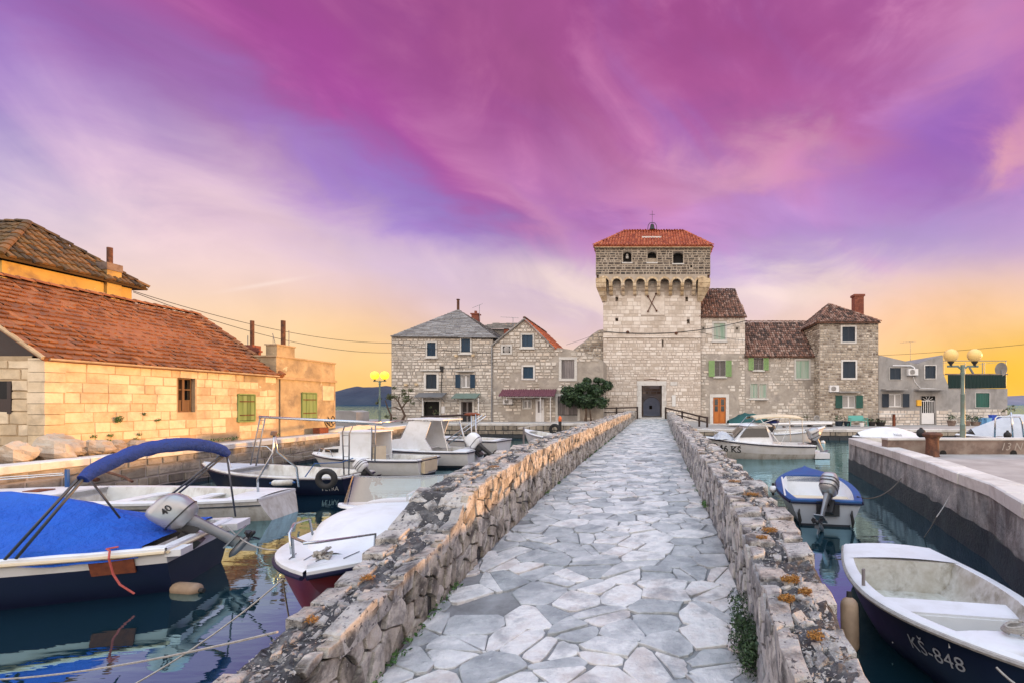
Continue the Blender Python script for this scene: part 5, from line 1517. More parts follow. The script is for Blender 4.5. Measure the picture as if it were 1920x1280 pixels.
window(hc_, C_w['a'], CD, 'board', M['pale_green'], fw=.12, sill=True)
window(hc_, C_w['b'], CD, 'sash', M['bright_green'], fw=.05, shutter_w=.46, sill=True)
d_ = C_w['door']
dw = window(hc_, d_, CD, 'dark', None, fw=.26, name='door_surround', surround=M['coping'])
for s_ in (0, 1):
    xm = (d_[0] + d_[1]) / 2; a, b = (d_[0] + .01, xm - .008) if s_ == 0 else (xm + .008, d_[1] - .01)
    m = MB(); m.cr = rng.random(); m.box(a, b, CD + .04, CD + .09, d_[2], d_[3]); lf = m.build('door_leaf', M['wood_orange'], dw)
    w1 = (b - a)
    for (za, zb_) in ((.62, .94), (.40, .60)):
        H = d_[3] - d_[2]
        m = MB(); m.box(a + w1*.22, b - w1*.22, CD + .030, CD + .039, d_[2] + H*za*.97, d_[2] + H*zb_*.97); 
    for (za, zb_) in ((.70, .93), (.47, .67)):
        m = MB(); m.box(a + w1*.24, b - w1*.24, CD + .030, CD + .039, d_[2] + H*za, d_[2] + H*zb_); m.build('door_pane', M['pane'], dw)
    m = MB(); m.box(a + w1*.2, b - w1*.2, CD + .022, CD + .039, d_[2] + H*.08, d_[2] + H*.40); m.build('raised_panel', M['wood_orange'], dw)
m = MB(); m.box(d_[0] - .35, d_[1] + .35, CD - .5, CD - .02, .6, d_[2] + .04); m.build('doorstep', M['coping'], hc_)
simple_roof(hc_, 1310, 1401, 594, 1308, 1378, 544, CD - .25, CD + 3.4, M['tile_brown'], row=.34)

DD = 40.32
hd = thing('low_house', (px_x(1465, DD), DD, ZR), 'low plastered house with sagging dark brown tile roof and green shutters', 'house')
prof = [P2(1397.2, 668, DD), P2(1540, 668, DD)]
D_w = {k: rect(*v, DD) for k, v in dict(a=(1413, 671, 1431, 693), b=(1492, 675, 1517, 709), c=(1407, 719, 1420, 745), d=(1424, 719, 1437, 745)).items()}
hl = list(D_w.values())
front(hd, prof, .5, DD, 7.0, hl, M['plaster'])
facing(hd, prof, .6, DD, hl, M['grey_rubble'], .22, .36, depth=.035, gap=.04, jit=.03, margin=.14, skip=patchy(.6, .50, 13, lambda u, v: (.45 if v < 2.2 and u > px_x(1450, DD) else 0) + (.35 if u > px_x(1520, DD) else 0) + (.1 if v > py_z(700, DD) and u > px_x(1430, DD) else -.1)), maxn=60, minpx=8)
window(hd, D_w['a'], DD, 'sash', M['bright_green'], fw=.04, shutter_w=.40, sill=True)
window(hd, D_w['b'], DD, 'board', M['pale_green'], fw=.12)
window(hd, D_w['c'], DD, 'board', M['pale_green'], fw=.03); window(hd, D_w['d'], DD, 'board', M['pale_green'], fw=.03)
m = MB(); a = rect(1403, 746, 1440, 748, DD); m.box(a[0], a[1], DD - .2, DD, a[2] - .05, a[3]); m.build('sill', M['coping'], hd)
simple_roof(hd, 1396, 1539, 668, 1398, 1512, 604, DD - .25, DD + 4.0, M['tile_brown'], row=.34)

ED = 39.0
he = thing('tall_house', (px_x(1592, ED), ED, ZR), 'three storey rubble stone house with brown hip roof and red brick chimney', 'house')
prof = [P2(1537, 604, ED), P2(1647, 604, ED)]
E_w = {k: rect(*v, ED) for k, v in dict(a=(1579, 613, 1603, 641), b=(1580, 677, 1604, 708), c=(1579, 741, 1604, 764)).items()}
hl = list(E_w.values())
front(he, prof, .5, ED, 6.5, hl, M['plaster'])
facing(he, prof, .6, ED, hl, M['brown_rubble'], .19, .30, depth=.05, gap=.045, jit=.03, margin=.12, skip=patchy(.5, .78, 21), maxn=120, minpx=9)
f_side, L_ = wall_f((prof[0][0], ED + 6.5), (prof[0][0], ED))
P = masonry(0, L_, .6, prof[0][1], .2, .32, gap=.045, jit=.03)
pieces(P, lambda u, v, w_: Vector((prof[0][0] - w_, ED + 6.5 - u, v)), he, M['brown_rubble'], 'side_stone', 'small_side_stones', lambda: rng.uniform(.02, .05), .02, maxn=0)
window(he, E_w['a'], ED, 'louvre', M['navy_paint'], fw=.13)
window(he, E_w['b'], ED, 'louvre', M['navy_paint'], fw=.13)
window(he, E_w['c'], ED, 'sash_white', M['dkgreen_paint'], fw=.05, shutter_w=.52)
ac_unit(he, rect(1555, 722, 1572, 734, ED - .2), ED)
m = MB(); r_ = rect(1573, 733, 1612, 735, ED - .3); m.box(r_[0], r_[1], ED - .45, ED - .02, r_[2], r_[3]); m.build('lintel_slab', M['cement'], he)
ex0, ex1 = px_x(1533, ED - .3), px_x(1652, ED - .3); ez_ = py_z(604, ED - .3); ry0, ry1 = ED - .3, ED + 6.8
ap = Vector(at(1569, 571, ED + 3.1)); apz = ap.z
ap = Vector(((ex0 + ex1) / 2 - 0.35, ED + 3.2, apz))
sl = Vector((0, ap.y - ry0, apz - ez_)); roof_plane(he, (ex0, ry0, ez_), (1, 0, 0), sl, [(0, 0), (ex1 - ex0, 0), (ap.x - ex0 + .02, sl.length), (ap.x - ex0, sl.length)], M['tile_brown'], row=.34)
sl = Vector((ap.x - ex0, 0, apz - ez_)); roof_plane(he, (ex0, ry1, ez_), (0, -1, 0), sl, [(0, 0), (ry1 - ry0, 0), (ry1 - ap.y + .02, sl.length), (ry1 - ap.y, sl.length)], M['tile_brown'], row=.34)
sl = Vector((ap.x - ex1, 0, apz - ez_)); roof_plane(he, (ex1, ry0, ez_), (0, 1, 0), sl, [(0, 0), (ry1 - ry0, 0), (ap.y - ry0 + .02, sl.length), (ap.y - ry0, sl.length)], M['tile_brown'], row=.34)
for c in ((ex0, ry0), (ex1, ry0), (ex0, ry1), (ex1, ry1)): ridge_tiles(he, (*c, ez_ + .05), ap + Vector((0, 0, .05)), .12, .38, M['tile_brown'])
ch = rect(1600, 557, 1617, 600, ED + 3.5); m = MB(); m.box(ch[0], ch[1], ED + 3.2, ED + 3.9, ch[2], ch[3]); co = m.build('chimney', M['brick'], he)
P = masonry(ch[0], ch[1], ch[2], ch[3], .12, .25, gap=.015, jit=.004); pieces(P, lambda u, v, w_: Vector((u, ED + 3.2 - w_, v)), co, M['brick'], 'brick', 'bricks', .02, .008, maxn=0)
m = MB(); m.box(ch[0] - .08, ch[1] + .08, ED + 3.12, ED + 3.98, ch[3], ch[3] + .18); m.build('chimney_cap', M['brick'], co)

FD = 39.3
hf = thing('cement_house', (px_x(1707, FD), FD, ZR), 'grey cement house with V shaped roofline, white barred door and yellow mailbox', 'house')
prof = [P2(1647.5, 665, FD), P2(1720, 682, FD), P2(1768, 666, FD), P2(1768.5, 700, FD), P2(1778, 722, FD)]
F_w = {k: rect(*v, FD) for k, v in dict(a=(1668, 689, 1689, 711), b=(1734, 685, 1754, 709), c=(1666, 738, 1691, 762), door=(1727, 742, 1753, 794)).items()}
hl = list(F_w.values())
front(hf, prof, .5, FD, 6.0, hl, M['cement'])
facing(hf, [(prof[0][0], 2.1), (prof[-1][0], 2.1)], .6, FD, hl, M['tower'], .26, .42, depth=.04, gap=.03, jit=.02, margin=.1, maxn=60, minpx=8)
window(hf, F_w['a'], FD, 'louvre', M['navy_paint'], fw=.03, recess=.1); window(hf, F_w['b'], FD, 'louvre', M['navy_paint'], fw=.06, recess=.1)
window(hf, F_w['c'], FD, 'sash_white', M['navy_paint'], fw=.04, shutter_w=.52)
ac_unit(hf, rect(1702, 691, 1720, 703, FD - .2), FD)
m = MB(); m.tube([at(1674, 685, FD - .1), at(1708, 685, FD - .1), at(1714, 688, FD - .15), at(1715, 691, FD - .2)], .05, 7); m.tube([at(1712, 705, FD - .08), at(1716, 716, FD - .06), at(1726, 727, FD - .06), at(1768, 729, FD - .06)], .025, 6); m.build('white_duct', M['white_paint'], hf)
for (a, b) in ((1657, 1699), (1719, 1770)):
    r_ = rect(a, 729, b, 731, FD - .4); m = MB(); m.box(r_[0], r_[1], FD - .7, FD - .01, r_[2], r_[3] + .03); m.build('canopy_slab', M['cement'], hf)
d_ = F_w['door']; dw = window(hf, d_, FD, 'dark', None, fw=.03, name='doorway', surround=M['cement'])
m = MB(); xa, xb = d_[0] + .05, d_[1] - .05; zmid = d_[2] + .95
m.box(xa, xb, FD + .02, FD + .06, d_[2], zmid - .05)
for k in range(7):
    x = xa + (xb - xa) * k / 6; m.box(x - .022, x + .022, FD + .02, FD + .05, zmid - .05, d_[3] - .4)
m.box(xa - .02, xb + .02, FD + .015, FD + .055, d_[3] - .42, d_[3] - .36)
c = (xa + xb) / 2
for t in (0, 36, 72, 108, 144, 180):
    m.tube([(c, FD + .03, d_[3] - .4), (c + .5*math.cos(R(t)), FD + .03, d_[3] - .4 + .42*math.sin(R(t)))], .02, 4)
m.build('barred_door', M['white_paint'], dw)
m = MB(); r_ = rect(1719, 749, 1727, 760, FD - .1); m.box(r_[0], r_[1], FD - .18, FD - .01, r_[2], r_[3]); m.build('mailbox', M['yellow'], hf)
antenna(hf, at(1707, 676, FD + 2), 1.6, 1.3, .1, 5)
m = MB(); a, b = at(1722, 681, FD + .1) - Vector((0, 0, .12)), at(1767, 666, FD + .1) - Vector((0, 0, .12)); m.hexa([a, b, b + Vector((0, 5.6, 0)), a + Vector((0, 5.6, 0)), a + Vector((0, 0, .16)), b + Vector((0, 0, .16)), b + Vector((0, 5.6, .16)), a + Vector((0, 5.6, .16))]); m.build('roof', M['slate'], hf)

GD = 39.4
hg = thing('terrace_house', (px_x(1830, GD), GD, ZR), 'low grey house with roof terrace, dark green screen and satellite dish', 'house')
prof = [P2(1772, 726, GD), P2(1889, 728, GD)]
g_w = rect(1829, 736, 1855, 763, GD)
front(hg, prof, .5, GD, 6.0, [g_w], M['cement'])
facing(hg, [(prof[0][0], 2.0), (prof[-1][0], 2.0)], .6, GD, [], M['grey_rubble'], .26, .42, depth=.04, gap=.03, jit=.02, skip=patchy(.5, .62, 2))
window(hg, g_w, GD, 'board', M['dkgreen_paint'], fw=.03)
r_ = rect(1777, 702, 1886, 727, GD - .05)
m = MB(); P = []
for i in range(61):
    x = r_[0] + (r_[1] - r_[0]) * i / 60; P.append([(x, GD - .06 - .03*math.sin(i*1.7), r_[2]), (x, GD - .05 - .02*math.sin(i*2.3), r_[3])])
m.grid(P); m.build('terrace_screen', M['screen'], hg)
m = MB(); m.box(r_[0] - .1, r_[1] + .2, GD - .02, GD + .14, r_[3], r_[3] + .1); m.build('terrace_rail', M['brown_concrete'], hg)
m = MB()
for px in (1770, 1886): m.tube([at(px, 727, GD), at(px, 675, GD)], .03, 5)
m.tube([at(1765, 676, GD), at(1888, 676, GD)], .03, 5); m.tube([at(1765, 680, GD), at(1840, 682, GD), at(1870, 679, GD)], .015, 4)
for px in (1810, 1842, 1846): m.tube([at(px, 702, GD + 2), at(px, 679, GD + 2)], .035, 5)
m.tube([at(1818, 688, GD + 1), at(1826, 702, GD + 1)], .09, 5)
m.build('pergola_frame', M['steel_dull'], hg)
c = at(1877, 692, GD - .1); m = MB(); m.M = Matrix.Translation(c) @ Matrix.Rotation(R(-25), 4, 'Z') @ Matrix.Rotation(R(12), 4, 'X')
P = [[(rr*math.cos(2*PI*i/20)*.42, -.12*(1-rr*rr)*-1 , rr*math.sin(2*PI*i/20)*.58) for rr in (0.02, .35, .7, 1)] for i in range(20)]
m.grid(P, True); P = [[(x, y + .03, z) for x, y, z in row] for row in P]; m.grid(P, True); m.build('satellite_dish', M['cement'], hg, smooth=True)
m = MB(); m.tube([c, c + Vector((.1, .1, -.5)), at(1883, 725, GD)], .03, 5); m.build('dish_pole', M['steel_dull'], hg)

# ---------------------------------------------------------------- warm stone house on the left quay
WX = -15.5; WY0, WY1 = 12.3, 20.0; EZ = 3.63; RXW, RZW = -18.95, 6.05
hw_ = thing('stone_house', (WX, 16, ZL), 'long warm lit block stone house with orange tiled gable roof on left quay', 'house')
def wrect(pxa, pya, pxb, pyb):
    """pixel box on the plane X = WX -> (y0, y1, z0, z1)"""
    ya, yb = WX / ((pxa - CX) / F), WX / ((pxb - CX) / F); ym = (ya + yb) / 2
    return (ya, yb, EYE - (pyb - HY) / F * ym, EYE - (pya - HY) / F * ym)
wins = [wrect(333, 708, 366, 772), wrect(446, 740, 475, 788)]
m = MB()
for (a, b, c, d) in clear_rects(WY0, WY1, ZL - .2, EZ, [(w[0], w[1], w[2], w[3]) for w in wins]):
    m.box(WX - .35, WX, a, b, c, d)
m.build('wall', M['block_mortar'], hw_)
m = MB(); m.box(2 * RXW - WX, WX - .35, WY0 + .3, WY1, ZL - .2, EZ - .02); m.build('rear_wall', M['block_mortar'], hw_)
fW = lambda u, v, w_: Vector((WX + w_, u, v))
P = masonry(WY0 + .38, WY1 - .15, ZL, EZ - .05, 0.262, 0.50, holes=[(w[0]-.03, w[1]+.03, w[2]-.03, w[3]+.03) for w in wins], gap=.011, jit=.010, chjit=.14, swjit=.45, skip=lambda u, v: (v < ZL + .3 and rng.random() < .4) or (u > 18.0 and noise.noise(Vector((u, v*1.4, 2))) > .12) or (abs(u-17.95) < .35 and v < 2.0))
pieces(P, fW, hw_, M['block'], 'stone_block', 'small_stone_blocks', lambda: rng.uniform(.006, .022), .010, maxn=300, jit=0.008, sub=True)
m = MB(); m.box(WX - .02, WX + .012, WY1 - 1.7, WY1, 2.9, EZ - .06); m.build('plaster_patch', M['ochre_plaster'], hw_)
# the gable wall that faces the camera
gprof = [(2*RXW - WX, EZ), (RXW, RZW), (WX, EZ)]
m = MB(); m.box(2*RXW - WX, WX, WY0, WY0 + .3, ZL - .2, EZ); m.build('gable_wall', M['block_mortar'], hw_)
m = MB(); m.prism([(x, WY0 + .12, z) for x, z in gprof], (0, .15, 0)); m.build('gable_shade_panel', M['wood_dark'], hw_)  # dark triangle painted in for the shaded inside of the roof
gh = (px_x(-40, WY0), px_x(24, WY0), py_z(775, WY0), py_z(714, WY0))
zq = ZL
while zq < EZ - .06:
    hq = min(rng.uniform(.24, .30), EZ - .05 - zq); m = MB(); m.cr = rng.random()
    m.box(WX - rng.uniform(.40, .44), WX + rng.uniform(.02, .032), WY0 - rng.uniform(.03, .045), WY0 + rng.uniform(.34, .42), zq + .006, zq + hq - .006); m.build('quoin_block', M['block'], hw_); zq += hq
P = masonry(WX - 4.5, WX - .41, ZL, 3.62, .27, .45, holes=[gh], gap=.02, jit=.015)
pieces(P, lambda u, v, w_: Vector((u, WY0 - w_, v)), hw_, M['block'], 'gable_block', 'small_gable_blocks', lambda: rng.uniform(.015, .045), .014, maxn=80, jit=.01, sub=True)
m = MB(); m.box(gh[0], gh[1], WY0 - .008, WY0 - .002, gh[2], gh[3]); gw = m.build('window', M['dark'], hw_)
m = MB(); m.box(gh[1] - .10, gh[1], WY0 - .04, WY0 - .01, gh[2], gh[3]); m.box(gh[0], gh[1] - .1, WY0 - .03, WY0 - .01, gh[2], gh[2] + .38); m.build('frame', M['wood_dark'], gw)
# windows in the long wall
y0, y1, z0, z1 = wins[0]
m = MB(); m.box(WX - .30, WX - .28, y0, y1, z0, z1); w0_ = m.build('window', M['dark'], hw_)
m = MB(); t = .05
m.box(WX - .2, WX - .12, y0, y0 + t, z0, z1); m.box(WX - .2, WX - .12, y1 - t, y1, z0, z1); m.box(WX - .2, WX - .12, y0 + t, y1 - t, z1 - t, z1); m.box(WX - .2, WX - .12, y0 + t, y1 - t, z0, z0 + t)
ymid = (y0 + y1) / 2; m.box(WX - .19, WX - .11, ymid - .04, ymid + .04, z0 + t, z1 - t)
for k in (.34, .66): m.box(WX - .18, WX - .13, y0 + t, y1 - t, z0 + (z1-z0)*k - .02, z0 + (z1-z0)*k + .02)
m.build('frame', M['wood_brown'], w0_)
m = MB(); m.box(WX - .17, WX - .14, y0 + t, y1 - t, z0 + t, z0 + (z1-z0)*.34 - .02); m.box(WX - .22, WX - .2, y0 + t, ymid - .04, z0 + (z1-z0)*.3, z1 - t); m.build('board', M['wood_brown'], w0_)
def xshutter(parent, y0, y1, z0, z1, material, n=4):
    m = MB(); m.box(WX + .005, WX + .012, y0, y1, z0, z1); w1_ = m.build('window', M['dark'], parent)
    h = (y1 - y0) / n
    for k in range(n):
        m = MB(); m.cr = rng.random(); m.box(WX + .014, WX + .05 + rng.uniform(-.005, .005), y0 + h*k + .006, y0 + h*(k+1) - .006, z0 + .02, z1 - .02); m.build('plank', material, w1_)
    m = MB()
    m.box(WX - .01, WX + .06, y0 - .05, y0, z0 - .03, z1 + .03); m.box(WX - .01, WX + .06, y1, y1 + .05, z0 - .03, z1 + .03); m.box(WX - .01, WX + .061, y0, y1, z1, z1 + .05); m.box(WX - .01, WX + .061, y0, y1, z0 - .05, z0)
    m.build('frame', material, w1_)
    for zz in (z0 + (z1-z0)*.22, z0 + (z1-z0)*.75):
        m = MB(); m.box(WX + .056, WX + .07, y0 + .02, y1 - .02, zz - .02, zz + .02); m.build('hinge', M['rust'], w1_)
xshutter(hw_, *wins[1], M['green_paint'])
# roof
slw = Vector((RXW - WX - .12, 0, RZW - EZ + .08)); Lw = slw.length; Uw = Vector((0, 1, 0)); Ww = slw.normalized(); Nw = Uw.cross(Ww); Nw = Nw if Nw.z > 0 else -Nw
Ow = Vector((WX + .12, WY0 - .12, EZ - .06))
m = MB(); m.prism([Ow - Nw*.09, Ow + Uw*(WY1-WY0+.25) - Nw*.09, Ow + Uw*(WY1-WY0+.25) + slw - Nw*.09, Ow + slw - Nw*.09], Nw * .09); rfw = m.build('roof', M['tile_orange'], hw_)
rowh = Lw / 17
sag = lambda u, v: -0.05 * math.sin(PI * u / 8) * math.sin(PI * v / Lw) + 0.02 * noise.noise(Vector((u * .8, v * .8, 9)))
fR = lambda u, v, w_: Ow + Uw * u + Ww * v + Nw * (w_ + 0.045 * (1 - ((v / rowh) % 1.0)) + sag(u, v))
tiles = []
for k in range(17):
    u = -.02 + rng.uniform(-.02, .02)
    while u < WY1 - WY0 + .2:
        bad = (k in (3,) and 1.5 < u < 1.75) or (k == 8 and 3.0 < u < 3.3)
        if not bad and rng.random() > .004:
            d = rng.uniform(-.008, .008)
            tiles.append([(u + .006, k*rowh + .004 + d), (u + .194, k*rowh + .004 + d), (u + .194, (k+1)*rowh - .003), (u + .006, (k+1)*rowh - .003)])
        u += .20
items = sorted(tiles, key=lambda P: P[0][0] + P[0][1] * .3)
rest = MB()
for k, P in enumerate(items):
    rnd_ = rng.random(); mbx = MB() if k < 300 else rest
    mbx.cr = rnd_
    a, b = P[0][0], P[1][0]; v0, v1 = P[0][1], P[2][1]
    hgt = [.010, .038, .018, .018, .038, .010]; us_ = [a, a + .025, a + .055, b - .055, b - .025, b]
    tw_ = rng.uniform(-.006, .006)
    lo = [fR(u, v0 + (tw_ if q < 3 else -tw_), hgt[q] + .012) for q, u in enumerate(us_)]; hi = [fR(u, v1, hgt[q] * .9) for q, u in enumerate(us_)]; dn = [fR(a, v0, 0), fR(b, v0, 0)]
    i = mbx.vs(lo + hi + dn)
    mbx.fs([(i+q, i+q+1, i+7+q, i+6+q) for q in range(5)] + [(i+12, i+13, i+5, i+4, i+3, i+2, i+1, i)])
    if k < 300:
        mbx.build('roof_tile', M['tile_orange'], rfw, loc=fR((a+b)/2, (v0+v1)/2, 0))
rest.build('roof_tiles', M['tile_orange'], rfw, kind='stuff')
m = MB(); m.prism([Ow + slw, Ow + slw + Uw*(WY1-WY0+.25), Vector((2*RXW-WX-.12, WY1+.13, EZ-.06)), Vector((2*RXW-WX-.12, WY0-.12, EZ-.06))], (0, 0, -.09)); m.build('rear_roof', M['tile_orange'], hw_)
ridge_tiles(rfw, Ow + slw + Vector((0, 0, .05)), Ow + slw + Uw*(WY1-WY0+.25) + Vector((0, 0, .05)), .12, .36, M['tile_orange'])
ridge_tiles(rfw, Ow + Uw*(WY1-WY0+.2) + Nw*.05, Ow + slw + Uw*(WY1-WY0+.2) + Nw*.05, .10, .36, M['tile_orange'], 'verge_tiles')
m = MB(); m.tube([Ow + Vector((.0, .1, -.02)), Ow + Uw*(WY1-WY0) + Vector((.0, 0, -.02))], .035, 6); m.build('eave_mortar', M['block_mortar'], hw_)
m = MB(); m.tube([Ow + Vector((0, -.02, 0)), Ow + slw + Vector((0, -.02, 0))], .05, 6); m.build('verge', M['block_mortar'], hw_)

# flat roofed plaster annex
XY1 = 23.6
an = thing('plaster_annex', (WX, 22, ZL), 'flat roofed ochre plaster annex with green boarded window and stovepipes', 'building')
m = MB(); m.box(-20.5, WX, WY1 + .1, XY1, ZL - .2, 3.45); m.build('wall', M['ochre_plaster'], an)
m = MB(); m.box(-20.5, WX + .06, WY1 - .15, XY1 + .05, 3.45, 3.56); m.build('ledge', M['block_mortar'], an)
m = MB(); m.box(-16.4, WX - .02, WY1 - .1, XY1, 3.56, 4.36); m.box(-20.5, -16.4, WY1 - .1, WY1 + .2, 3.56, 4.36); m.build('parapet', M['ochre_plaster'], an)
m = MB(); m.box(-20.5, WX + .02, WY1 - .14, XY1 + .04, 4.36, 4.42); m.build('parapet_cap', M['block_mortar'], an)
m = MB(); m.box(-15.95, WX, WY1 - .1, WY1 + .9, 4.42, 4.84); m.build('chimney_block', M['ochre_plaster'], an)
m = MB(); m.box(-16.0, WX + .03, WY1 - .14, WY1 + .94, 4.84, 4.89); m.build('chimney_slab', M['block_mortar'], an)
pipe(an, at(531, 650, WY1 + .35), .085, 1.1, M['rust']); pipe(an, at(542, 652, WY1 + .8), .018, .75, M['steel_dull'], 'thin_pipe')
m = MB(); c = at(472, 664, WY1 + .6); m.box(c.x - .22, c.x + .22, c.y - .22, c.y + .22, c.z - .5, c.z + .38); m.box(c.x - .26, c.x + .26, c.y - .26, c.y + .26, c.z + .10, c.z + .18); cb = m.build('brick_chimney', M['brick'], an)
pipe(cb, c + Vector((.02, 0, .38)), .075, 1.05, M['rust']); pipe(cb, c + Vector((-.17, 0, .2)), .015, .6, M['steel_dull'], 'thin_pipe')
m = MB(); m.tube([at(517, 648, WY1 + .2), at(511, 625, WY1 + .2)], .012, 4); m.tube([at(512, 627, WY1 + .2), at(512, 645, WY1 + .2)], .008, 4); m.build('antenna', M['steel_dull'], an)
r_ = wrect(566, 737, 591, 784); xshutter(an, r_[0], r_[1], r_[2], r_[3], M['green_paint'])
r_ = wrect(604, 723, 625, 750); m = MB(); m.box(WX + .0, WX + .03, r_[0], r_[1], r_[2], r_[3]); m.build('notice_board', M['block'], an)
# scribbled graffiti near the corner
m = MB()
for k, (a, b) in enumerate(((614, 787), (619, 785), (625, 783))):
    yy = WX / ((a - CX) / F); z = EYE - (b - HY) / F * yy
    pts = [(WX + .02, yy + .22*math.sin(t*.8 + k) * (.5 + .1*t), z + .16*math.cos(t*1.1 + k*2) - .03*t) for t in range(9)]
    m.tube(pts, .016, 4)
m.build('graffiti', M['rubber'], an)

# yellow house behind
YX = -24.0
yh = thing('yellow_house', (YX, 20, ZL), 'tall faded yellow house with mossy hip roof behind the warm stone house', 'house')
ez_ = 7.80; yA, yB = 17.75, 22.2
m = MB(); m.box(-34, YX, yA, yB, ZL - .2, ez_ - .1); m.build('wall', M['yellow_plaster'], yh)
ex, ya_, yb_ = YX + .30, yA - .30, yB + .45
h1 = Vector((-26.0, (ya_ + yb_) / 2, 9.92)); h0 = Vector((-34.2, h1.y, h1.z)); RH = h1.z - ez_
sl = Vector((h1.x - ex, 0, RH)); roof_plane(yh, (ex, ya_, ez_), (0, 1, 0), sl, [(0, 0), (yb_ - ya_, 0), (h1.y - ya_ + .02, sl.length), (h1.y - ya_, sl.length)], M['tile_moss'], col=.24, row=.42, r=.11, ragged=.05)
sl2 = Vector((0, h1.y - ya_, RH)); roof_plane(yh, (-34.2, ya_, ez_), (1, 0, 0), sl2, [(0, 0), (ex + 34.2, 0), (h1.x + 34.2, sl2.length), (0, sl2.length)], M['tile_moss'], col=.24, row=.42, r=.11, ragged=.05)
sl3 = Vector((0, h1.y - yb_, RH)); roof_plane(yh, (ex, yb_, ez_), (-1, 0, 0), sl3, [(0, 0), (ex + 34.2, 0), (ex + 34.2, sl3.length), (ex - h1.x, sl3.length)], M['tile_moss'], col=.24, row=.42, r=.11, ragged=.05)
for a, b in (((ex, yb_, ez_ + .05), h1), ((ex, ya_, ez_ + .05), h1), (h0, h1)): ridge_tiles(yh, a, Vector(b) + Vector((0, 0, .06)), .14, .42, M['tile_moss'])
yy = YX / ((210 - CX) / F); m = MB(); m.box(YX - .30, YX + .12, yy - .30, yy + .28, 6.0, 8.55); chm = m.build('chimney', M['yellow_plaster'], yh)
m = MB(); m.box(YX - .33, YX + .15, yy - .33, yy + .31, 8.3, 8.62); m.build('chimney_top', M['brown_concrete'], chm)
pipe(chm, (YX - .1, yy, 8.6), .10, .75, M['rust'])
ya2, yb2 = YX / ((166 - CX) / F), YX / ((201 - CX) / F); m = MB(); m.box(YX, YX + .05, ya2 - .1, yb2 + .1, 6.0, py_z(543, ya2)); wf_ = m.build('window', M['block_mortar'], yh)
m = MB(); m.box(YX + .05, YX + .08, ya2, yb2, 6.0, py_z(543, ya2) - .12); m.build('shutter', M['wood_old'], wf_)
m = MB(); pts = [(YX + .10, yA + (yB - yA) * k / 12, 7.15 - .25 * math.sin(k * .9) * .3 - .02*k) for k in range(13)]; m.tube(pts, .03, 5); m.build('wall_cable', M['rubber'], yh)

# concrete block wall beside the annex, at the water
cb = thing('concrete_block', (px_x(650, 30), 30, ZL), 'short rough concrete block wall at the corner past the annex', 'wall')
m = MB(); a, b = px_x(632, 30), px_x(668, 30); P = []
for (x, z0_, z1_) in ((a - 1.5, ZL - .1, 1.98), (a, ZL - .1, 1.97), (b - .4, ZL - .1, 2.0), (b, ZL - .1, 1.9)):
    P.append([(x, 30, z0_), (x, 30, z1_), (x + .1, 31.2, z1_ + .02), (x + .1, 31.2, z0_)])
m.grid(P); m.poly(P[-1]); m.build('block', M['cement'], cb)

# ---------------------------------------------------------------- boats
class Hull:
    """hull surface in the boat's own frame: x from the transom (0) to the stem (L), z = 0 at the waterline"""
    def __init__(s, L, B, fs=0.45, fb=0.75, tw=0.8, tm=0.42, draft=0.25, rake=0.35, full=0.42, p=2.2, trans_rake=0.06, bow_flare=0.9, round_bow=0.0):
        s.L, s.B, s.fs_, s.fb, s.tw, s.tm, s.draft, s.rake, s.full, s.p = L, B, fs, fb, tw, tm, draft, rake, full, p
        s.tr = trans_rake; s.bf = bow_flare; s.rb = round_bow
    def half(s, t):
        if t <= s.tm: k = s.tw + (1 - s.tw) * math.sin(PI / 2 * t / s.tm)
        else: k = max(0.0, 1 - ((t - s.tm) / (1 - s.tm)) ** s.p)
        return s.B / 2 * k
    def zg(s, t): return s.fs_ + (s.fb - s.fs_) * t ** 1.8
    def zk(s, t):
        e = max(0.0, (t - 0.78) / 0.22)
        return -s.draft + (s.zg(1) * 0.55 + s.draft) * e ** 2.6
    def p(s, t, a, side): return None
    def pt(s, t, k, side, inset=0.0, lift=0.0):
        """t along the boat, k 0 (keel) to 1 (gunwale)"""
        b = max(0.0, s.half(t) - inset)
        zg, zk = s.zg(t), s.zk(t)
        bow = max(0.0, (t - 0.55) / 0.45)
        e = s.full + (s.bf - s.full) * bow
        y = b * (k ** e if k > 0 else 0)
        z = zk + (zg - zk) * (k ** (1.15 if k < 1 else 1))
        x = t * s.L - s.rake * (1 - k) ** 1.2 * t ** 5 + s.tr * (1 - k) * (1 - t) ** 6
        return Vector((x, side * y, z + lift))
    def gun(s, t, side, inset=0.0, lift=0.0):
        q = s.pt(t, 1, side, inset, lift)
        if inset and t > 0.85: q.x -= inset * ((t - 0.85) / 0.15)
        return q

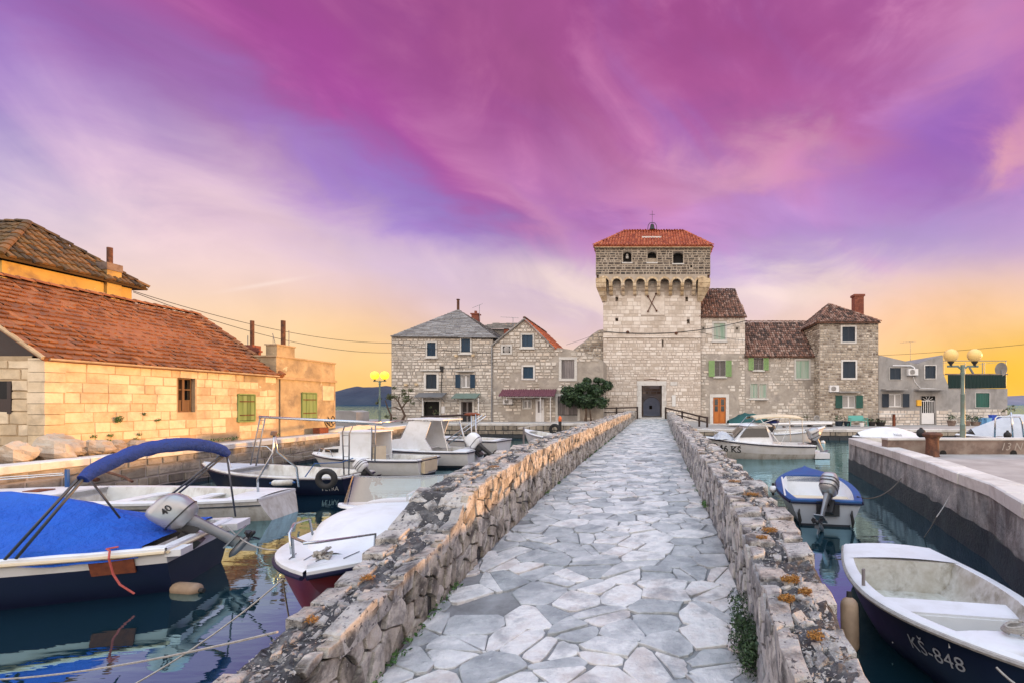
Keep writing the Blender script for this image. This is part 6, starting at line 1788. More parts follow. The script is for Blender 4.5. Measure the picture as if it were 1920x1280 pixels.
def hull_meshes(root, H, bands, rim_mat, inner_mat=None, rim_w=0.09, floor_z=0.08, open_t=(0.03, 0.9), deck_mat=None, nt=26, nk=10, rub=None, well=None, transom_mat=None):
    """bands: [(k_top, material)...] from the keel up"""
    mats = [b[1] for b in bands]
    ks = []
    k0 = 0.0
    for kt, _ in bands:
        n = max(2, int(nk * (kt - k0) + 1))
        for i in range(n): ks.append((k0 + (kt - k0) * i / n, bands.index((kt, _))))
        k0 = kt
    kv = [k for k, _ in ks] + [1.0]
    m = MB()
    ts = [i / nt for i in range(nt + 1)]
    for side in (-1, 1):
        i0 = m.vs([H.pt(t, k, side) for t in ts for k in kv])
        w_ = len(kv)
        for a in range(nt):
            for j in range(w_ - 1):
                m.cm = ks[j][1]
                q = (i0+a*w_+j, i0+(a+1)*w_+j, i0+(a+1)*w_+j+1, i0+a*w_+j+1)
                m.fs([q if side > 0 else q[::-1]])
    # transom
    for side in (-1, 1):
        i0 = m.vs([H.pt(0, k, side) for k in kv] + [Vector((H.pt(0, k, side).x, 0, H.pt(0, k, side).z)) for k in kv])
        w_ = len(kv)
        for j in range(w_ - 1):
            m.cm = ks[j][1]; m.fs([(i0+j, i0+j+1, i0+w_+j+1, i0+w_+j)])
    m.cm = 0
    hl = m.build('hull', mats, root, world=False, smooth=True)
    # rim round the gunwale, a closed profile
    m = MB()
    def ringpts(t, side):
        return [H.gun(t, side, -0.015, -0.03), H.gun(t, side, -0.015, 0.015), H.gun(t, side, 0.01, 0.03), H.gun(t, side, rim_w, 0.03), H.gun(t, side, rim_w + .01, -0.03)]
    for side in (-1, 1): m.grid([ringpts(t, side) for t in ts])
    m.grid([[Vector((p.x + dx, p.y, p.z + dz)) for dx, dz in ((-.015, -.03), (-.015, .015), (0.01, .03), (.07, .03), (.08, -.03))] for p in [H.gun(0, -1 + 2*i/8) * 1 if False else Vector((H.gun(0, 1).x, H.half(0) * (-1 + 2*i/8), H.zg(0))) for i in range(9)]])
    m.build('gunwale', rim_mat, root, world=False, smooth=True)
    if rub:
        m = MB()
        for side in (-1, 1): m.tube([H.gun(t, side, -0.02, -0.035) for t in ts], 0.022, 6)
        m.tube([Vector((-.02, H.half(0)*(-1+2*i/6), H.zg(0)-.035)) for i in range(7)], .022, 6)
        m.build('rub_rail', rub, root, world=False, smooth=True)
    if inner_mat:
        m = MB(); t0, t1 = open_t
        tt = [t0 + (t1 - t0) * i / 22 for i in range(23)]
        rows = []
        for t in tt:
            row = []
            for (ins, zz) in ((rim_w, 0.028), (rim_w + .03, -0.04), (rim_w + .06, None), (rim_w + .10, 'f')):
                pR = H.gun(t, 1, ins, 0.0); b = max(0.0, H.half(t) - ins)
                zc_ = H.zg(t)
                z = zc_ + zz if isinstance(zz, float) else (floor_z + (zc_ - floor_z) * 0.35 if zz is None else floor_z)
                if zz == 'f': b *= 0.86
                row.append((t * H.L, b, z))
            full = [Vector(p) for p in row] + [Vector((p[0], -p[1], p[2])) for p in reversed(row)]
            rows.append(full)
        m.grid(rows)
        for r_ in (rows[0], rows[-1]): m.poly(r_)
        m.build('interior', inner_mat, root, world=False, smooth=True)
    if deck_mat:
        for (a, b) in ([(open_t[1], 1.0)] + ([(0.0, open_t[0])] if open_t[0] > 0.05 else [])):
            m = MB(); n = 12; P = []
            for i in range(n + 1):
                t = a + (b - a) * i / n; row = []
                for j in range(9):
                    s_ = -1 + 2 * j / 8; p = H.gun(t, 1, 0.02)
                    row.append((p.x, (p.y) * s_, H.zg(t) + .028 + 0.035 * (1 - s_ * s_)))
                P.append(row)
            m.grid(P)
            if a > .3: m.poly([P[0][j] for j in range(9)] + [(P[0][8][0], P[0][8][1], H.zg(a) - .10), (P[0][0][0], P[0][0][1], H.zg(a) - .10)])
            m.build('foredeck' if a > .3 else 'aft_deck', deck_mat, root, world=False, smooth=True)
    return hl

def lettering(root, text, fmap, size, material, name='lettering', shear=0.0, spacing=1.0, world=False, bold=0.0):
    """letters turned into a mesh and laid on a surface: fmap(u, v, w)"""
    cu = bpy.data.curves.new('letters', 'FONT'); cu.body = text; cu.size = size; cu.shear = shear; cu.space_character = spacing; cu.offset = bold
    cu.resolution_u = 3
    ob = bpy.data.objects.new('letters', cu); C.objects.link(ob)
    dg = bpy.context.evaluated_depsgraph_get(); dg.update()
    me = bpy.data.meshes.new_from_object(ob.evaluated_get(dg))
    vs_ = [Vector(v.co) for v in me.vertices]; fs_ = [tuple(p.vertices) for p in me.polygons]
    bpy.data.objects.remove(ob); bpy.data.curves.remove(cu); bpy.data.meshes.remove(me)
    m = MB()
    n = len(vs_)
    i = m.vs([fmap(v.x, v.y, 0.006) for v in vs_])
    m.fs([tuple(i + k for k in f) for f in fs_])
    return m.build(name, material, root, world=world)

def boat(label, stern, bow, group=None, cat='boat', name='motor_boat'):
    """stern and bow: (x, y) on the water; returns the root with +x towards the bow"""
    a = math.atan2(bow[1] - stern[1], bow[0] - stern[0])
    return thing(name, (stern[0], stern[1], 0), label, cat, group, a)

def outboard(root, p, s=1.0, tilt=0.0, cowl=None, stripe=None, yaw=0.0, text=None, legmat=None, tiller=False):
    """outboard motor clamped at p on the transom, tilted up by tilt; aft is -x"""
    T = Matrix.Translation(p) @ Matrix.Rotation(yaw, 4, 'Z') @ Matrix.Rotation(tilt, 4, 'Y') @ Matrix.Scale(s, 4)
    lm = legmat or M['black_plastic']
    m = MB(T)
    m.box(-.02, .10, -.12, .12, -.24, .04)
    m.box(-.14, .02, -.05, .05, -.10, .14)
    mt = m.build('outboard_motor', M['black_plastic'], root, world=False)
    # cowling: rounded box, longer fore and aft, tapering to the back and the bottom
    def sec(z, cx, lx, ly, n=20, e=0.62):
        out = []
        for i in range(n):
            a = 2*PI*i/n; c, s_ = math.cos(a), math.sin(a)
            out.append((cx + lx*math.copysign(abs(c)**e, c), ly*math.copysign(abs(s_)**e, s_), z))
        return out
    secs = [(.08, -.16, .13, .11), (.14, -.17, .20, .155), (.22, -.17, .235, .175), (.34, -.18, .24, .178), (.46, -.17, .225, .165), (.53, -.15, .185, .135), (.565, -.13, .11, .08), (.57, -.13, .01, .01)]
    m = MB(T); rows = [sec(*q) for q in secs]
    ids = [m.vs(r_) for r_ in rows]
    for a, b in zip(ids, ids[1:]): m.fs([(a+j, a+(j+1) % 20, b+(j+1) % 20, b+j) for j in range(20)])
    m.fs([tuple(ids[0] + 19 - j for j in range(20))])
    cw_ = m.build('cowling', cowl or M['silver'], mt, world=False, smooth=True)
    if stripe:
        m = MB(T)
        for (z0_, z1_) in ((.30, .335), (.38, .40)):
            r0, r1 = sec(z0_, -.18, .246, .184), sec(z1_, -.178, .240, .180)
            i, j_ = m.vs(r0), m.vs(r1); m.fs([(i+q, i+(q+1) % 20, j_+(q+1) % 20, j_+q) for q in range(20)])
        m.build('stripe', stripe, mt, world=False, smooth=True)
    m = MB(T)
    r0 = sec(.205, -.17, .243, .181); r1 = sec(.225, -.17, .243, .181); i, j_ = m.vs(r0), m.vs(r1); m.fs([(i+q, i+(q+1) % 20, j_+(q+1) % 20, j_+q) for q in range(20)])
    m.build('cowl_seam', M['black_plastic'], mt, world=False)
    # leg
    m = MB(T)
    prof_ = [(.10, -.17, .10, .075), (-.05, -.19, .075, .05), (-.30, -.20, .07, .04), (-.50, -.20, .075, .032), (-.60, -.21, .10, .028)]
    ids = [m.vs(sec(z, cx, lx, ly, 12, .8)) for z, cx, lx, ly in prof_]
    for a, b in zip(ids, ids[1:]): m.fs([(a+j, a+(j+1) % 12, b+(j+1) % 12, b+j) for j in range(12)])
    m.box(-.44, -.08, -.10, .10, -.525, -.505)
    m.build('midsection', lm, mt, world=False, smooth=True)
    m = MB(T); m.lathe([(.01, .02), (.045, -.04), (.055, -.15), (.05, -.30), (.03, -.36)], (0, 0, 0), 12, 'x')
    m.v = [tuple(T @ (T.inverted() @ Vector(v) + Vector((0.0, 0, -.66)))) for v in m.v]
    m.hexa([(-.22, -.008, -.86), (-.12, -.008, -.70), (-.12, .008, -.70), (-.22, .008, -.86), (-.26, -.008, -.86), (-.26, -.008, -.70), (-.26, .008, -.70), (-.26, .008, -.86)])
    m.build('gearcase', lm, mt, world=False, smooth=True)
    m = MB(T)
    for k in range(3):
        a = 2*PI*k/3 + .4; d = Vector((0, math.cos(a), math.sin(a))); e = Vector((0, -math.sin(a), math.cos(a)))
        c = Vector((-.38, 0, -.66))
        pts = [c + d*.03 - e*.02 + Vector((.02, 0, 0)), c + d*.08 - e*.055 + Vector((.025, 0, 0)), c + d*.14 - e*.02, c + d*.13 + e*.04 + Vector((-.03, 0, 0)), c + d*.05 + e*.04 + Vector((-.02, 0, 0))]
        m.prism(pts, (0.008, 0, 0))
    m.lathe([(.035, .02), (.035, -.06), (.01, -.08)], (-.38, 0, -.66), 10, 'x')
    m.build('propeller', M['black_plastic'], mt, world=False)
    if tiller:
        m = MB(T); m.tube([(.06, .02, .16), (.30, .05, .22), (.55, .06, .26)], .018, 6); m.tube([(.42, .055, .24), (.58, .06, .265)], .028, 8); m.build('tiller', M['black_plastic'], mt, world=False)
    if text:
        for sd_ in (1, -1):
            f = lambda u, v, w_, sd_=sd_: T @ Vector((-.17 + sd_*(-1)*(u - .14) * 1.0, sd_*(.182), .39 + v - .035))
            f = (lambda u, v, w_, sd_=sd_: T @ Vector((-.17 - sd_*(u - text[2]), sd_*(.181 + w_), .335 + v)))
            lettering(mt, text[0], f, text[1], M['rubber'], 'lettering', shear=.2, bold=.002)
    return mt

def rope(p, q, sag, r, material, n=12, jit=0.0):
    p, q = Vector(p), Vector(q); pts = []
    for i in range(n + 1):
        t = i / n; v = p.lerp(q, t); v.z -= sag * 4 * t * (1 - t)
        if jit and 0 < i < n: v += Vector((rng.uniform(-jit, jit), rng.uniform(-jit, jit), 0))
        pts.append(v)
    return pts

def rope_thing(name, label, runs, r, material, cat='rope', group=None):
    m = MB()
    for pts in runs: m.tube(pts, r, 5)
    return tag(m.build(name, material, smooth=True), label, cat, group)

def fender(label, p, r, L, material, axis=(0, 0, 1), cap=None):
    t = thing('fender', p, label, 'fender')
    a = Vector(axis).normalized(); q = Vector((0, 0, 1)).rotation_difference(a).to_matrix().to_4x4()
    m = MB(Matrix.Translation(p) @ q)
    n = 8; prof_ = [(r*math.sin(PI/2*i/4), -L/2 + r*(1 - math.cos(PI/2*i/4))) for i in range(5)] + [(r*math.cos(PI/2*i/4), L/2 - r + r*math.sin(PI/2*i/4)) for i in range(5)]
    prof_ = [(max(.004, a_), b_) for a_, b_ in prof_]
    m.lathe(prof_, (0, 0, 0), 14); m.build('body', material, t, smooth=True)
    m = MB(Matrix.Translation(p) @ q)
    for s_ in (-1, 1): m.lathe([(r*.35, s_*(L/2 - .01)), (r*.3, s_*(L/2 + .05))][::s_], (0, 0, 0), 8)
    m.build('eyelet', cap or M['rubber'], t)
    return t

def tyre(label, p, R_, r, yaw):
    T = Matrix.Translation(p) @ Matrix.Rotation(yaw, 4, 'Z')
    m = MB(T); P = []
    for i in range(22):
        a = 2*PI*i/22; c = Vector((math.cos(a), 0, math.sin(a)))
        P.append([c * (R_ + r*math.cos(2*PI*j/10)) + Vector((0, r*.85*math.sin(2*PI*j/10), 0)) for j in range(11)])
    m.grid(P, True)
    return tag(m.build('tyre_fender', M['rubber'], smooth=True), label, 'tyre')

# --- dinghy with the painted number, bottom right
b = boat('small white dinghy with navy hull marked KŠ-848, moored right of the bridge', (3.22, 6.55), (2.63, 3.30), name='dinghy')
LL = math.hypot(.59, 3.25)
H = Hull(LL, 1.50, .44, .60, .72, .45, .25, .22, .34, 2.3, bow_flare=.8)
hull_meshes(b, H, [(1.0, M['navy'])], M['white'], M['dirty_floor'], rim_w=.10, floor_z=.10, open_t=(.20, .86), deck_mat=M['white'])
def thwart(root, H, t0, t1, z, material, ins=.08, name='thwart', th=.03):
    m = MB(); P = [H.gun(t0, -1, ins), H.gun(t1, -1, ins), H.gun(t1, 1, ins), H.gun(t0, 1, ins)]
    m.prism([(p.x, p.y, z) for p in P], (0, 0, -th)); return m.build(name, material, root, world=False)
thwart(b, H, .52, .62, .415, M['white'])
m = MB(); 
for t_ in (.52, .62):
    P = [H.gun(t_, -1, .12), H.gun(t_, 1, .12)]; m.box(P[0].x - .008, P[0].x + .008, P[0].y * .92, P[1].y * .92, .1, .39)
m.build('thwart_support', M['white'], b, world=False)
m = MB(); P = [H.gun(.03, -1, .1), H.gun(.19, -1, .1), H.gun(.19, 1, .1), H.gun(.03, 1, .1)]; m.prism([(p.x, p.y, .475) for p in P], (0, 0, -.02)); m.build('stern_bench', M['white'], b, world=False)
m = MB(); m.tube([Vector((-.02, H.half(0)*(1-2*i/5), H.zg(0)-.01)) for i in range(6)], .012, 5)
for side in (-1, 1): 
    n = 60; pts = [H.gun(i/n, side, -.025, -.01) for i in range(n+1)]
    m.tube(pts, .018, 6)
m.build('rope_rub_rail', M['rope'], b, world=False, smooth=True)
m = MB(); r_ = random.Random(5)
for k in range(5): m.tube([Vector((LL*.875 + .07*math.cos(a_ + k), .10 + .09*math.sin(a_*1.0 + k*.8) , .66 + .012*k)) for a_ in [j*.5 for j in range(12)]], .011, 5)
tag(m.build('rope_coil', M['rope'], b, world=False, smooth=True))
m = MB(); q = H.gun(.52, -1, .03); m.tube([q, q + Vector((.0, 0, .20))], .018, 8); m.build('rowlock_pin', M['wood_old'], b, world=False)
q = H.gun(.52, 1, .03)
side = -1 if False else 1
def hull_map(H, t0, k0, side, L, dirn, hgt):
    """text running along the hull: u from t0 in metres towards dirn, v up"""
    def f(u, v, w_):
        t = t0 + dirn * u / L; k = k0 + v / hgt
        p = H.pt(t, min(1, k), side); e1 = H.pt(t + .002, min(1, k), side) - p; e2 = H.pt(t, min(1, k + .01), side) - H.pt(t, min(1, k) - .01, side)
        n_ = e1.cross(e2); n_.normalize()
        if n_.y * side < 0: n_ = -n_
        return p + n_ * w_
    return f
# the boat heads towards the camera: its left (port, +y) side faces +x in the world, starboard faces the bridge
lettering(b, 'KŠ-848', hull_map(H, .735, .68, -1, LL, 1, .80), .165, M['grey_tarp'], spacing=1.04)

fender('worn tan cylinder fender hanging at the dinghy side nearest the bridge', (1.97, 4.75, .22), .085, .52, M['fender_tan'], (0.08, .25, 1))

# --- blue rimmed grey dinghy with striped motor
b = boat('grey dinghy with blue gunwale and tilted grey outboard, moored between bridge and pier', (3.43, 9.4), (3.98, 12.45), name='dinghy')
LL = math.hypot(.55, 3.05)
H = Hull(LL, 1.66, .50, .76, .80, .42, .22, .25, .40, 2.4)
hull_meshes(b, H, [(.42, M['antifoul']), (1.0, M['grey_hull'])], M['blue_deck'], M['white'], rim_w=.14, floor_z=.12, open_t=(.05, .70), deck_mat=M['blue_deck'], rub=M['navy'])
thwart(b, H, .28, .40, .38, M['cream'], .16)
m = MB(); P = [H.gun(.05, -1, .16), H.gun(.15, -1, .16), H.gun(.15, 1, .16), H.gun(.05, 1, .16)]; m.prism([(p.x, p.y, .38) for p in P], (0, 0, -.03)); m.build('stern_bench', M['cream'], b, world=False)
outboard(b, Vector((-.02, -.05, .50)), .92, R(36), M['silver'], M['black_plastic'], R(-28), tiller=True, legmat=M['steel_dull'])
m = MB(); m.tube([Vector((-.06, -.05 - .18, .50)), Vector((-.07, -.23, .30))], .12, 4)
m = MB(); m.box(-.035, -.005, -.25, .18, .22, .50); m.build('motor_pad', M['black_plastic'], b, world=False)
m = MB()
for y in (-.48, .50):
    m.tube([(-.03, y, .34), (-.08, y + .02, .27), (-.07, y - .01, .12), (-.06, y, .02)], [.012, .03, .034, .012], 6)
m.build('hanging_straps', M['rubber'], b, world=False)
m = MB(); q = H.gun(.18, 1, .05); m.tube([H.gun(.10, 1, .03), H.gun(.12, 1, .0, .02), H.gun(.45, 1, .12, .18)], .02, 6); m.build('oar', M['white_paint'], b, world=False)
fender('small white ball fender on the bridge side of the grey dinghy', (2.74, 10.75, .50), .085, .17, M['white'])

# --- white boat with red hull and raised cabin right beside the bridge, left
st, bw = (-3.75, 8.9), (-3.02, 4.2)
b = boat('white cabin boat with dark red hull and clear windscreen beside left parapet', st, bw)
LL = math.hypot(bw[0]-st[0], bw[1]-st[1])
H = Hull(LL, 2.0, .66, .92, .86, .45, .3, .45, .36, 3.1, bow_flare=.8)
hull_meshes(b, H, [(.90, M['red_hull']), (1.0, M['navy'])], M['white'], M['white_old'], rim_w=.12, floor_z=.2, open_t=(.04, .44), deck_mat=M['white'], rub=M['navy'])
# raised cabin trunk over the foredeck
P = []; n = 22
for i in range(n + 1):
    t = .44 + (.90 - .44) * i / n
    hgt = .27 * (1 - max(0, (t - .66) / .20) ** 1.3) if t > .66 else .27 + .06 * (.66 - t)
    hgt = max(0.0, hgt)
    hw_w = max(.02, H.half(t) - .20 - .12 * max(0, (t - .6) / .3))
    row = []
    for j in range(17):
        s_ = -1 + 2*j/16
        prof_ = (1 - abs(s_) ** 5) ** .5
        row.append((t*LL, hw_w*s_, H.zg(t) + .03 + hgt*prof_ + .05*(1 - s_*s_)))
    P.append(row)
m = MB(); m.grid(P); m.poly(P[0]); m.build('cabin_trunk', M['white'], b, world=False, smooth=True)
zc_ = H.zg(.44) + .34
m = MB(); pts = [Vector((.50*LL + .30*math.cos(a) * 1.0 - .10, .78*math.sin(a), zc_ + .00)) for a in [(-90 + 15*i) * PI/180 for i in range(13)]]
P = [[p, p + Vector((-.16, 0, .36)) + Vector((0, -p.y*.06, 0))] for p in pts]
m.grid(P); m.build('windscreen', M['glass'], b, world=False, smooth=True)
m = MB(); m.tube([r_[1] for r_ in P], .010, 5); m.tube([r_[0] + Vector((.01, 0, -.01)) for r_ in P], .018, 5); m.build('screen_frame', M['steel_dull'], b, world=False)
m = MB(); pts = [Vector((.50*LL + .40*math.cos(a) - .10, .84*math.sin(a), zc_ - .03)) for a in [(-90 + 15*i) * PI/180 for i in range(13)]]; m.prism(pts, (0, 0, .035)); m.build('dash', M['white'], b, world=False, smooth=True)
m = MB(); m.tube([(.50*LL + .12, .1, zc_), (.50*LL + .12, .1, zc_ + .12), (.50*LL + .0, .15, zc_ + .15), (.50*LL - .1, .35, zc_ + .13), (.50*LL - .1, .35, zc_ + .0)], .016, 6); m.build('grab_rail', M['steel'], b, world=False)
m = MB()
for sd_ in (-1, 1):
    m.tube([H.gun(.62, sd_, .14, .02), H.gun(.63, sd_, .12, .24), H.gun(.74, sd_, .12, .27), H.gun(.84, sd_, .12, .24), H.gun(.85, sd_, .14, .02)], .013, 6)
    m.tube([H.gun(.90, sd_, .10, .02), H.gun(.90, sd_, .09, .24), H.gun(.985, sd_*.9, .03, .25), Vector((LL + .02, 0, H.zg(1) + .27))], .013, 6)
m.tube([Vector((LL - .22, 0, H.zg(.95) + .24))] * 1 + [Vector((LL + .02, 0, H.zg(1) + .27))], .012, 6)
m.build('pulpit_rail', M['steel'], b, world=False, smooth=True)
m = MB()
for k in range(-3, 4):
    y = k * .20; 
    tt = [.90 - .02*abs(k), .965 - .03*abs(k)]
    P_ = [Vector((t*LL, y * (1 - .9*(t-.88)*3), H.zg(t) + .031 + .035*(1 - min(1, (y/max(.05, H.half(t))))**2) + .004)) for t in tt if H.half(t) > abs(y) + .03]
    if len(P_) == 2: m.tube(P_, .005, 4)
m.build('deck_grooves', M['steel_dull'], b, world=False)
m = MB(); r_ = random.Random(9); c = Vector((LL*.93, 0, H.zg(.93) + .10))
for k in range(5): m.tube([c + Vector((r_.uniform(-.09, .09), r_.uniform(-.07, .07), r_.uniform(-.03, .05))) for _ in range(7)], .014, 5)
m.build('rope_bundle', M['rope'], b, world=False, smooth=True)

# --- boat under the bright blue tarp, bottom left
st, bw = (-6.30, 6.75), (-11.3, 5.0)
b = boat('navy hulled boat under bright blue tarp with folded bimini and silver outboard', st, bw)
LL = math.hypot(bw[0]-st[0], bw[1]-st[1])
H = Hull(LL, 1.95, .60, .85, .86, .45, .3, .4, .36, 2.6, bow_flare=.9)
hull_meshes(b, H, [(.82, M['navy']), (1.0, M['white'])], M['white'], M['white_old'], rim_w=.13, floor_z=.2, open_t=(.03, .8), deck_mat=M['white'], rub=M['cream'])
P = []; n = 46
for i in range(n + 1):
    t = .045 + (.97 - .045) * i / n; row = []
    crown = .60 * math.sin(min(1, (t - .03) / .36) * PI / 2) ** 1.2 * (1 - .35 * max(0, (t - .5) / .5))
    hw_w = H.half(t) + .02
    for j in range(25):
        s_ = -1 + 2*j/24
        z = H.zg(t) + .05 + crown * (1 - abs(s_) ** 1.25)
        wob = .035 * noise.noise(Vector((t*9, s_*3, 1))) + .018 * noise.noise(Vector((t*22, s_*7, 4)))
        if abs(s_) > .93: z -= .13 + .05 * noise.noise(Vector((t*14, s_, 2))); wob *= .4
        yy = hw_w * s_ * (1.0 + .012 * math.sin(t*60))
        row.append((t*LL, yy, z + wob * (1.4 - abs(s_))))
    P.append(row)
m = MB(); m.grid(P); m.build('tarp', M['blue_tarp'], b, world=False, smooth=True)
outboard(b, Vector((.12, .14, .64)), .92, R(50), M['silver'], None, R(10), text=('40', .13, .05), legmat=M['steel_dull'])
# bimini: two bowed legs and the canvas rolled round the hoop
def hoop(x0, x1, ya, yb, z0, z1, n=14):
    pts = []
    for i in range(n + 1):
        u = i / n; a = PI * u
        pts.append(Vector((x0 + (x1 - x0) * min(1, math.sin(a) * 1.6), ya + (yb - ya) * (0.5 - .5*math.cos(a)), z0 + (z1 - z0) * math.sin(a) ** .35)))
    return pts
lg = [(1.55, .99, .70), (.95, .88, 1.50), (.95, -.85, 1.52), (1.75, -.95, .74)]
m = MB()
near_b, near_t = Vector((1.25, .98, .66)), Vector((.72, .92, 1.52)); far_b, far_t = Vector((1.10, -.98, .66)), Vector((.10, -.92, 1.62))
for o_ in (0, .045): m.tube([near_b + Vector((o_*2, 0, 0)), near_t + Vector((o_, 0, 0))], .016, 6); m.tube([far_b + Vector((o_*2, 0, 0)), far_t + Vector((o_, 0, 0))], .016, 6)
m.tube([near_t + Vector((.1, -.2, .05)), Vector((.55, .62, .98))], .012, 5); m.tube([far_t + Vector((0, 0, -.02)), Vector((-.02, -.90, .62))], .013, 5)
m.build('bimini_frame', M['dark_tube'], b, world=False, smooth=True)
mid = (near_t + far_t) / 2 + Vector((0, 0, .26))
cl = []
for i in range(25):
    u = i / 24; p_ = near_t * (1-u)**2 + mid * 2*u*(1-u) * 1.0 + far_t * u*u
    p_ = near_t.lerp(far_t, u); p_.z += .26 * math.sin(PI*u) ** .7; cl.append(p_)
m = MB(); rs = [(.06 + .035*math.sin(PI*min(1, k/24*1.0))**.4 + .012*noise.noise(Vector((k*.7, 1, 2)))) for k in range(25)]
m.tube(cl, rs, 12)
m.v = [tuple(Vector(v) + Vector((0, 0, .015*noise.noise(Vector(v)*9)))) for v in m.v]
m.build('rolled_canvas', M['blue_roll'], b, world=False, smooth=True)
m = MB(); m.box(.10, .24, H.half(.05)+.004, H.half(.05)+.03, .36, .52)
q = H.pt(.10, .84, 1); m = MB(); m.hexa([H.pt(.055, .74, 1) + Vector((0, .01, 0)), H.pt(.13, .74, 1) + Vector((0, .01, 0)), H.pt(.13, .74, 1) + Vector((0, .03, 0)), H.pt(.055, .74, 1) + Vector((0, .03, 0)), H.pt(.055, .95, 1) + Vector((0, .01, 0)), H.pt(.13, .95, 1) + Vector((0, .01, 0)), H.pt(.13, .95, 1) + Vector((0, .03, 0)), H.pt(.055, .95, 1) + Vector((0, .03, 0))])
m.build('rusty_plate', M['rust_plate'], b, world=False)
m = MB(); m.box(-.22, .02, -.88, -.45, .50, .60); m.box(-.14, .02, .55, .82, .50, .58); m.build('swim_platform', M['white'], b, world=False)

# --- long white boat with raked transom behind the blue one
st, bw = (-8.05, 10.35), (-14.0, 9.75)
b = boat('long white open boat with plain round transom behind the blue tarp boat', st, bw, name='open_boat')
LL = math.hypot(bw[0]-st[0], bw[1]-st[1])
H = Hull(LL, 2.0, .46, .62, .60, .5, .3, .4, .42, 2.2, trans_rake=-.30)
hull_meshes(b, H, [(1.0, M['white_old'])], M['white'], M['white_old'], rim_w=.20, floor_z=.12, open_t=(.10, .66), deck_mat=M['white'], rub=None)
m = MB()
for side in (-1, 1): m.tube([H.pt(i/24, .86, side) + Vector((0, side*.01, 0)) for i in range(25)], .014, 5)
m.build('blue_stripe', M['navy_paint'], b, world=False)
m = MB(); m.box(-.02, .0, .05, .40, .12, .34); m.build('rusty_plate', M['rust_plate'], b, world=False)
bpy.data.objects[b.children[-1].name].location = (0.03, 0, .06)
m = MB(); m.box(LL*.74, LL*.74 + .3, -.15, .15, .6, .64); m.build('hatch', M['rust_plate'], b, world=False)
thwart(b, H, .25, .30, .40, M['white'], .2); thwart(b, H, .45, .50, .42, M['white'], .2)
def arch_rail(root, pts, r, material, name='steel_arch'):
    m = MB(); m.tube(pts, r, 7); return m.build(name, material, root, world=True, smooth=True)
# A shaped steel crutch standing on it
def wtube(root, runs, r, material, name):
    m = MB(); inv = Matrix.Rotation(-root.rotation_euler.z, 4, 'Z') @ Matrix.Translation(-Vector(root.location))
    for pts in runs: m.tube([inv @ Vector(p) for p in pts], r, 7)
    return m.build(name, material, root, world=False, smooth=True)
wtube(b, [[at(484, 932, 10.3), at(483, 898, 10.3), at(512, 848, 10.4), at(515, 810, 10.4)], [at(560, 912, 10.9), at(556, 875, 10.9), at(520, 846, 10.5), at(515, 810, 10.4)]], .022, M['steel'], 'mast_crutch')
m = MB(); 
wtube(b, [[at(513, 815, 10.4), at(514, 808, 10.4)]], .06, M['brown_concrete'], 'crutch_pad')

# --- navy boat PETRA
st, bw = (-8.05, 13.25), (-12.5, 13.45)
b = boat('navy open boat lettered PETRA with long canopy frame and small white outboard', st, bw, name='open_boat')
LL = 4.5
H = Hull(LL, 1.85, .46, .74, .74, .45, .3, .35, .42, 2.2)
hull_meshes(b, H, [(1.0, M['navy'])], M['white_old'], M['white_old'], rim_w=.10, floor_z=.12, open_t=(.05, .70), deck_mat=M['grey_tarp'], rub=M['navy'])
outboard(b, Vector((-.03, -.15, .46)), .72, R(48), M['white'], M['navy'], R(-6), legmat=M['black_plastic'])
fmt = lambda u, v, w_: Vector((-.02 - w_ + .0, .80 - u * .9, .20 + v))
lettering(b, 'PETRA', lambda u, v, w_: hull_map(H, .125, .60, 1, LL, -1, .65)(u, v, w_), .145, M['white_paint'], shear=.25)
wtube(b, [[at(470, 870, 13.0), at(488, 781, 13.0)], [at(480, 872, 12.8), at(497, 784, 12.8)],
          [at(645, 890, 13.0), at(642, 810, 13.0), at(646, 798, 13.0), at(662, 797, 13.0), at(655, 812, 13.0), at(654, 892, 12.9)],
          [at(697, 862, 13.9), at(697, 800, 13.9)], [at(703, 866, 13.9), at(704, 796, 13.9)]], .018, M['steel_dull'], 'frame_legs')
wtube(b, [[at(475 + k*3.4, 855 - k*17, 12.95), at(483 + k*3.1, 855 - k*17, 12.85)] for k in range(5)] + [[at(643, 815 + k*20, 13), at(654, 815 + k*20, 12.95)] for k in range(4)] + [[at(697, 810 + k*20, 13.9), at(704, 810 + k*20, 13.9)] for k in range(3)], .009, M['steel_dull'], 'rungs')
wtube(b, [[at(486, 780, 13.0), at(620, 787, 13.2), at(716, 791, 13.7)], [at(486, 781, 12.8), at(716, 793, 13.5)], [at(716, 791, 13.7), at(775, 787, 16.0)]], .028, M['steel'], 'canopy_pole')
wtube(b, [[at(405, 865, 13.6), at(411, 835, 13.6), at(500, 836, 13.9), at(510, 845, 13.9), at(512, 868, 13.9)], [at(436, 884, 13.0), at(425, 850, 13.2), at(422, 846, 13.3)]], .013, M['steel'], 'bow_rail')
wtube(b, [[at(572, 893, 12.7), at(590, 868, 12.8), at(640, 866, 12.9), at(662, 858, 13.2)]], .014, M['blue_deck'], 'side_rail')
tyre('black tyre fender hanging on the navy boat near its stern', at(612, 897, 12.25), .20, .075, 0.05)
fender('white and blue cylinder fender lying along the navy boat side', at(530, 904, 12.35), .08, .55, M['white_old'], (1, 0, 0.03), M['blue_deck'])

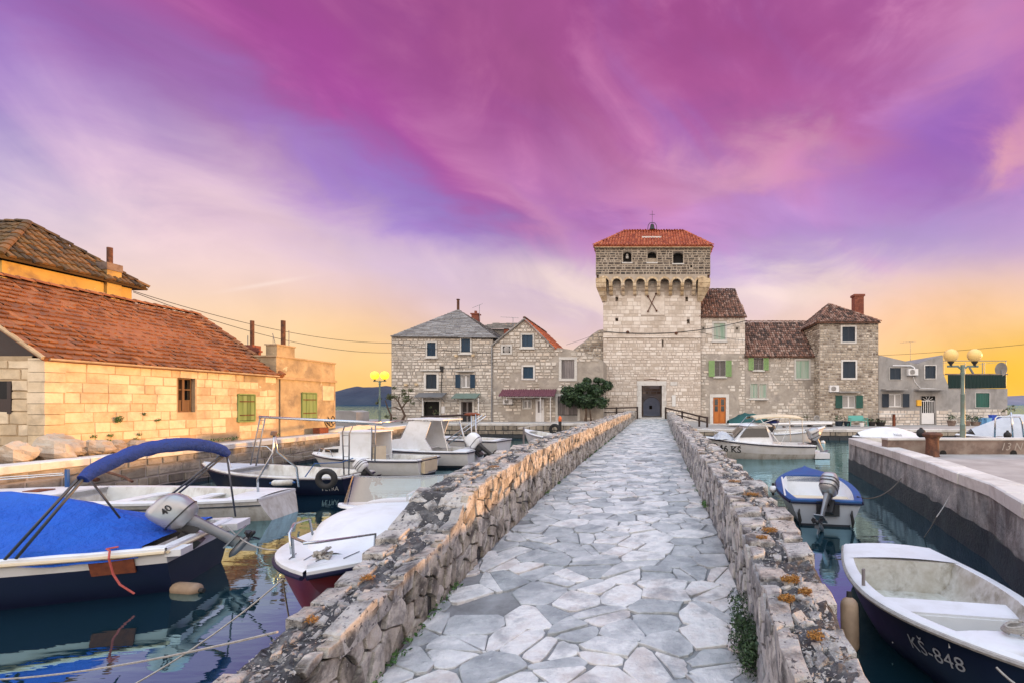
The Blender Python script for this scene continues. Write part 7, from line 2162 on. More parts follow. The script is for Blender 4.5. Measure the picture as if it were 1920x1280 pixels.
# --- small white cabin boat
st, bw = (-7.55, 16.35), (-11.7, 16.6)
b = boat('small white cabin boat with boxy open wheelhouse and dark slit window', st, bw, name='cabin_boat')
LL = 4.15
H = Hull(LL, 1.75, .56, .70, .82, .45, .25, .35, .36, 2.3)
hull_meshes(b, H, [(.42, M['antifoul']), (1.0, M['white'])], M['white'], M['white_old'], rim_w=.08, floor_z=.2, open_t=(.05, .42), deck_mat=M['white'], rub=M['navy'])
m = MB(); w2 = .58
def cabin_box(m, x0, x1, y, z0, z1, th=.04, back=True, front_=True, slope=0.0):
    m.box(x0, x1, -y, -y + th, z0, z1); m.box(x0, x1, y - th, y, z0, z1)
    m.box(x1 - th, x1 - .002, -y + th, y - th, z0, z1 - th - .002)
    m.box(x0 - .04, x1 + .04, -y - .03, y + .03, z1, z1 + .04)
cabin_box(m, LL*.40, LL*.66, w2, .5, 1.46)
m.build('wheelhouse', M['white'], b, world=False)
m = MB(); m.hexa([(LL*.66, -w2, .56), (LL*.88, -.30, .62), (LL*.88, .30, .62), (LL*.66, w2, .56), (LL*.66, -w2 + .03, 1.02), (LL*.84, -.32, .92), (LL*.84, .32, .92), (LL*.66, w2 - .03, 1.02)]); m.build('fore_cabin', M['white'], b, world=False)
for s_ in (-1, 1):
    m = MB(); ya, yb = s_*(w2 - .02), s_*.40
    m.hexa([(LL*.68, ya*.985+s_*.0, .80), (LL*.80, (ya*.55+yb*.45)*1.02, .80), (LL*.80, (ya*.55+yb*.45)*1.0, .80), (LL*.68, ya*.95, .80), (LL*.68, ya*.985, .92), (LL*.80, (ya*.52+yb*.48)*1.02, .90), (LL*.80, (ya*.5+yb*.5), .90), (LL*.68, ya*.95, .92)])
    m.build('window', M['pane'], b, world=False)
m = MB(); m.box(LL*.38, LL*.41, -.1, .45, .5, .98); m.build('inner_panel', M['cream'], b, world=False)
m = MB(); m.box(-.03, -.005, -.5, .5, .12, .60); m.box(-.10, -.03, .25, .45, .1, .5); m.build('transom_pad', M['cream'], b, world=False)
m = MB()
for s_ in (-1, 1): m.tube([H.gun(.70, s_, .06, .02), H.gun(.74, s_, .08, .22), H.gun(.88, s_, .08, .24), H.gun(.92, s_, .04, .03)], .012, 5)
m.build('bow_rail', M['steel'], b, world=False)

# --- white boat with swept windshield hardtop
st, bw = (-6.75, 18.6), (-11.4, 18.9)
b = boat('white motor boat with tall swept hardtop and white tilted outboard', st, bw)
LL = 4.65
H = Hull(LL, 1.95, .62, .80, .84, .45, .25, .35, .36, 2.4)
hull_meshes(b, H, [(.45, M['antifoul']), (1.0, M['white'])], M['white'], M['white_old'], rim_w=.10, floor_z=.25, open_t=(.12, .40), deck_mat=M['white'], rub=M['navy'])
for s_ in (-1, 1):
    m = MB(); y = s_*.72
    m.prism([(LL*.78, y, .72), (LL*.30, y, .64), (LL*.36, y, 1.10), (LL*.31, y, 1.76), (LL*.49, y, 1.78), (LL*.56, y, 1.10), (LL*.76, y, .95)], (0, -s_*.05, 0)); m.build('side_panel', M['white'], b, world=False)
m = MB(); m.prism([(LL*.20, -.80, 1.78), (LL*.50, -.76, 1.82), (LL*.50, .76, 1.82), (LL*.20, .80, 1.78)], (0, 0, .05)); m.build('hardtop', M['white'], b, world=False)
m = MB(); m.prism([(LL*.50, -.66, 1.74), (LL*.575, -.66, 1.12), (LL*.575, .66, 1.12), (LL*.50, .66, 1.74)], (.02, 0, 0)); m.build('windscreen', M['glass'], b, world=False)
m = MB(); m.hexa([(LL*.56, -.70, .68), (LL*.84, -.42, .76), (LL*.84, .42, .76), (LL*.56, .70, .68), (LL*.56, -.66, 1.12), (LL*.80, -.38, .95), (LL*.80, .38, .95), (LL*.56, .66, 1.12)]); m.build('fore_cabin', M['white'], b, world=False)
outboard(b, Vector((-.03, 0, .62)), 1.15, R(50), M['white'], None, R(-4), legmat=M['black_plastic'])
m = MB()
for s_ in (-1, 1): m.tube([(LL*.22, s_*.76, 1.78), (LL*.16, s_*.80, .66)], .016, 5)
m.build('hardtop_post', M['steel'], b, world=False)

# --- two white boats beyond with the long poles
st, bw = (-6.95, 22.8), (-11.2, 23.6)
b = boat('white open boat beyond the hardtop boat with yellowish float at its stern', st, bw, name='open_boat')
LL = 4.3; H = Hull(LL, 1.8, .70, .85, .82, .45, .25, .35, .38, 2.3)
hull_meshes(b, H, [(.40, M['antifoul']), (1.0, M['white'])], M['white'], M['white_old'], rim_w=.10, floor_z=.2, open_t=(.06, .62), deck_mat=M['white'], rub=M['navy'])
wtube(b, [[at(822, 834, 22.0), at(905, 778, 21.6)], [at(831, 838, 21.6), at(912, 779, 21.4)], [at(875, 840, 20.6), at(862, 790, 21)], [at(884, 850, 20.4), at(884, 776, 20.8), at(876, 776, 21)], [at(892, 776, 20.8), at(893, 835, 20.4)]], .030, M['steel'], 'support_poles')
wtube(b, [[at(790, 781, 22.5), at(855, 778, 22), at(893, 777, 21)]], .05, M['wood_dark'], 'long_spar')
m = MB(); m.ball(at(885, 776, 20.9), .16, 10, (2.2, 1, .5)); m.v = [tuple(Matrix.Rotation(-b.rotation_euler.z, 4, 'Z') @ (Vector(v) - Vector(b.location))) for v in m.v]; m.build('pad', M['rust_plate'], b, world=False)
fender('yellowish ball float at the stern of the far white open boat', at(929, 832, 22.7), .16, .33, M['cream'])
# rowing boat further, half hidden by the parapet
b = boat('white rowing boat partly hidden by the left parapet near far quay', (-4.2, 25.8), (-7.35, 27.8), name='rowing_boat')
LL = math.hypot(3.15, 2.0); H = Hull(LL, 1.5, .55, .95, .70, .45, .25, .35, .40, 2.1)
hull_meshes(b, H, [(1.0, M['white'])], M['white'], M['white_old'], rim_w=.10, floor_z=.2, open_t=(.06, .80), deck_mat=M['white'], rub=M['steel_dull'])
tyre('black tyre fender on far quay beside the dark marker post', at(1040, 804, 30), .26, .10, 0.0)
t = thing('marker_post', (px_x(1050, 28), 28, -.3), 'dark post with orange top rising behind the left parapet', 'post')
m = MB(); m.tube([(px_x(1050, 28), 28, -.8), at(1050, 789, 28)], .09, 8); m.build('post', M['rubber'], t)
m = MB(); m.lathe([(.09, 0), (.10, .12), (.08, .22), (.04, .30)], at(1050, 789, 28), 10); m.build('cap', M['orange'], t)
t = thing('mooring_post', (px_x(982, 25), 25, -.3), 'plain grey mooring post standing in the water before the rowing boat', 'post')
m = MB(); m.tube([(px_x(982, 25), 25, -.8), at(982, 800, 25)], .05, 7); m.build('post', M['wood_old'], t)
t = thing('gangplank', (px_x(1010, 29), 29, 1.1), 'pale sloping gangplank over the rowing boat up to the quay', 'plank')
m = MB(); A, B = at(973, 803, 28), at(1047, 790, 30.5); m.hexa([A + Vector((0, -.15, 0)), B + Vector((0, -.15, 0)), B + Vector((0, .25, 0)), A + Vector((0, .25, 0)), A + Vector((0, -.15, .07)), B + Vector((0, -.15, .07)), B + Vector((0, .25, .07)), A + Vector((0, .25, .07))]); m.build('board', M['coping'], t)

# --- cabin boat 246 KŠ right of the bridge
st, bw = (7.15, 21.7), (2.55, 21.5)
b = boat('white cabin boat marked 246 KŠ with cream bimini right of the bridge', st, bw, name='cabin_boat')
LL = 4.75
H = Hull(LL, 2.0, .58, .92, .86, .42, .3, .55, .34, 2.3, bow_flare=1.0)
hull_meshes(b, H, [(.30, M['antifoul']), (.62, M['white_old']), (1.0, M['white'])], M['white'], M['white'], rim_w=.12, floor_z=.3, open_t=(.05, .36), deck_mat=M['white'], rub=M['navy'])
m = MB(); m.box(-.65, 0, -.75, .75, .02, .26); m.build('swim_platform', M['white'], b, world=False)
# wheelhouse: lofted shell
def loft_box(secs):
    m = MB(); ids = []
    for (z, x0, x1, y) in secs:
        q = []
        for i in range(24):
            a = 2*PI*i/24; c, s_ = math.cos(a), math.sin(a); e = .35
            q.append(((x0+x1)/2 + (x1-x0)/2*math.copysign(abs(c)**e, c), y*math.copysign(abs(s_)**e, s_), z))
        ids.append(m.vs(q))
    for a, b_ in zip(ids, ids[1:]): m.fs([(a+j, a+(j+1) % 24, b_+(j+1) % 24, b_+j) for j in range(24)])
    m.fs([tuple(ids[-1]+j for j in range(24))]); return m
loft_box([(.60, 1.75, 3.75, .76), (.92, 1.80, 3.50, .74), (1.42, 2.02, 3.05, .66)]).build('wheelhouse', M['white'], b, world=False, smooth=True)
loft_box([(1.41, 1.85, 3.10, .72), (1.46, 1.80, 3.16, .75), (1.53, 1.92, 3.0, .62), (1.56, 2.1, 2.8, .4)]).build('cabin_roof', M['white'], b, world=False, smooth=True)
for s_ in (-1, 1):
    m = MB(); y = lambda z: s_*(.745 - (z - .92)*.16 + .012)
    pts = [(2.02, .97), (3.33, .97), (3.02, 1.36), (2.14, 1.36)]
    m.prism([(x, y(z), z) for x, z in pts], (0, -s_*.01, 0)); m.build('side_window', M['pane'], b, world=False)
for (ya, yb) in ((-.60, -.04), (.04, .60)):
    m = MB(); m.poly([(3.525, ya, .97), (3.525, yb, .97), (3.14, yb*.95, 1.37), (3.14, ya*.95, 1.37)]); m.build('windscreen_pane', M['pane'], b, world=False)
outboard(b, Vector((-.10, .25, .66)), 1.15, R(25), M['silver'], None, R(6), text=('HONDA', .09, .17), legmat=M['steel_dull'])
P = []
for i in range(21):
    u = i/20; x = .55 + 2.1*u
    P.append([(x, y_, 1.86 + .10*math.sin(PI*u)**.6 - .10*(y_/.85)**2*1 + .008*noise.noise(Vector((x*5, y_*5, 1)))) for y_ in [-.85 + 1.7*j/10 for j in range(11)]])
m = MB(); m.grid(P); P2b = [[(x, y, z - .05) for x, y, z in r_] for r_ in P]; m.grid(P2b)
for r0, r1 in ((P, P2b),): m.grid([[a, b_] for a, b_ in zip([q[0] for q in r0], [q[0] for q in r1])]); m.grid([[a, b_] for a, b_ in zip([q[-1] for q in r0], [q[-1] for q in r1])])
m.build('bimini_canvas', M['cream'], b, world=False, smooth=True)
m = MB()
for s_ in (-1, 1):
    y = s_*.82
    m.tube([(.62, y, 1.82), (.55, y, .62)], .016, 5); m.tube([(2.5, y, 1.84), (1.55, y, .64)], .016, 5); m.tube([(1.45, y, 1.88), (2.55, y, 1.52)], .014, 5); m.tube([(2.62, y, 1.84), (3.3, y, 1.1)], .014, 5); m.tube([(1.0, y, 1.86), (1.55, y, .64)], .014, 5)
m.build('bimini_frame', M['steel'], b, world=False)
m = MB(); m.ball((1.7, 0, 1.62), .14, 10, (2.6, 3.4, .7)); m.build('rolled_cover', M['blue_roll'], b, world=False, smooth=True)
m = MB()
for s_ in (-1, 1): m.tube([H.gun(.74, s_, .10, .02), H.gun(.76, s_, .08, .32), H.gun(.92, s_, .08, .36), Vector((LL + .10, 0, H.zg(1) + .40))], .014, 5); m.tube([H.gun(.90, s_, .08, .02), H.gun(.90, s_, .08, .35)], .012, 5)
m.build('pulpit_rail', M['steel'], b, world=False)
P = []
for i in range(9):
    u = i/8; P.append([(3.6 + .75*u, y_, .86 + .34*math.sin(PI*min(1, u*.8+.15))*(1 - (y_/.6)**2) + .05*noise.noise(Vector((u*6, y_*6, 2)))) for y_ in [-.6 + 1.2*j/8 for j in range(9)]])
m = MB(); m.grid(P); m.build('bow_cover', M['grey_tarp'], b, world=False, smooth=False)
# boat heads -x: its port side (+y local) faces the camera
lettering(b, '246 KŠ', hull_map(H, .93, .60, 1, LL, -1, 1.25), .40, M['rubber'], bold=.006)

# --- white boat behind it, bow to the right
b = boat('white open boat with black outboard, bow pointing right at the far quay', (7.3, 29.4), (10.9, 30.0), name='open_boat')
LL = 3.65; H = Hull(LL, 1.5, .60, .98, .8, .45, .25, .45, .38, 2.2)
hull_meshes(b, H, [(.35, M['antifoul']), (1.0, M['white'])], M['white'], M['white_old'], rim_w=.10, floor_z=.2, open_t=(.06, .70), deck_mat=M['white'], rub=M['steel_dull'])
outboard(b, Vector((-.03, 0, .60)), 1.0, R(40), M['black_plastic'], None)
lettering(b, 'KŠ 158', hull_map(H, .72, .66, -1, LL, 1, 1.25), .20, M['steel_dull'])
fender('small white ball buoy below the bow of the far right open boat', at(1543, 829, 29.5), .14, .29, M['white'])

# --- boat under white cover behind the pier wall
b = boat('white boat under pale cover behind the low pier wall with black ball fender', (14.1, 25.6), (10.5, 25.0), name='covered_boat')
LL = 3.65; H = Hull(LL, 1.7, .62, .72, .82, .45, .25, .35, .38, 2.3)
hull_meshes(b, H, [(.40, M['antifoul']), (1.0, M['white'])], M['white'], None, deck_mat=M['white'], open_t=(.0, .01), rub=M['navy'])
P = []
for i in range(25):
    t = .02 + .90*i/24; P.append([(t*LL, H.half(t)*s_*.96, H.zg(t) + .04 + .52*math.sin(PI*min(1, max(0, .08+t*.92)))**.7*(1-abs(s_)**1.3) + .02*noise.noise(Vector((t*12, s_*4, 0)))) for s_ in [-1 + j/6 for j in range(13)]])
m = MB(); m.grid(P); m.build('cover', M['white'], b, world=False, smooth=True)
lettering(b, 'Niko', lambda u, v, w_: Vector((1.75 - u, H.half(.45)*.80 + .06 + w_ - v*.9, H.zg(.45) + .14 + v*.8)), .22, M['steel_dull'])
t = fender('black ball fender beside the white covered boat', at(1727, 811, 24.0), .22, .45, M['rubber'])
# --- boat with grey tarp at the right edge
b = boat('white boat with steep grey tarp and steel rails at the right edge', (17.8, 20.5), (13.4, 21.2), name='covered_boat')
LL = 4.4; H = Hull(LL, 1.9, .95, 1.05, .82, .45, .25, .35, .38, 2.3)
hull_meshes(b, H, [(1.0, M['white'])], M['white'], None, deck_mat=M['white'], open_t=(.0, .01), rub=M['navy'])
P = []
for i in range(25):
    t = .02 + .84*i/24; hgt = .95*min(1, (1-t)*2.0)
    P.append([(t*LL, H.half(t)*s_*.9, H.zg(t) + .04 + hgt*(1-abs(s_)**1.3) + .03*noise.noise(Vector((t*8, s_*4, 0)))) for s_ in [-1 + j/6 for j in range(13)]])
m = MB(); m.grid(P); m.build('cover', M['grey_tarp'], b, world=False, smooth=True)
wtube(b, [[at(1865, 821, 19.8), at(1866, 784, 19.8), at(1870, 780, 19.8), at(1912, 781, 19.8), at(1916, 790, 19.8), at(1920, 822, 19.8)], [at(1899, 821, 19.8), at(1896, 772, 19.8)]], .035, M['steel'], 'side_rail')
fender('small black fender on the grey tarp boat', at(1889, 815, 19.5), .14, .29, M['rubber'])

# --- boat on the quay under green tarp with white spars beside it
b = thing('covered_boat', (px_x(1403, 36.5), 36.5, ZR), 'boat laid up on the far quay under dark green tarp', 'boat')
x0, x1 = px_x(1365, 36.5), px_x(1445, 36.5); P = []
for i in range(25):
    u = i/24; x = x0 + (x1 - x0)*u; hh = 1.05*math.sin(PI*min(.97, max(.05, u)))**.45 * (1 - .25*abs(u-.35)); P.append([(x, 36.5 + s_*.9, ZR + .12 + hh*(1-abs(s_)**1.6)*(.85 + .1*noise.noise(Vector((u*9, s_*3, 0)))) + .05*noise.noise(Vector((u*14, s_*4, 0)))) for s_ in [-1 + j/6 for j in range(13)]])
m = MB(); m.grid(P); m.build('tarp', M['green_tarp'], b, smooth=True)
m = MB(); m.hexa([(x0 + .2, 35.9, ZR), (x1 - .1, 35.9, ZR), (x1 - .1, 37.1, ZR), (x0 + .2, 37.1, ZR), (x0, 35.6, ZR + .22), (x1, 35.6, ZR + .22), (x1, 37.4, ZR + .22), (x0, 37.4, ZR + .22)]); m.build('hull', M['white'], b)
t = thing('boat_mast', (px_x(1460, 34.5), 34.5, ZR + .2), 'long white mast lying along the far quay on low trestles', 'mast')
m = MB(); m.tube([at(1366, 795, 34.5), at(1560, 793, 34.5)], .085, 10); m.build('mast', M['white_paint'], t, smooth=True)
m = MB()
for px in (1400, 1470, 1540): p = at(px, 796, 34.5); m.box(p.x - .06, p.x + .06, 34.3, 34.7, ZR, p.z - .06)
m.build('trestle', M['wood_old'], t)
t = thing('deck_platform', (px_x(1535, 36), 36, ZR), 'flat pale platform with round vent on the far quay', 'platform')
m = MB(); a, b_ = at(1480, 789, 36), at(1561, 787, 36); m.box(a.x, b_.x, 35.5, 36.8, a.z - .12, a.z); m.build('top', M['coping'], t)
m = MB()
for px in (1484, 1520, 1557): p = at(px, 790, 36); m.box(p.x - .05, p.x + .05, 35.6, 36.7, ZR, p.z - .1)
m.build('trestle', M['wood_old'], t)
m = MB(); c = at(1531, 783, 36.4); m.lathe([(.22, 0), (.22, -.12), (.15, -.13), (.15, -.02)], c, 14, 'y'); m.build('round_vent', M['cement'], t)

# ---------------------------------------------------------------- street furniture
def lamp(label, base, h, lit, arm, rad, s=1.0):
    t = thing('street_lamp', base, label, 'street lamp')
    x, y, z = base
    m = MB(); m.lathe([(.20*s, 0), (.18*s, .06), (.10*s, .16), (.075*s, .30), (.072*s, h*.30), (.078*s, h*.305), (.062*s, h*.32), (.058*s, h*.62), (.066*s, h*.625), (.050*s, h*.64), (.048*s, h - .45*s), (.07*s, h - .40*s), (.055*s, h - .34*s), (.05*s, h - .2*s)], base, 14); m.build('pole', M['lamp_green'], t, smooth=True)
    m = MB(); hz = z + h - .22*s
    m.tube([(x - arm - .1*s, y, hz + .02), (x - arm*.4, y, hz + .02), (x, y, hz - .10*s), (x + arm*.4, y, hz + .02), (x + arm + .1*s, y, hz + .02)], .03*s, 6)
    m.tube([(x, y, hz - .12*s), (x, y, hz + .06)], .06*s, 8)
    m.build('crossarm', M['lamp_green'], t, smooth=True)
    for s_ in (-1, 1):
        m = MB(); c = Vector((x + s_*arm, y, hz + .02)); m.lathe([(.04*s, 0), (.035*s, .05*s), (.09*s, .13*s), (.08*s, .15*s)], c, 12); hd_ = m.build('holder', M['rubber'], t)
        m = MB(); m.ball(c + Vector((0, 0, .14*s + rad*.9)), rad, 20); m.build('globe', M['globe_lit'] if lit else M['globe'], t, smooth=True)
    return t
lamp('tall grey green double globe street lamp on the right pier', (8.94, 13.75, 1.0), 2.68, False, .34, .19)
lamp('lit double globe street lamp glowing yellow left of the slab roof house', (px_x(712, 32), 32, ZL), 3.05, True, .33, .27, 1.0)
m = MB()
m.lathe([(.19, 0), (.17, .05), (.155, .40), (.17, .50), (.24, .56), (.25, .60), (.20, .64), (.02, .66)], (px_x(1748, 12.85), 12.85, 1.0), 18)
tag(m.build('bollard', M['rust'], smooth=True), 'rusty iron mooring bollard with flared top on the right pier', 'bollard')
# low wall on the pier
t = thing('low_wall', (8, 13.4, 1.0), 'low brown stained concrete wall across the right pier', 'wall')
xa = 6.62; m = MB(); m.box(xa, 16, 13.4, 13.75, .98, 1.40); m.build('wall', M['brown_concrete'], t)
m = MB(); m.box(xa - .01, 16, 13.37, 13.78, 1.40, 1.45); m.build('wall_cap', M['coping'], t)
for px in (1768, 1900):
    m = MB(); c = at(px, 849, 13.39); m.lathe([(.09, 0), (.09, -.02), (.01, -.021)], c, 10, 'y'); m.build('drain_hole', M['dark'], t)
lettering(t, '13 N', lambda u, v, w_: Vector((px_x(1874, 13.4) + u, 13.395 - w_, 1.12 + v)), .30, M['chalk'], shear=.3, world=True)
# wooden railings by the gate
def railing(label, pts, zt, drop, material):
    t = thing('wooden_railing', (pts[0][0], pts[0][1], pts[0][2]), label, 'railing')
    for a, b_ in zip(pts, pts[1:]):
        A, B = Vector(a), Vector(b_)
        for dz, hh in ((0, .10), (-.33, .08)):
            m = MB(); d = (B - A).normalized(); s_ = d.cross(Vector((0, 0, 1))) * .05
            lo_, hi_ = Vector((0, 0, dz - hh)), Vector((0, 0, dz))
            m.hexa([A - s_ + lo_, B - s_ + lo_, B + s_ + lo_, A + s_ + lo_, A - s_ + hi_, B - s_ + hi_, B + s_ + hi_, A + s_ + hi_]); m.build('rail', material, t)
    for p in pts:
        m = MB(); m.box(p[0] - .07, p[0] + .07, p[1] - .07, p[1] + .07, p[2] - drop, p[2] + .02); m.build('post', material, t)
    return t
railing('dark wooden railing at the left side of the tower gate', [tuple(at(1117, 764, 38.0)), tuple(at(1156, 763, 38.0)), tuple(at(1195, 762, 38.2))], 0, .95, M['wood_dark'])
railing('dark wooden railing sloping down to the right of the tower gate', [tuple(at(1248, 763, 38.2)), tuple(at(1279, 770, 36.5)), tuple(at(1311, 778, 35.0)), tuple(at(1326, 781, 34.3))], 0, 1.0, M['wood_dark'])
# ground ramp beside the bridge head
m = MB(); m.hexa([(1.7, 33.8, .2), (4.6, 33.8, .2), (4.6, 40, .2), (1.2, 40, .2), (1.7, 33.8, ZR), (4.6, 33.8, ZR), (4.6, 40, .95), (1.2, 40, 1.15)]); m.build('ramp', M['quay_floor'])['kind'] = 'structure'
m = MB(); m.hexa([(-5.5, 34.4, .2), (-1.8, 34.4, .2), (-1.4, 40, .2), (-5.5, 40, .2), (-5.5, 34.4, ZL + .01), (-1.8, 34.4, ZL + .01), (-1.4, 40, 1.2), (-5.5, 40, 1.2)]); m.build('ramp', M['quay_floor'])['kind'] = 'structure'

# garden furniture, tubs and bins on the far quay
def pot(label, px, D, r, h, mt, plant=None, z=ZR, cat='plant pot', n=90):
    x = px_x(px, D); t = thing('plant_pot', (x, D, z), label, cat)
    m = MB(); m.lathe([(r*.75, 0), (r, h*.9), (r*1.08, h*.92), (r*1.08, h), (r*.9, h), (r*.85, h*.9)], (x, D, z), 12); m.build('pot', M[mt], t)
    if plant:
        m = MB(); leaf_clump(m, (x, D, z + h + plant*.5), (r*1.5, r*1.4, plant*.6), n, .07, rng); m.build('foliage', M['leaf_dark'], t, kind='stuff')
    return t
t = thing('garden_chair', (px_x(1609, 36.5), 36.5, ZR), 'teal plastic garden bench before the tall rubble house', 'chair')
c = px_x(1609, 36.5); w2 = .62
m = MB(); m.box(c - w2, c + w2, 36.3, 36.8, ZR + .40, ZR + .45); m.build('seat', M['teal'], t)
m = MB(); m.hexa([(c - w2, 36.8, ZR + .40), (c + w2, 36.8, ZR + .40), (c + w2, 36.84, ZR + .40), (c - w2, 36.84, ZR + .40), (c - w2*.9, 36.95, ZR + .80), (c + w2*.9, 36.95, ZR + .80), (c + w2*.9, 36.99, ZR + .80), (c - w2*.9, 36.99, ZR + .80)]); m.build('backrest', M['teal'], t)
for s_ in (-1, 1):
    m = MB(); m.box(c + s_*w2 - .04, c + s_*w2 + .04, 36.25, 36.85, ZR + .58, ZR + .62); m.build('armrest', M['teal'], t)
    for yy in (36.3, 36.78):
        m = MB(); m.tube([(c + s_*w2, yy, ZR + .6), (c + s_*(w2 + .05), yy, ZR)], .03, 6); m.build('leg', M['teal'], t)
pot('white bucket standing in front of the teal bench', 1616, 35.8, .16, .28, 'white_paint', cat='bucket')
pot('low grey tub with dead twigs left of the teal bench', 1573, 37.2, .34, .36, 'navy_paint', .5)
pot('dark blue tub touching the left of the teal bench', 1589, 37.0, .28, .34, 'navy_paint')
pot('dark tub right of the teal bench', 1634, 37.2, .3, .30, 'rubber', .3)
pot('long dark trough pot near the barred door steps', 1651, 37.2, .36, .28, 'rubber', .15)
pot('round pot with dark bushy plant left of the pier lamp', 1784, 37.4, .32, .40, 'brown_concrete', .5)
pot('bushy dark potted plant just right of the pier lamp', 1811, 37.6, .34, .34, 'brown_concrete', .6, n=160)
pot('spreading dark potted plant between lamp and blue bins', 1829, 37.8, .36, .28, 'brown_concrete', .5, n=160)
def bin_(label, px, D, w_, h, mt, nm='plastic_bin', cat='bin'):
    x = px_x(px, D); t = thing(nm, (x, D, ZR), label, cat)
    m = MB(); m.hexa([(x - w_*.42, D - w_*.42, ZR), (x + w_*.42, D - w_*.42, ZR), (x + w_*.42, D + w_*.42, ZR), (x - w_*.42, D + w_*.42, ZR), (x - w_*.5, D - w_*.5, ZR + h), (x + w_*.5, D - w_*.5, ZR + h), (x + w_*.5, D + w_*.5, ZR + h), (x - w_*.5, D + w_*.5, ZR + h)]); m.build('body', M[mt], t)
    m = MB(); m.box(x - w_*.54, x + w_*.54, D - w_*.54, D + w_*.54, ZR + h, ZR + h + .05); m.build('lid', M[mt], t)
bin_('pale crate at the left of the blue bins', 1842, 38.2, .42, .52, 'sky_plastic', 'crate', 'crate')
bin_('light blue bin between pale crate and dark blue bins', 1852, 37.9, .40, .55, 'sky_plastic')
bin_('dark blue bin, left one of the tall pair', 1861, 38.0, .40, .78, 'blue_plastic')
bin_('dark blue bin, right one of the tall pair', 1870, 38.0, .40, .70, 'blue_plastic')
t = thing('narrow_table', (px_x(1676, 36.8), 36.8, ZR), 'narrow white topped table with red brown leg before cement house', 'table')
c = px_x(1676, 36.8); m = MB(); m.box(c - 1.15, c + .75, 36.5, 37.1, ZR + .92, ZR + .97); m.build('tabletop', M['coping'], t)
m = MB(); m.box(c - .07, c + .07, 36.7, 36.9, ZR, ZR + .92); m.build('leg', M['rust_plate'], t)
m = MB(); m.box(c - 1.1, c + .4, 37.15, 37.4, ZR + .52, ZR + .57); m.box(c - 1.0, c - .92, 37.18, 37.36, ZR, ZR + .52); m.box(c + .25, c + .33, 37.18, 37.36, ZR, ZR + .52); tag(m.build('bench', M['wood_dark']), 'low dark bench behind the narrow white table', 'bench')

# ---------------------------------------------------------------- trees, bushes, rocks
def tree(label, base, limbs, clumps, leafmat, size, per, name='tree', cat='tree', seed=1, flat=1.0):
    r_ = random.Random(seed); t = thing(name, base, label, cat); B = Vector(base)
    m = MB()
    for pts, rad in limbs:
        n = len(pts); m.tube([B + Vector(p) for p in pts], [rad * (1 - .7*k/(n-1)) for k in range(n)], 7)
    m.build('trunk', M['bark'], t, smooth=True)
    m = MB()
    for (c, r) in clumps:
        n = int(per * (r[0]*r[2]))
        for k in range(max(3, int(6*r[0]))):
            cc = B + Vector(c) + Vector((r_.gauss(0, .42)*r[0], r_.gauss(0, .42)*r[1], r_.gauss(0, .42)*r[2])); q = r_.uniform(.28, .5)
            leaf_clump(m, cc, (r[0]*q, r[1]*q, r[2]*q), max(20, n // max(3, int(6*r[0]))), size, r_, shell=.2)
    m.build('crown', leafmat, t, kind='stuff'); return t
B0 = (px_x(752, 34.6), 34.6, ZL)
k_ = 34.6 / F
tree('sparse olive tree with twisted trunk at the corner of the slab roof house', B0,
     [([(0, 0, 0), (.25, .05, .5), (.05, 0, 1.0), (-.25, .1, 1.5), (-.6, .1, 1.9)], .10), ([(.05, 0, 1.0), (.45, -.1, 1.5), (.9, 0, 1.9)], .06), ([(-.1, .1, .9), (-.5, .1, 1.1), (-1.0, .1, 1.0)], .06), ([(-.75, 0, 0), (-.7, 0, .5), (-1.0, .1, 1.0), (-1.2, .1, 1.6)], .09), ([(-.25, .1, 1.5), (-.1, 0, 2.1)], .04)],
     [((-1.0, 0, 1.9), (.75, .6, .55)), ((-.2, 0, 2.1), (.8, .6, .5)), ((.75, 0, 2.0), (.7, .5, .5)), ((-1.5, 0, 1.4), (.4, .4, .45)), ((.3, .1, 1.6), (.5, .4, .3)), ((-1.0, .1, .35), (.6, .4, .3))], M['leaf_olive'], .055, 1100, seed=4)
B0 = (px_x(1098, 36.0), 36.0, 1.1)
tree('dense round dark evergreen bush against the left foot of the tower', B0, [([(0, 0, 0), (.05, 0, .6), (0, 0, 1.2)], .12), ([(.4, .1, .0), (.3, .1, 1.0)], .08)],
     [((-.3, 0, 2.0), (1.15, .9, .95)), ((.45, 0, 2.3), (1.1, .9, .95)), ((.1, 0, 1.6), (1.3, .9, .6)), ((.8, 0, 1.8), (.8, .7, .8)), ((.8, 0, 2.9), (.7, .6, .5)), ((-.8, 0, 1.8), (.6, .6, .6)), ((0, 0, 2.1), (1.5, 1.0, 1.1))], M['leaf_dark'], .10, 5200, 'bush', 'bush', 6)
tree('green shrub at the right end of the terrace house', (px_x(1886, 37), 37, ZR), [([(0, 0, 0), (.1, 0, .6), (.3, 0, 1.1)], .05), ([(0, 0, 0), (-.2, 0, .7)], .04)],
     [((.1, 0, .9), (.7, .5, .5)), ((-.35, 0, .6), (.5, .4, .4)), ((.5, 0, 1.2), (.4, .3, .3))], M['leaf_olive'], .06, 420, 'shrub', 'shrub', 8)
tree('dry potted shrub inside the dark doorway recess of slab roof house', (px_x(812, 36.3), 36.3, ZL), [([(0, 0, 0), (.1, 0, .5), (.0, 0, .9)], .04)],
     [((0, 0, .85), (.5, .3, .4)), ((.3, 0, .6), (.3, .3, .3))], M['leaf_olive'], .05, 420, 'shrub', 'shrub', 9)
tree('bare twiggy bush against the tall rubble house near the platform', (px_x(1512, 38.6), 38.6, ZR), [([(0, 0, 0), (.1, 0, .5), (-.1, 0, 1.1)], .03)],
     [((0, 0, .8), (.5, .25, .45))], M['leaf_olive'], .05, 420, 'shrub', 'shrub', 10)
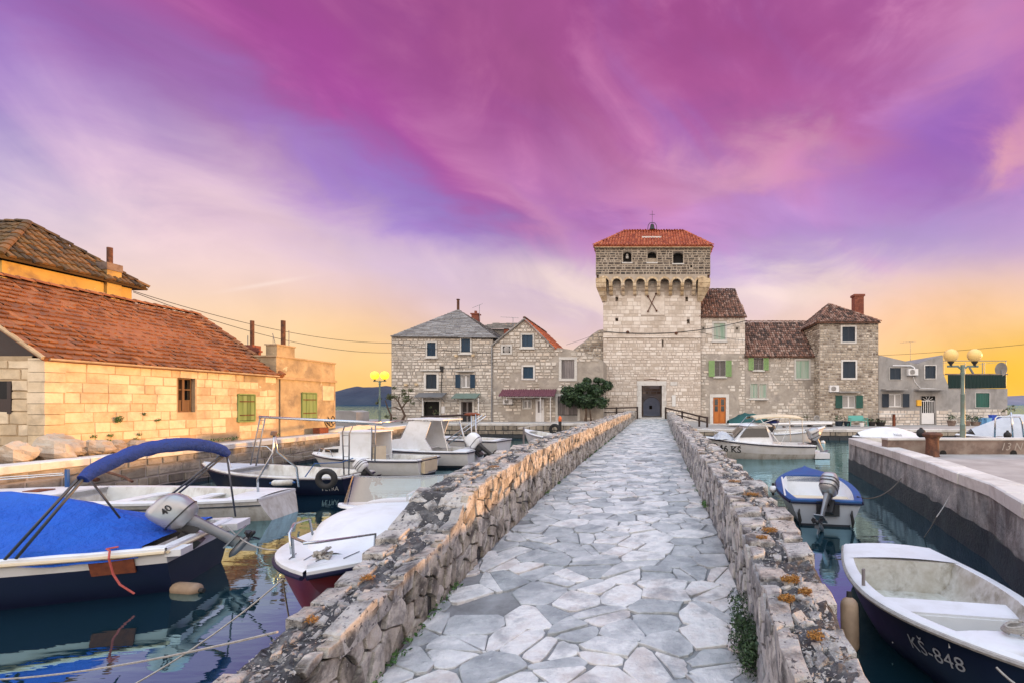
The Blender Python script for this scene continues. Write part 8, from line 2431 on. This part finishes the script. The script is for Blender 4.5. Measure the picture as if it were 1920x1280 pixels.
# rocks heaped at the foot of the warm house
def rock(p, r, seed, label, group):
    m = MB(); n, k = 16, 11; P = []
    for i in range(n):
        row = []
        for j in range(k + 1):
            a, b_ = 2*PI*i/n, PI*j/k
            d = Vector((math.sin(b_)*math.cos(a), math.sin(b_)*math.sin(a), math.cos(b_)))
            q = 1 + .40*noise.noise(d*1.3 + Vector((seed, 0, 0))) + .16*noise.noise(d*3.5 + Vector((seed, 2, 0)))
            row.append(Vector(p) + Vector((d.x*r[0], d.y*r[1], d.z*r[2]))*q)
        P.append(row)
    m.grid(P, True); m.cr = .5
    m.r = [((seed*37) % 10)/10]*len(m.f)
    return tag(m.build('rock', M['rock'], loc=p, smooth=False), label, 'rock', group)
rk = [((-.05, 0, 0), (.50, .40, .34)), ((.75, .1, 0), (.36, .34, .26)), ((1.25, -.2, 0), (.26, .24, .20)), ((-.75, .1, 0), (.34, .30, .28)), ((.35, -.35, 0), (.30, .22, .20)), ((1.75, .1, 0), (.34, .28, .18)), ((-.4, -.4, 0), (.24, .22, .16)), ((2.15, -.1, 0), (.20, .2, .14)), ((.15, .2, .25), (.34, .28, .22)), ((-1.3, 0, 0), (.26, .24, .2))]
rlab = ['largest beige boulder, in the middle of the heap by the warm house', 'second largest boulder, touching the right side of the biggest one', 'medium boulder near the quay edge, right of the two biggest', 'rounded boulder left of the biggest one in the heap', 'small low boulder in front of the biggest one', 'flat boulder near the right end of the boulder heap', 'small boulder in front and left of the biggest one', 'smallest boulder, at the very right end of the heap', 'boulder lying on top of the two biggest ones', 'boulder at the far left end of the heap']
for k, (o_, r) in enumerate(rk):
    y = 12.0 + o_[0] * 1.1; x = -14.85 + o_[1]*.5 - (.25 if o_[2] else .0)
    rock((x, y, ZL + r[2]*.55 + o_[2]), r, k + 1.3, rlab[k], 'boulders heaped at the foot of the warm stone house')
m = MB()
for k in range(8): leaf_clump(m, (WX + .06, rng.uniform(12.6, 15.2), rng.choice([1.5, 1.9, 2.1, 1.35])), (.05, .10, .06), 26, .03, rng)
leaf_clump(m, (WX + .1, 13.9, 1.98), (.06, .13, .09), 90, .03, rng); leaf_clump(m, (WX + .1, 12.9, 1.35), (.06, .13, .09), 60, .03, rng)
for k in range(9): leaf_clump(m, (WX + .15, rng.uniform(15.5, 20), ZL + .06), (.12, .25, .08), 40, .03, rng)
tag(m.build('wall_weeds', M['leaf_green']), 'small green weeds rooted in the joints of the warm block wall', 'weeds', kind='stuff')
# debris on the quay by the annex
t = thing('canvas_pile', (-15.0, 24.0, ZL), 'crumpled pale canvas and boards lying on the quay by the annex', 'canvas')
P = []
for i in range(17):
    u = i/16; P.append([(-15.15 + .5*(v_/6), 22.2 + 4.6*u, ZL + .02 + .22*math.sin(PI*u)**.6*math.sin(PI*v_/6) + .05*noise.noise(Vector((u*9, v_, 0)))) for v_ in range(7)])
m = MB(); m.grid(P); m.build('canvas', M['cream'], t, smooth=False)
m = MB(); m.box(-15.2, -14.9, 21.6, 22.2, ZL, ZL + .25); m.build('box', M['rust_plate'], t)

# ---------------------------------------------------------------- cables and ropes
def cable(label, a, b_, sag, r=.014, name='cable', group=None, n=24):
    return rope_thing(name, label, [rope(a, b_, sag, r, None, n)], r, M['rubber'], 'cable', group)
cable('upper overhead cable from yellow house to slab roof house', at(250, 546, 22.2), at(735, 643, 36.98), .6, .016)
cable('lower overhead cable from yellow house to slab roof house', at(250, 548, 22.2), at(735, 661, 36.98), .75, .016)
cable('thick cable slung across the tower front to the narrow house', at(1131, 621, 39.9), at(1400, 601, 40.0), .55, .03)
cable('thin cable from gabled house up to the tower corner', at(1062, 646, 37), at(1131, 621, 39.9), .05, .012)
cable('thin cable crossing the front of the slab roof house', at(736, 643, 36.9), at(925, 661, 36.95), .15, .012)
cable('drooping cable from wall junction box to the gable', at(829, 690, 36.9), at(930, 678, 36.95), .12, .012)
cable('thin overhead cable running right from the tall house', at(1647, 666, 39), at(1990, 638, 30), .12, .014)
cable('short cable across the narrow house below its top window', at(1310, 622, 39.9), at(1398, 638, 40.2), .1, .014)
m = MB(); m.tube([at(829, 690, 36.93), at(827, 735, 36.93)], .03, 5); m.box(px_x(826, 37), px_x(832, 37), 36.85, 36.97, py_z(696, 37), py_z(686, 37)); tag(m.build('junction_box', M['rubber']), 'black cable junction box on the slab roof house wall', 'junction box')
def W(px, py): 
    D = F * EYE / (py - HY); return Vector((px_x(px, D), D, .01))
rope_thing('mooring_rope', 'pale rope from the red hulled boat crossing the water bottom left', [rope(at(530, 1085, 4.2), at(250, 1283, 3.6), .05, 0, None), rope(at(530, 1085, 4.2), W(548, 1190), .02, 0, None)], .007, M['rope'])
rope_thing('mooring_rope', 'long low rope crossing the water at the bottom left corner', [rope(at(520, 1184, 2.6), at(-60, 1275, 4.2), .06, 0, None)], .007, M['rope'])
rope_thing('mooring_rope', 'pale rope between blue boat stern and the red hulled boat', [rope(at(425, 985, 7.2), at(522, 1030, 5.9), .10, 0, None), rope(at(405, 978, 7.3), at(425, 985, 7.2), .03, 0, None)], .009, M['rope'])
rope_thing('mooring_rope', 'red and white cord hanging from the blue boat gunwale', [[at(200, 1028, 5.75), at(206, 1032, 5.7), at(204, 1046, 5.65), at(212, 1075, 5.7), at(225, 1095, 5.7), at(252, 1112, 5.75)], [at(200, 1028, 5.75), at(222, 1024, 5.8)]], .011, M['red_rope'])
rope_thing('mooring_rope', 'dark rope from grey dinghy to a ring on the pier', [rope(at(1607, 930, 9.6), at(1690, 896, 10.3), .18, 0, None)], .014, M['rope_dark'])
rope_thing('mooring_rope', 'slack pale line hanging down the pier wall into the water', [rope(at(1782, 926, 8.9), at(1756, 968, 7.6), .02, 0, None), rope(at(1756, 968, 7.6), W(1733, 1007), .02, 0, None)], .008, M['rope'])
rope_thing('mooring_rope', 'rusty chain hanging on the left quay wall', [[at(195, 882, 11.7), at(215, 888, 11.6), at(232, 893, 11.5), at(248, 902, 11.4)]], .03, M['rust'])
rope_thing('mooring_rope', 'rope from the KŠ-848 bow ring leaving the frame', [rope(at(1868, 1250, 3.25), at(1960, 1310, 3.0), .03, 0, None)], .009, M['rope'])
rope_thing('mooring_rope', 'mooring line from the small cabin boat bow to left quay', [rope(at(587, 852, 16.4), at(520, 848, 15.6), .1, 0, None)], .010, M['rope'])
rope_thing('mooring_rope', 'blue ended steel rod lying from quay towards the long white boat', [[at(-40, 897, 9.6), at(118, 886, 9.9)], [at(-40, 901, 9.6), at(120, 889, 9.9)]], .012, M['steel'])
t = thing('mooring_pole', (px_x(125, 9.9), 9.9, .5), 'short blue painted pole standing by the long white boat', 'post')
m = MB(); m.tube([at(126, 912, 9.9), at(126, 879, 9.9)], .035, 8); m.build('post', M['blue_deck'], t)
t = fender('worn beige log shaped float drifting behind the blue boat', W(350, 1108) + Vector((0, 0, .02)), .085, .42, M['fender_tan'], (1, -.15, 0))
for k, p in enumerate(((237, 877), (18, 906))):
    D = 11.8 if k == 0 else 10.2; m = MB(); c = Vector((-13.75 if k == 0 else -13.6, D, .55)); m.tube([c + Vector((.0, 0, 0)), c + Vector((.16, 0, 0))], .05, 8); tag(m.build('mooring_ring', M['rust']), ('rusty mooring stub on left quay wall above the white boat' if k == 0 else 'rusty mooring stub on left quay wall at the left edge'), 'mooring ring')

# ---------------------------------------------------------------- tubes, rails and brackets: every separate piece an object of its own
def split_pieces(names):
    for o in list(C.objects):
        if o.type != 'MESH' or o.name.split('.')[0] not in names: continue
        me = o.data; par = list(range(len(me.vertices)))
        def find(a):
            while par[a] != a: par[a] = par[par[a]]; a = par[a]
            return a
        for p in me.polygons:
            v = list(p.vertices); r0 = find(v[0])
            for q in v[1:]: par[find(q)] = r0
        groups = {}
        for p in me.polygons: groups.setdefault(find(p.vertices[0]), []).append(p)
        if len(groups) < 2: continue
        sm = me.polygons[0].use_smooth
        for k, ps in enumerate(groups.values()):
            idx = {}; vs_ = []; fs_ = []
            for p in ps:
                f = []
                for v in p.vertices:
                    if v not in idx: idx[v] = len(vs_); vs_.append(tuple(me.vertices[v].co))
                    f.append(idx[v])
                fs_.append(f)
            nm = bpy.data.meshes.new(o.name.split('.')[0]); nm.from_pydata(vs_, [], fs_)
            for mt in me.materials: nm.materials.append(mt)
            if sm: nm.polygons.foreach_set('use_smooth', [True] * len(fs_))
            if k == 0: o.data = nm
            else:
                c = o.copy(); c.data = nm; C.objects.link(c)
split_pieces({'bimini_frame', 'swim_platform', 'frame_legs', 'rungs', 'support_poles', 'pulpit_rail', 'hardtop_post', 'canopy_pole', 'bow_rail', 'side_rail', 'trestle', 'mast_crutch', 'hanging_straps', 'bracket', 'deck_grooves', 'thwart_support', 'transom_pad', 'pergola_frame', 'eyelet'})
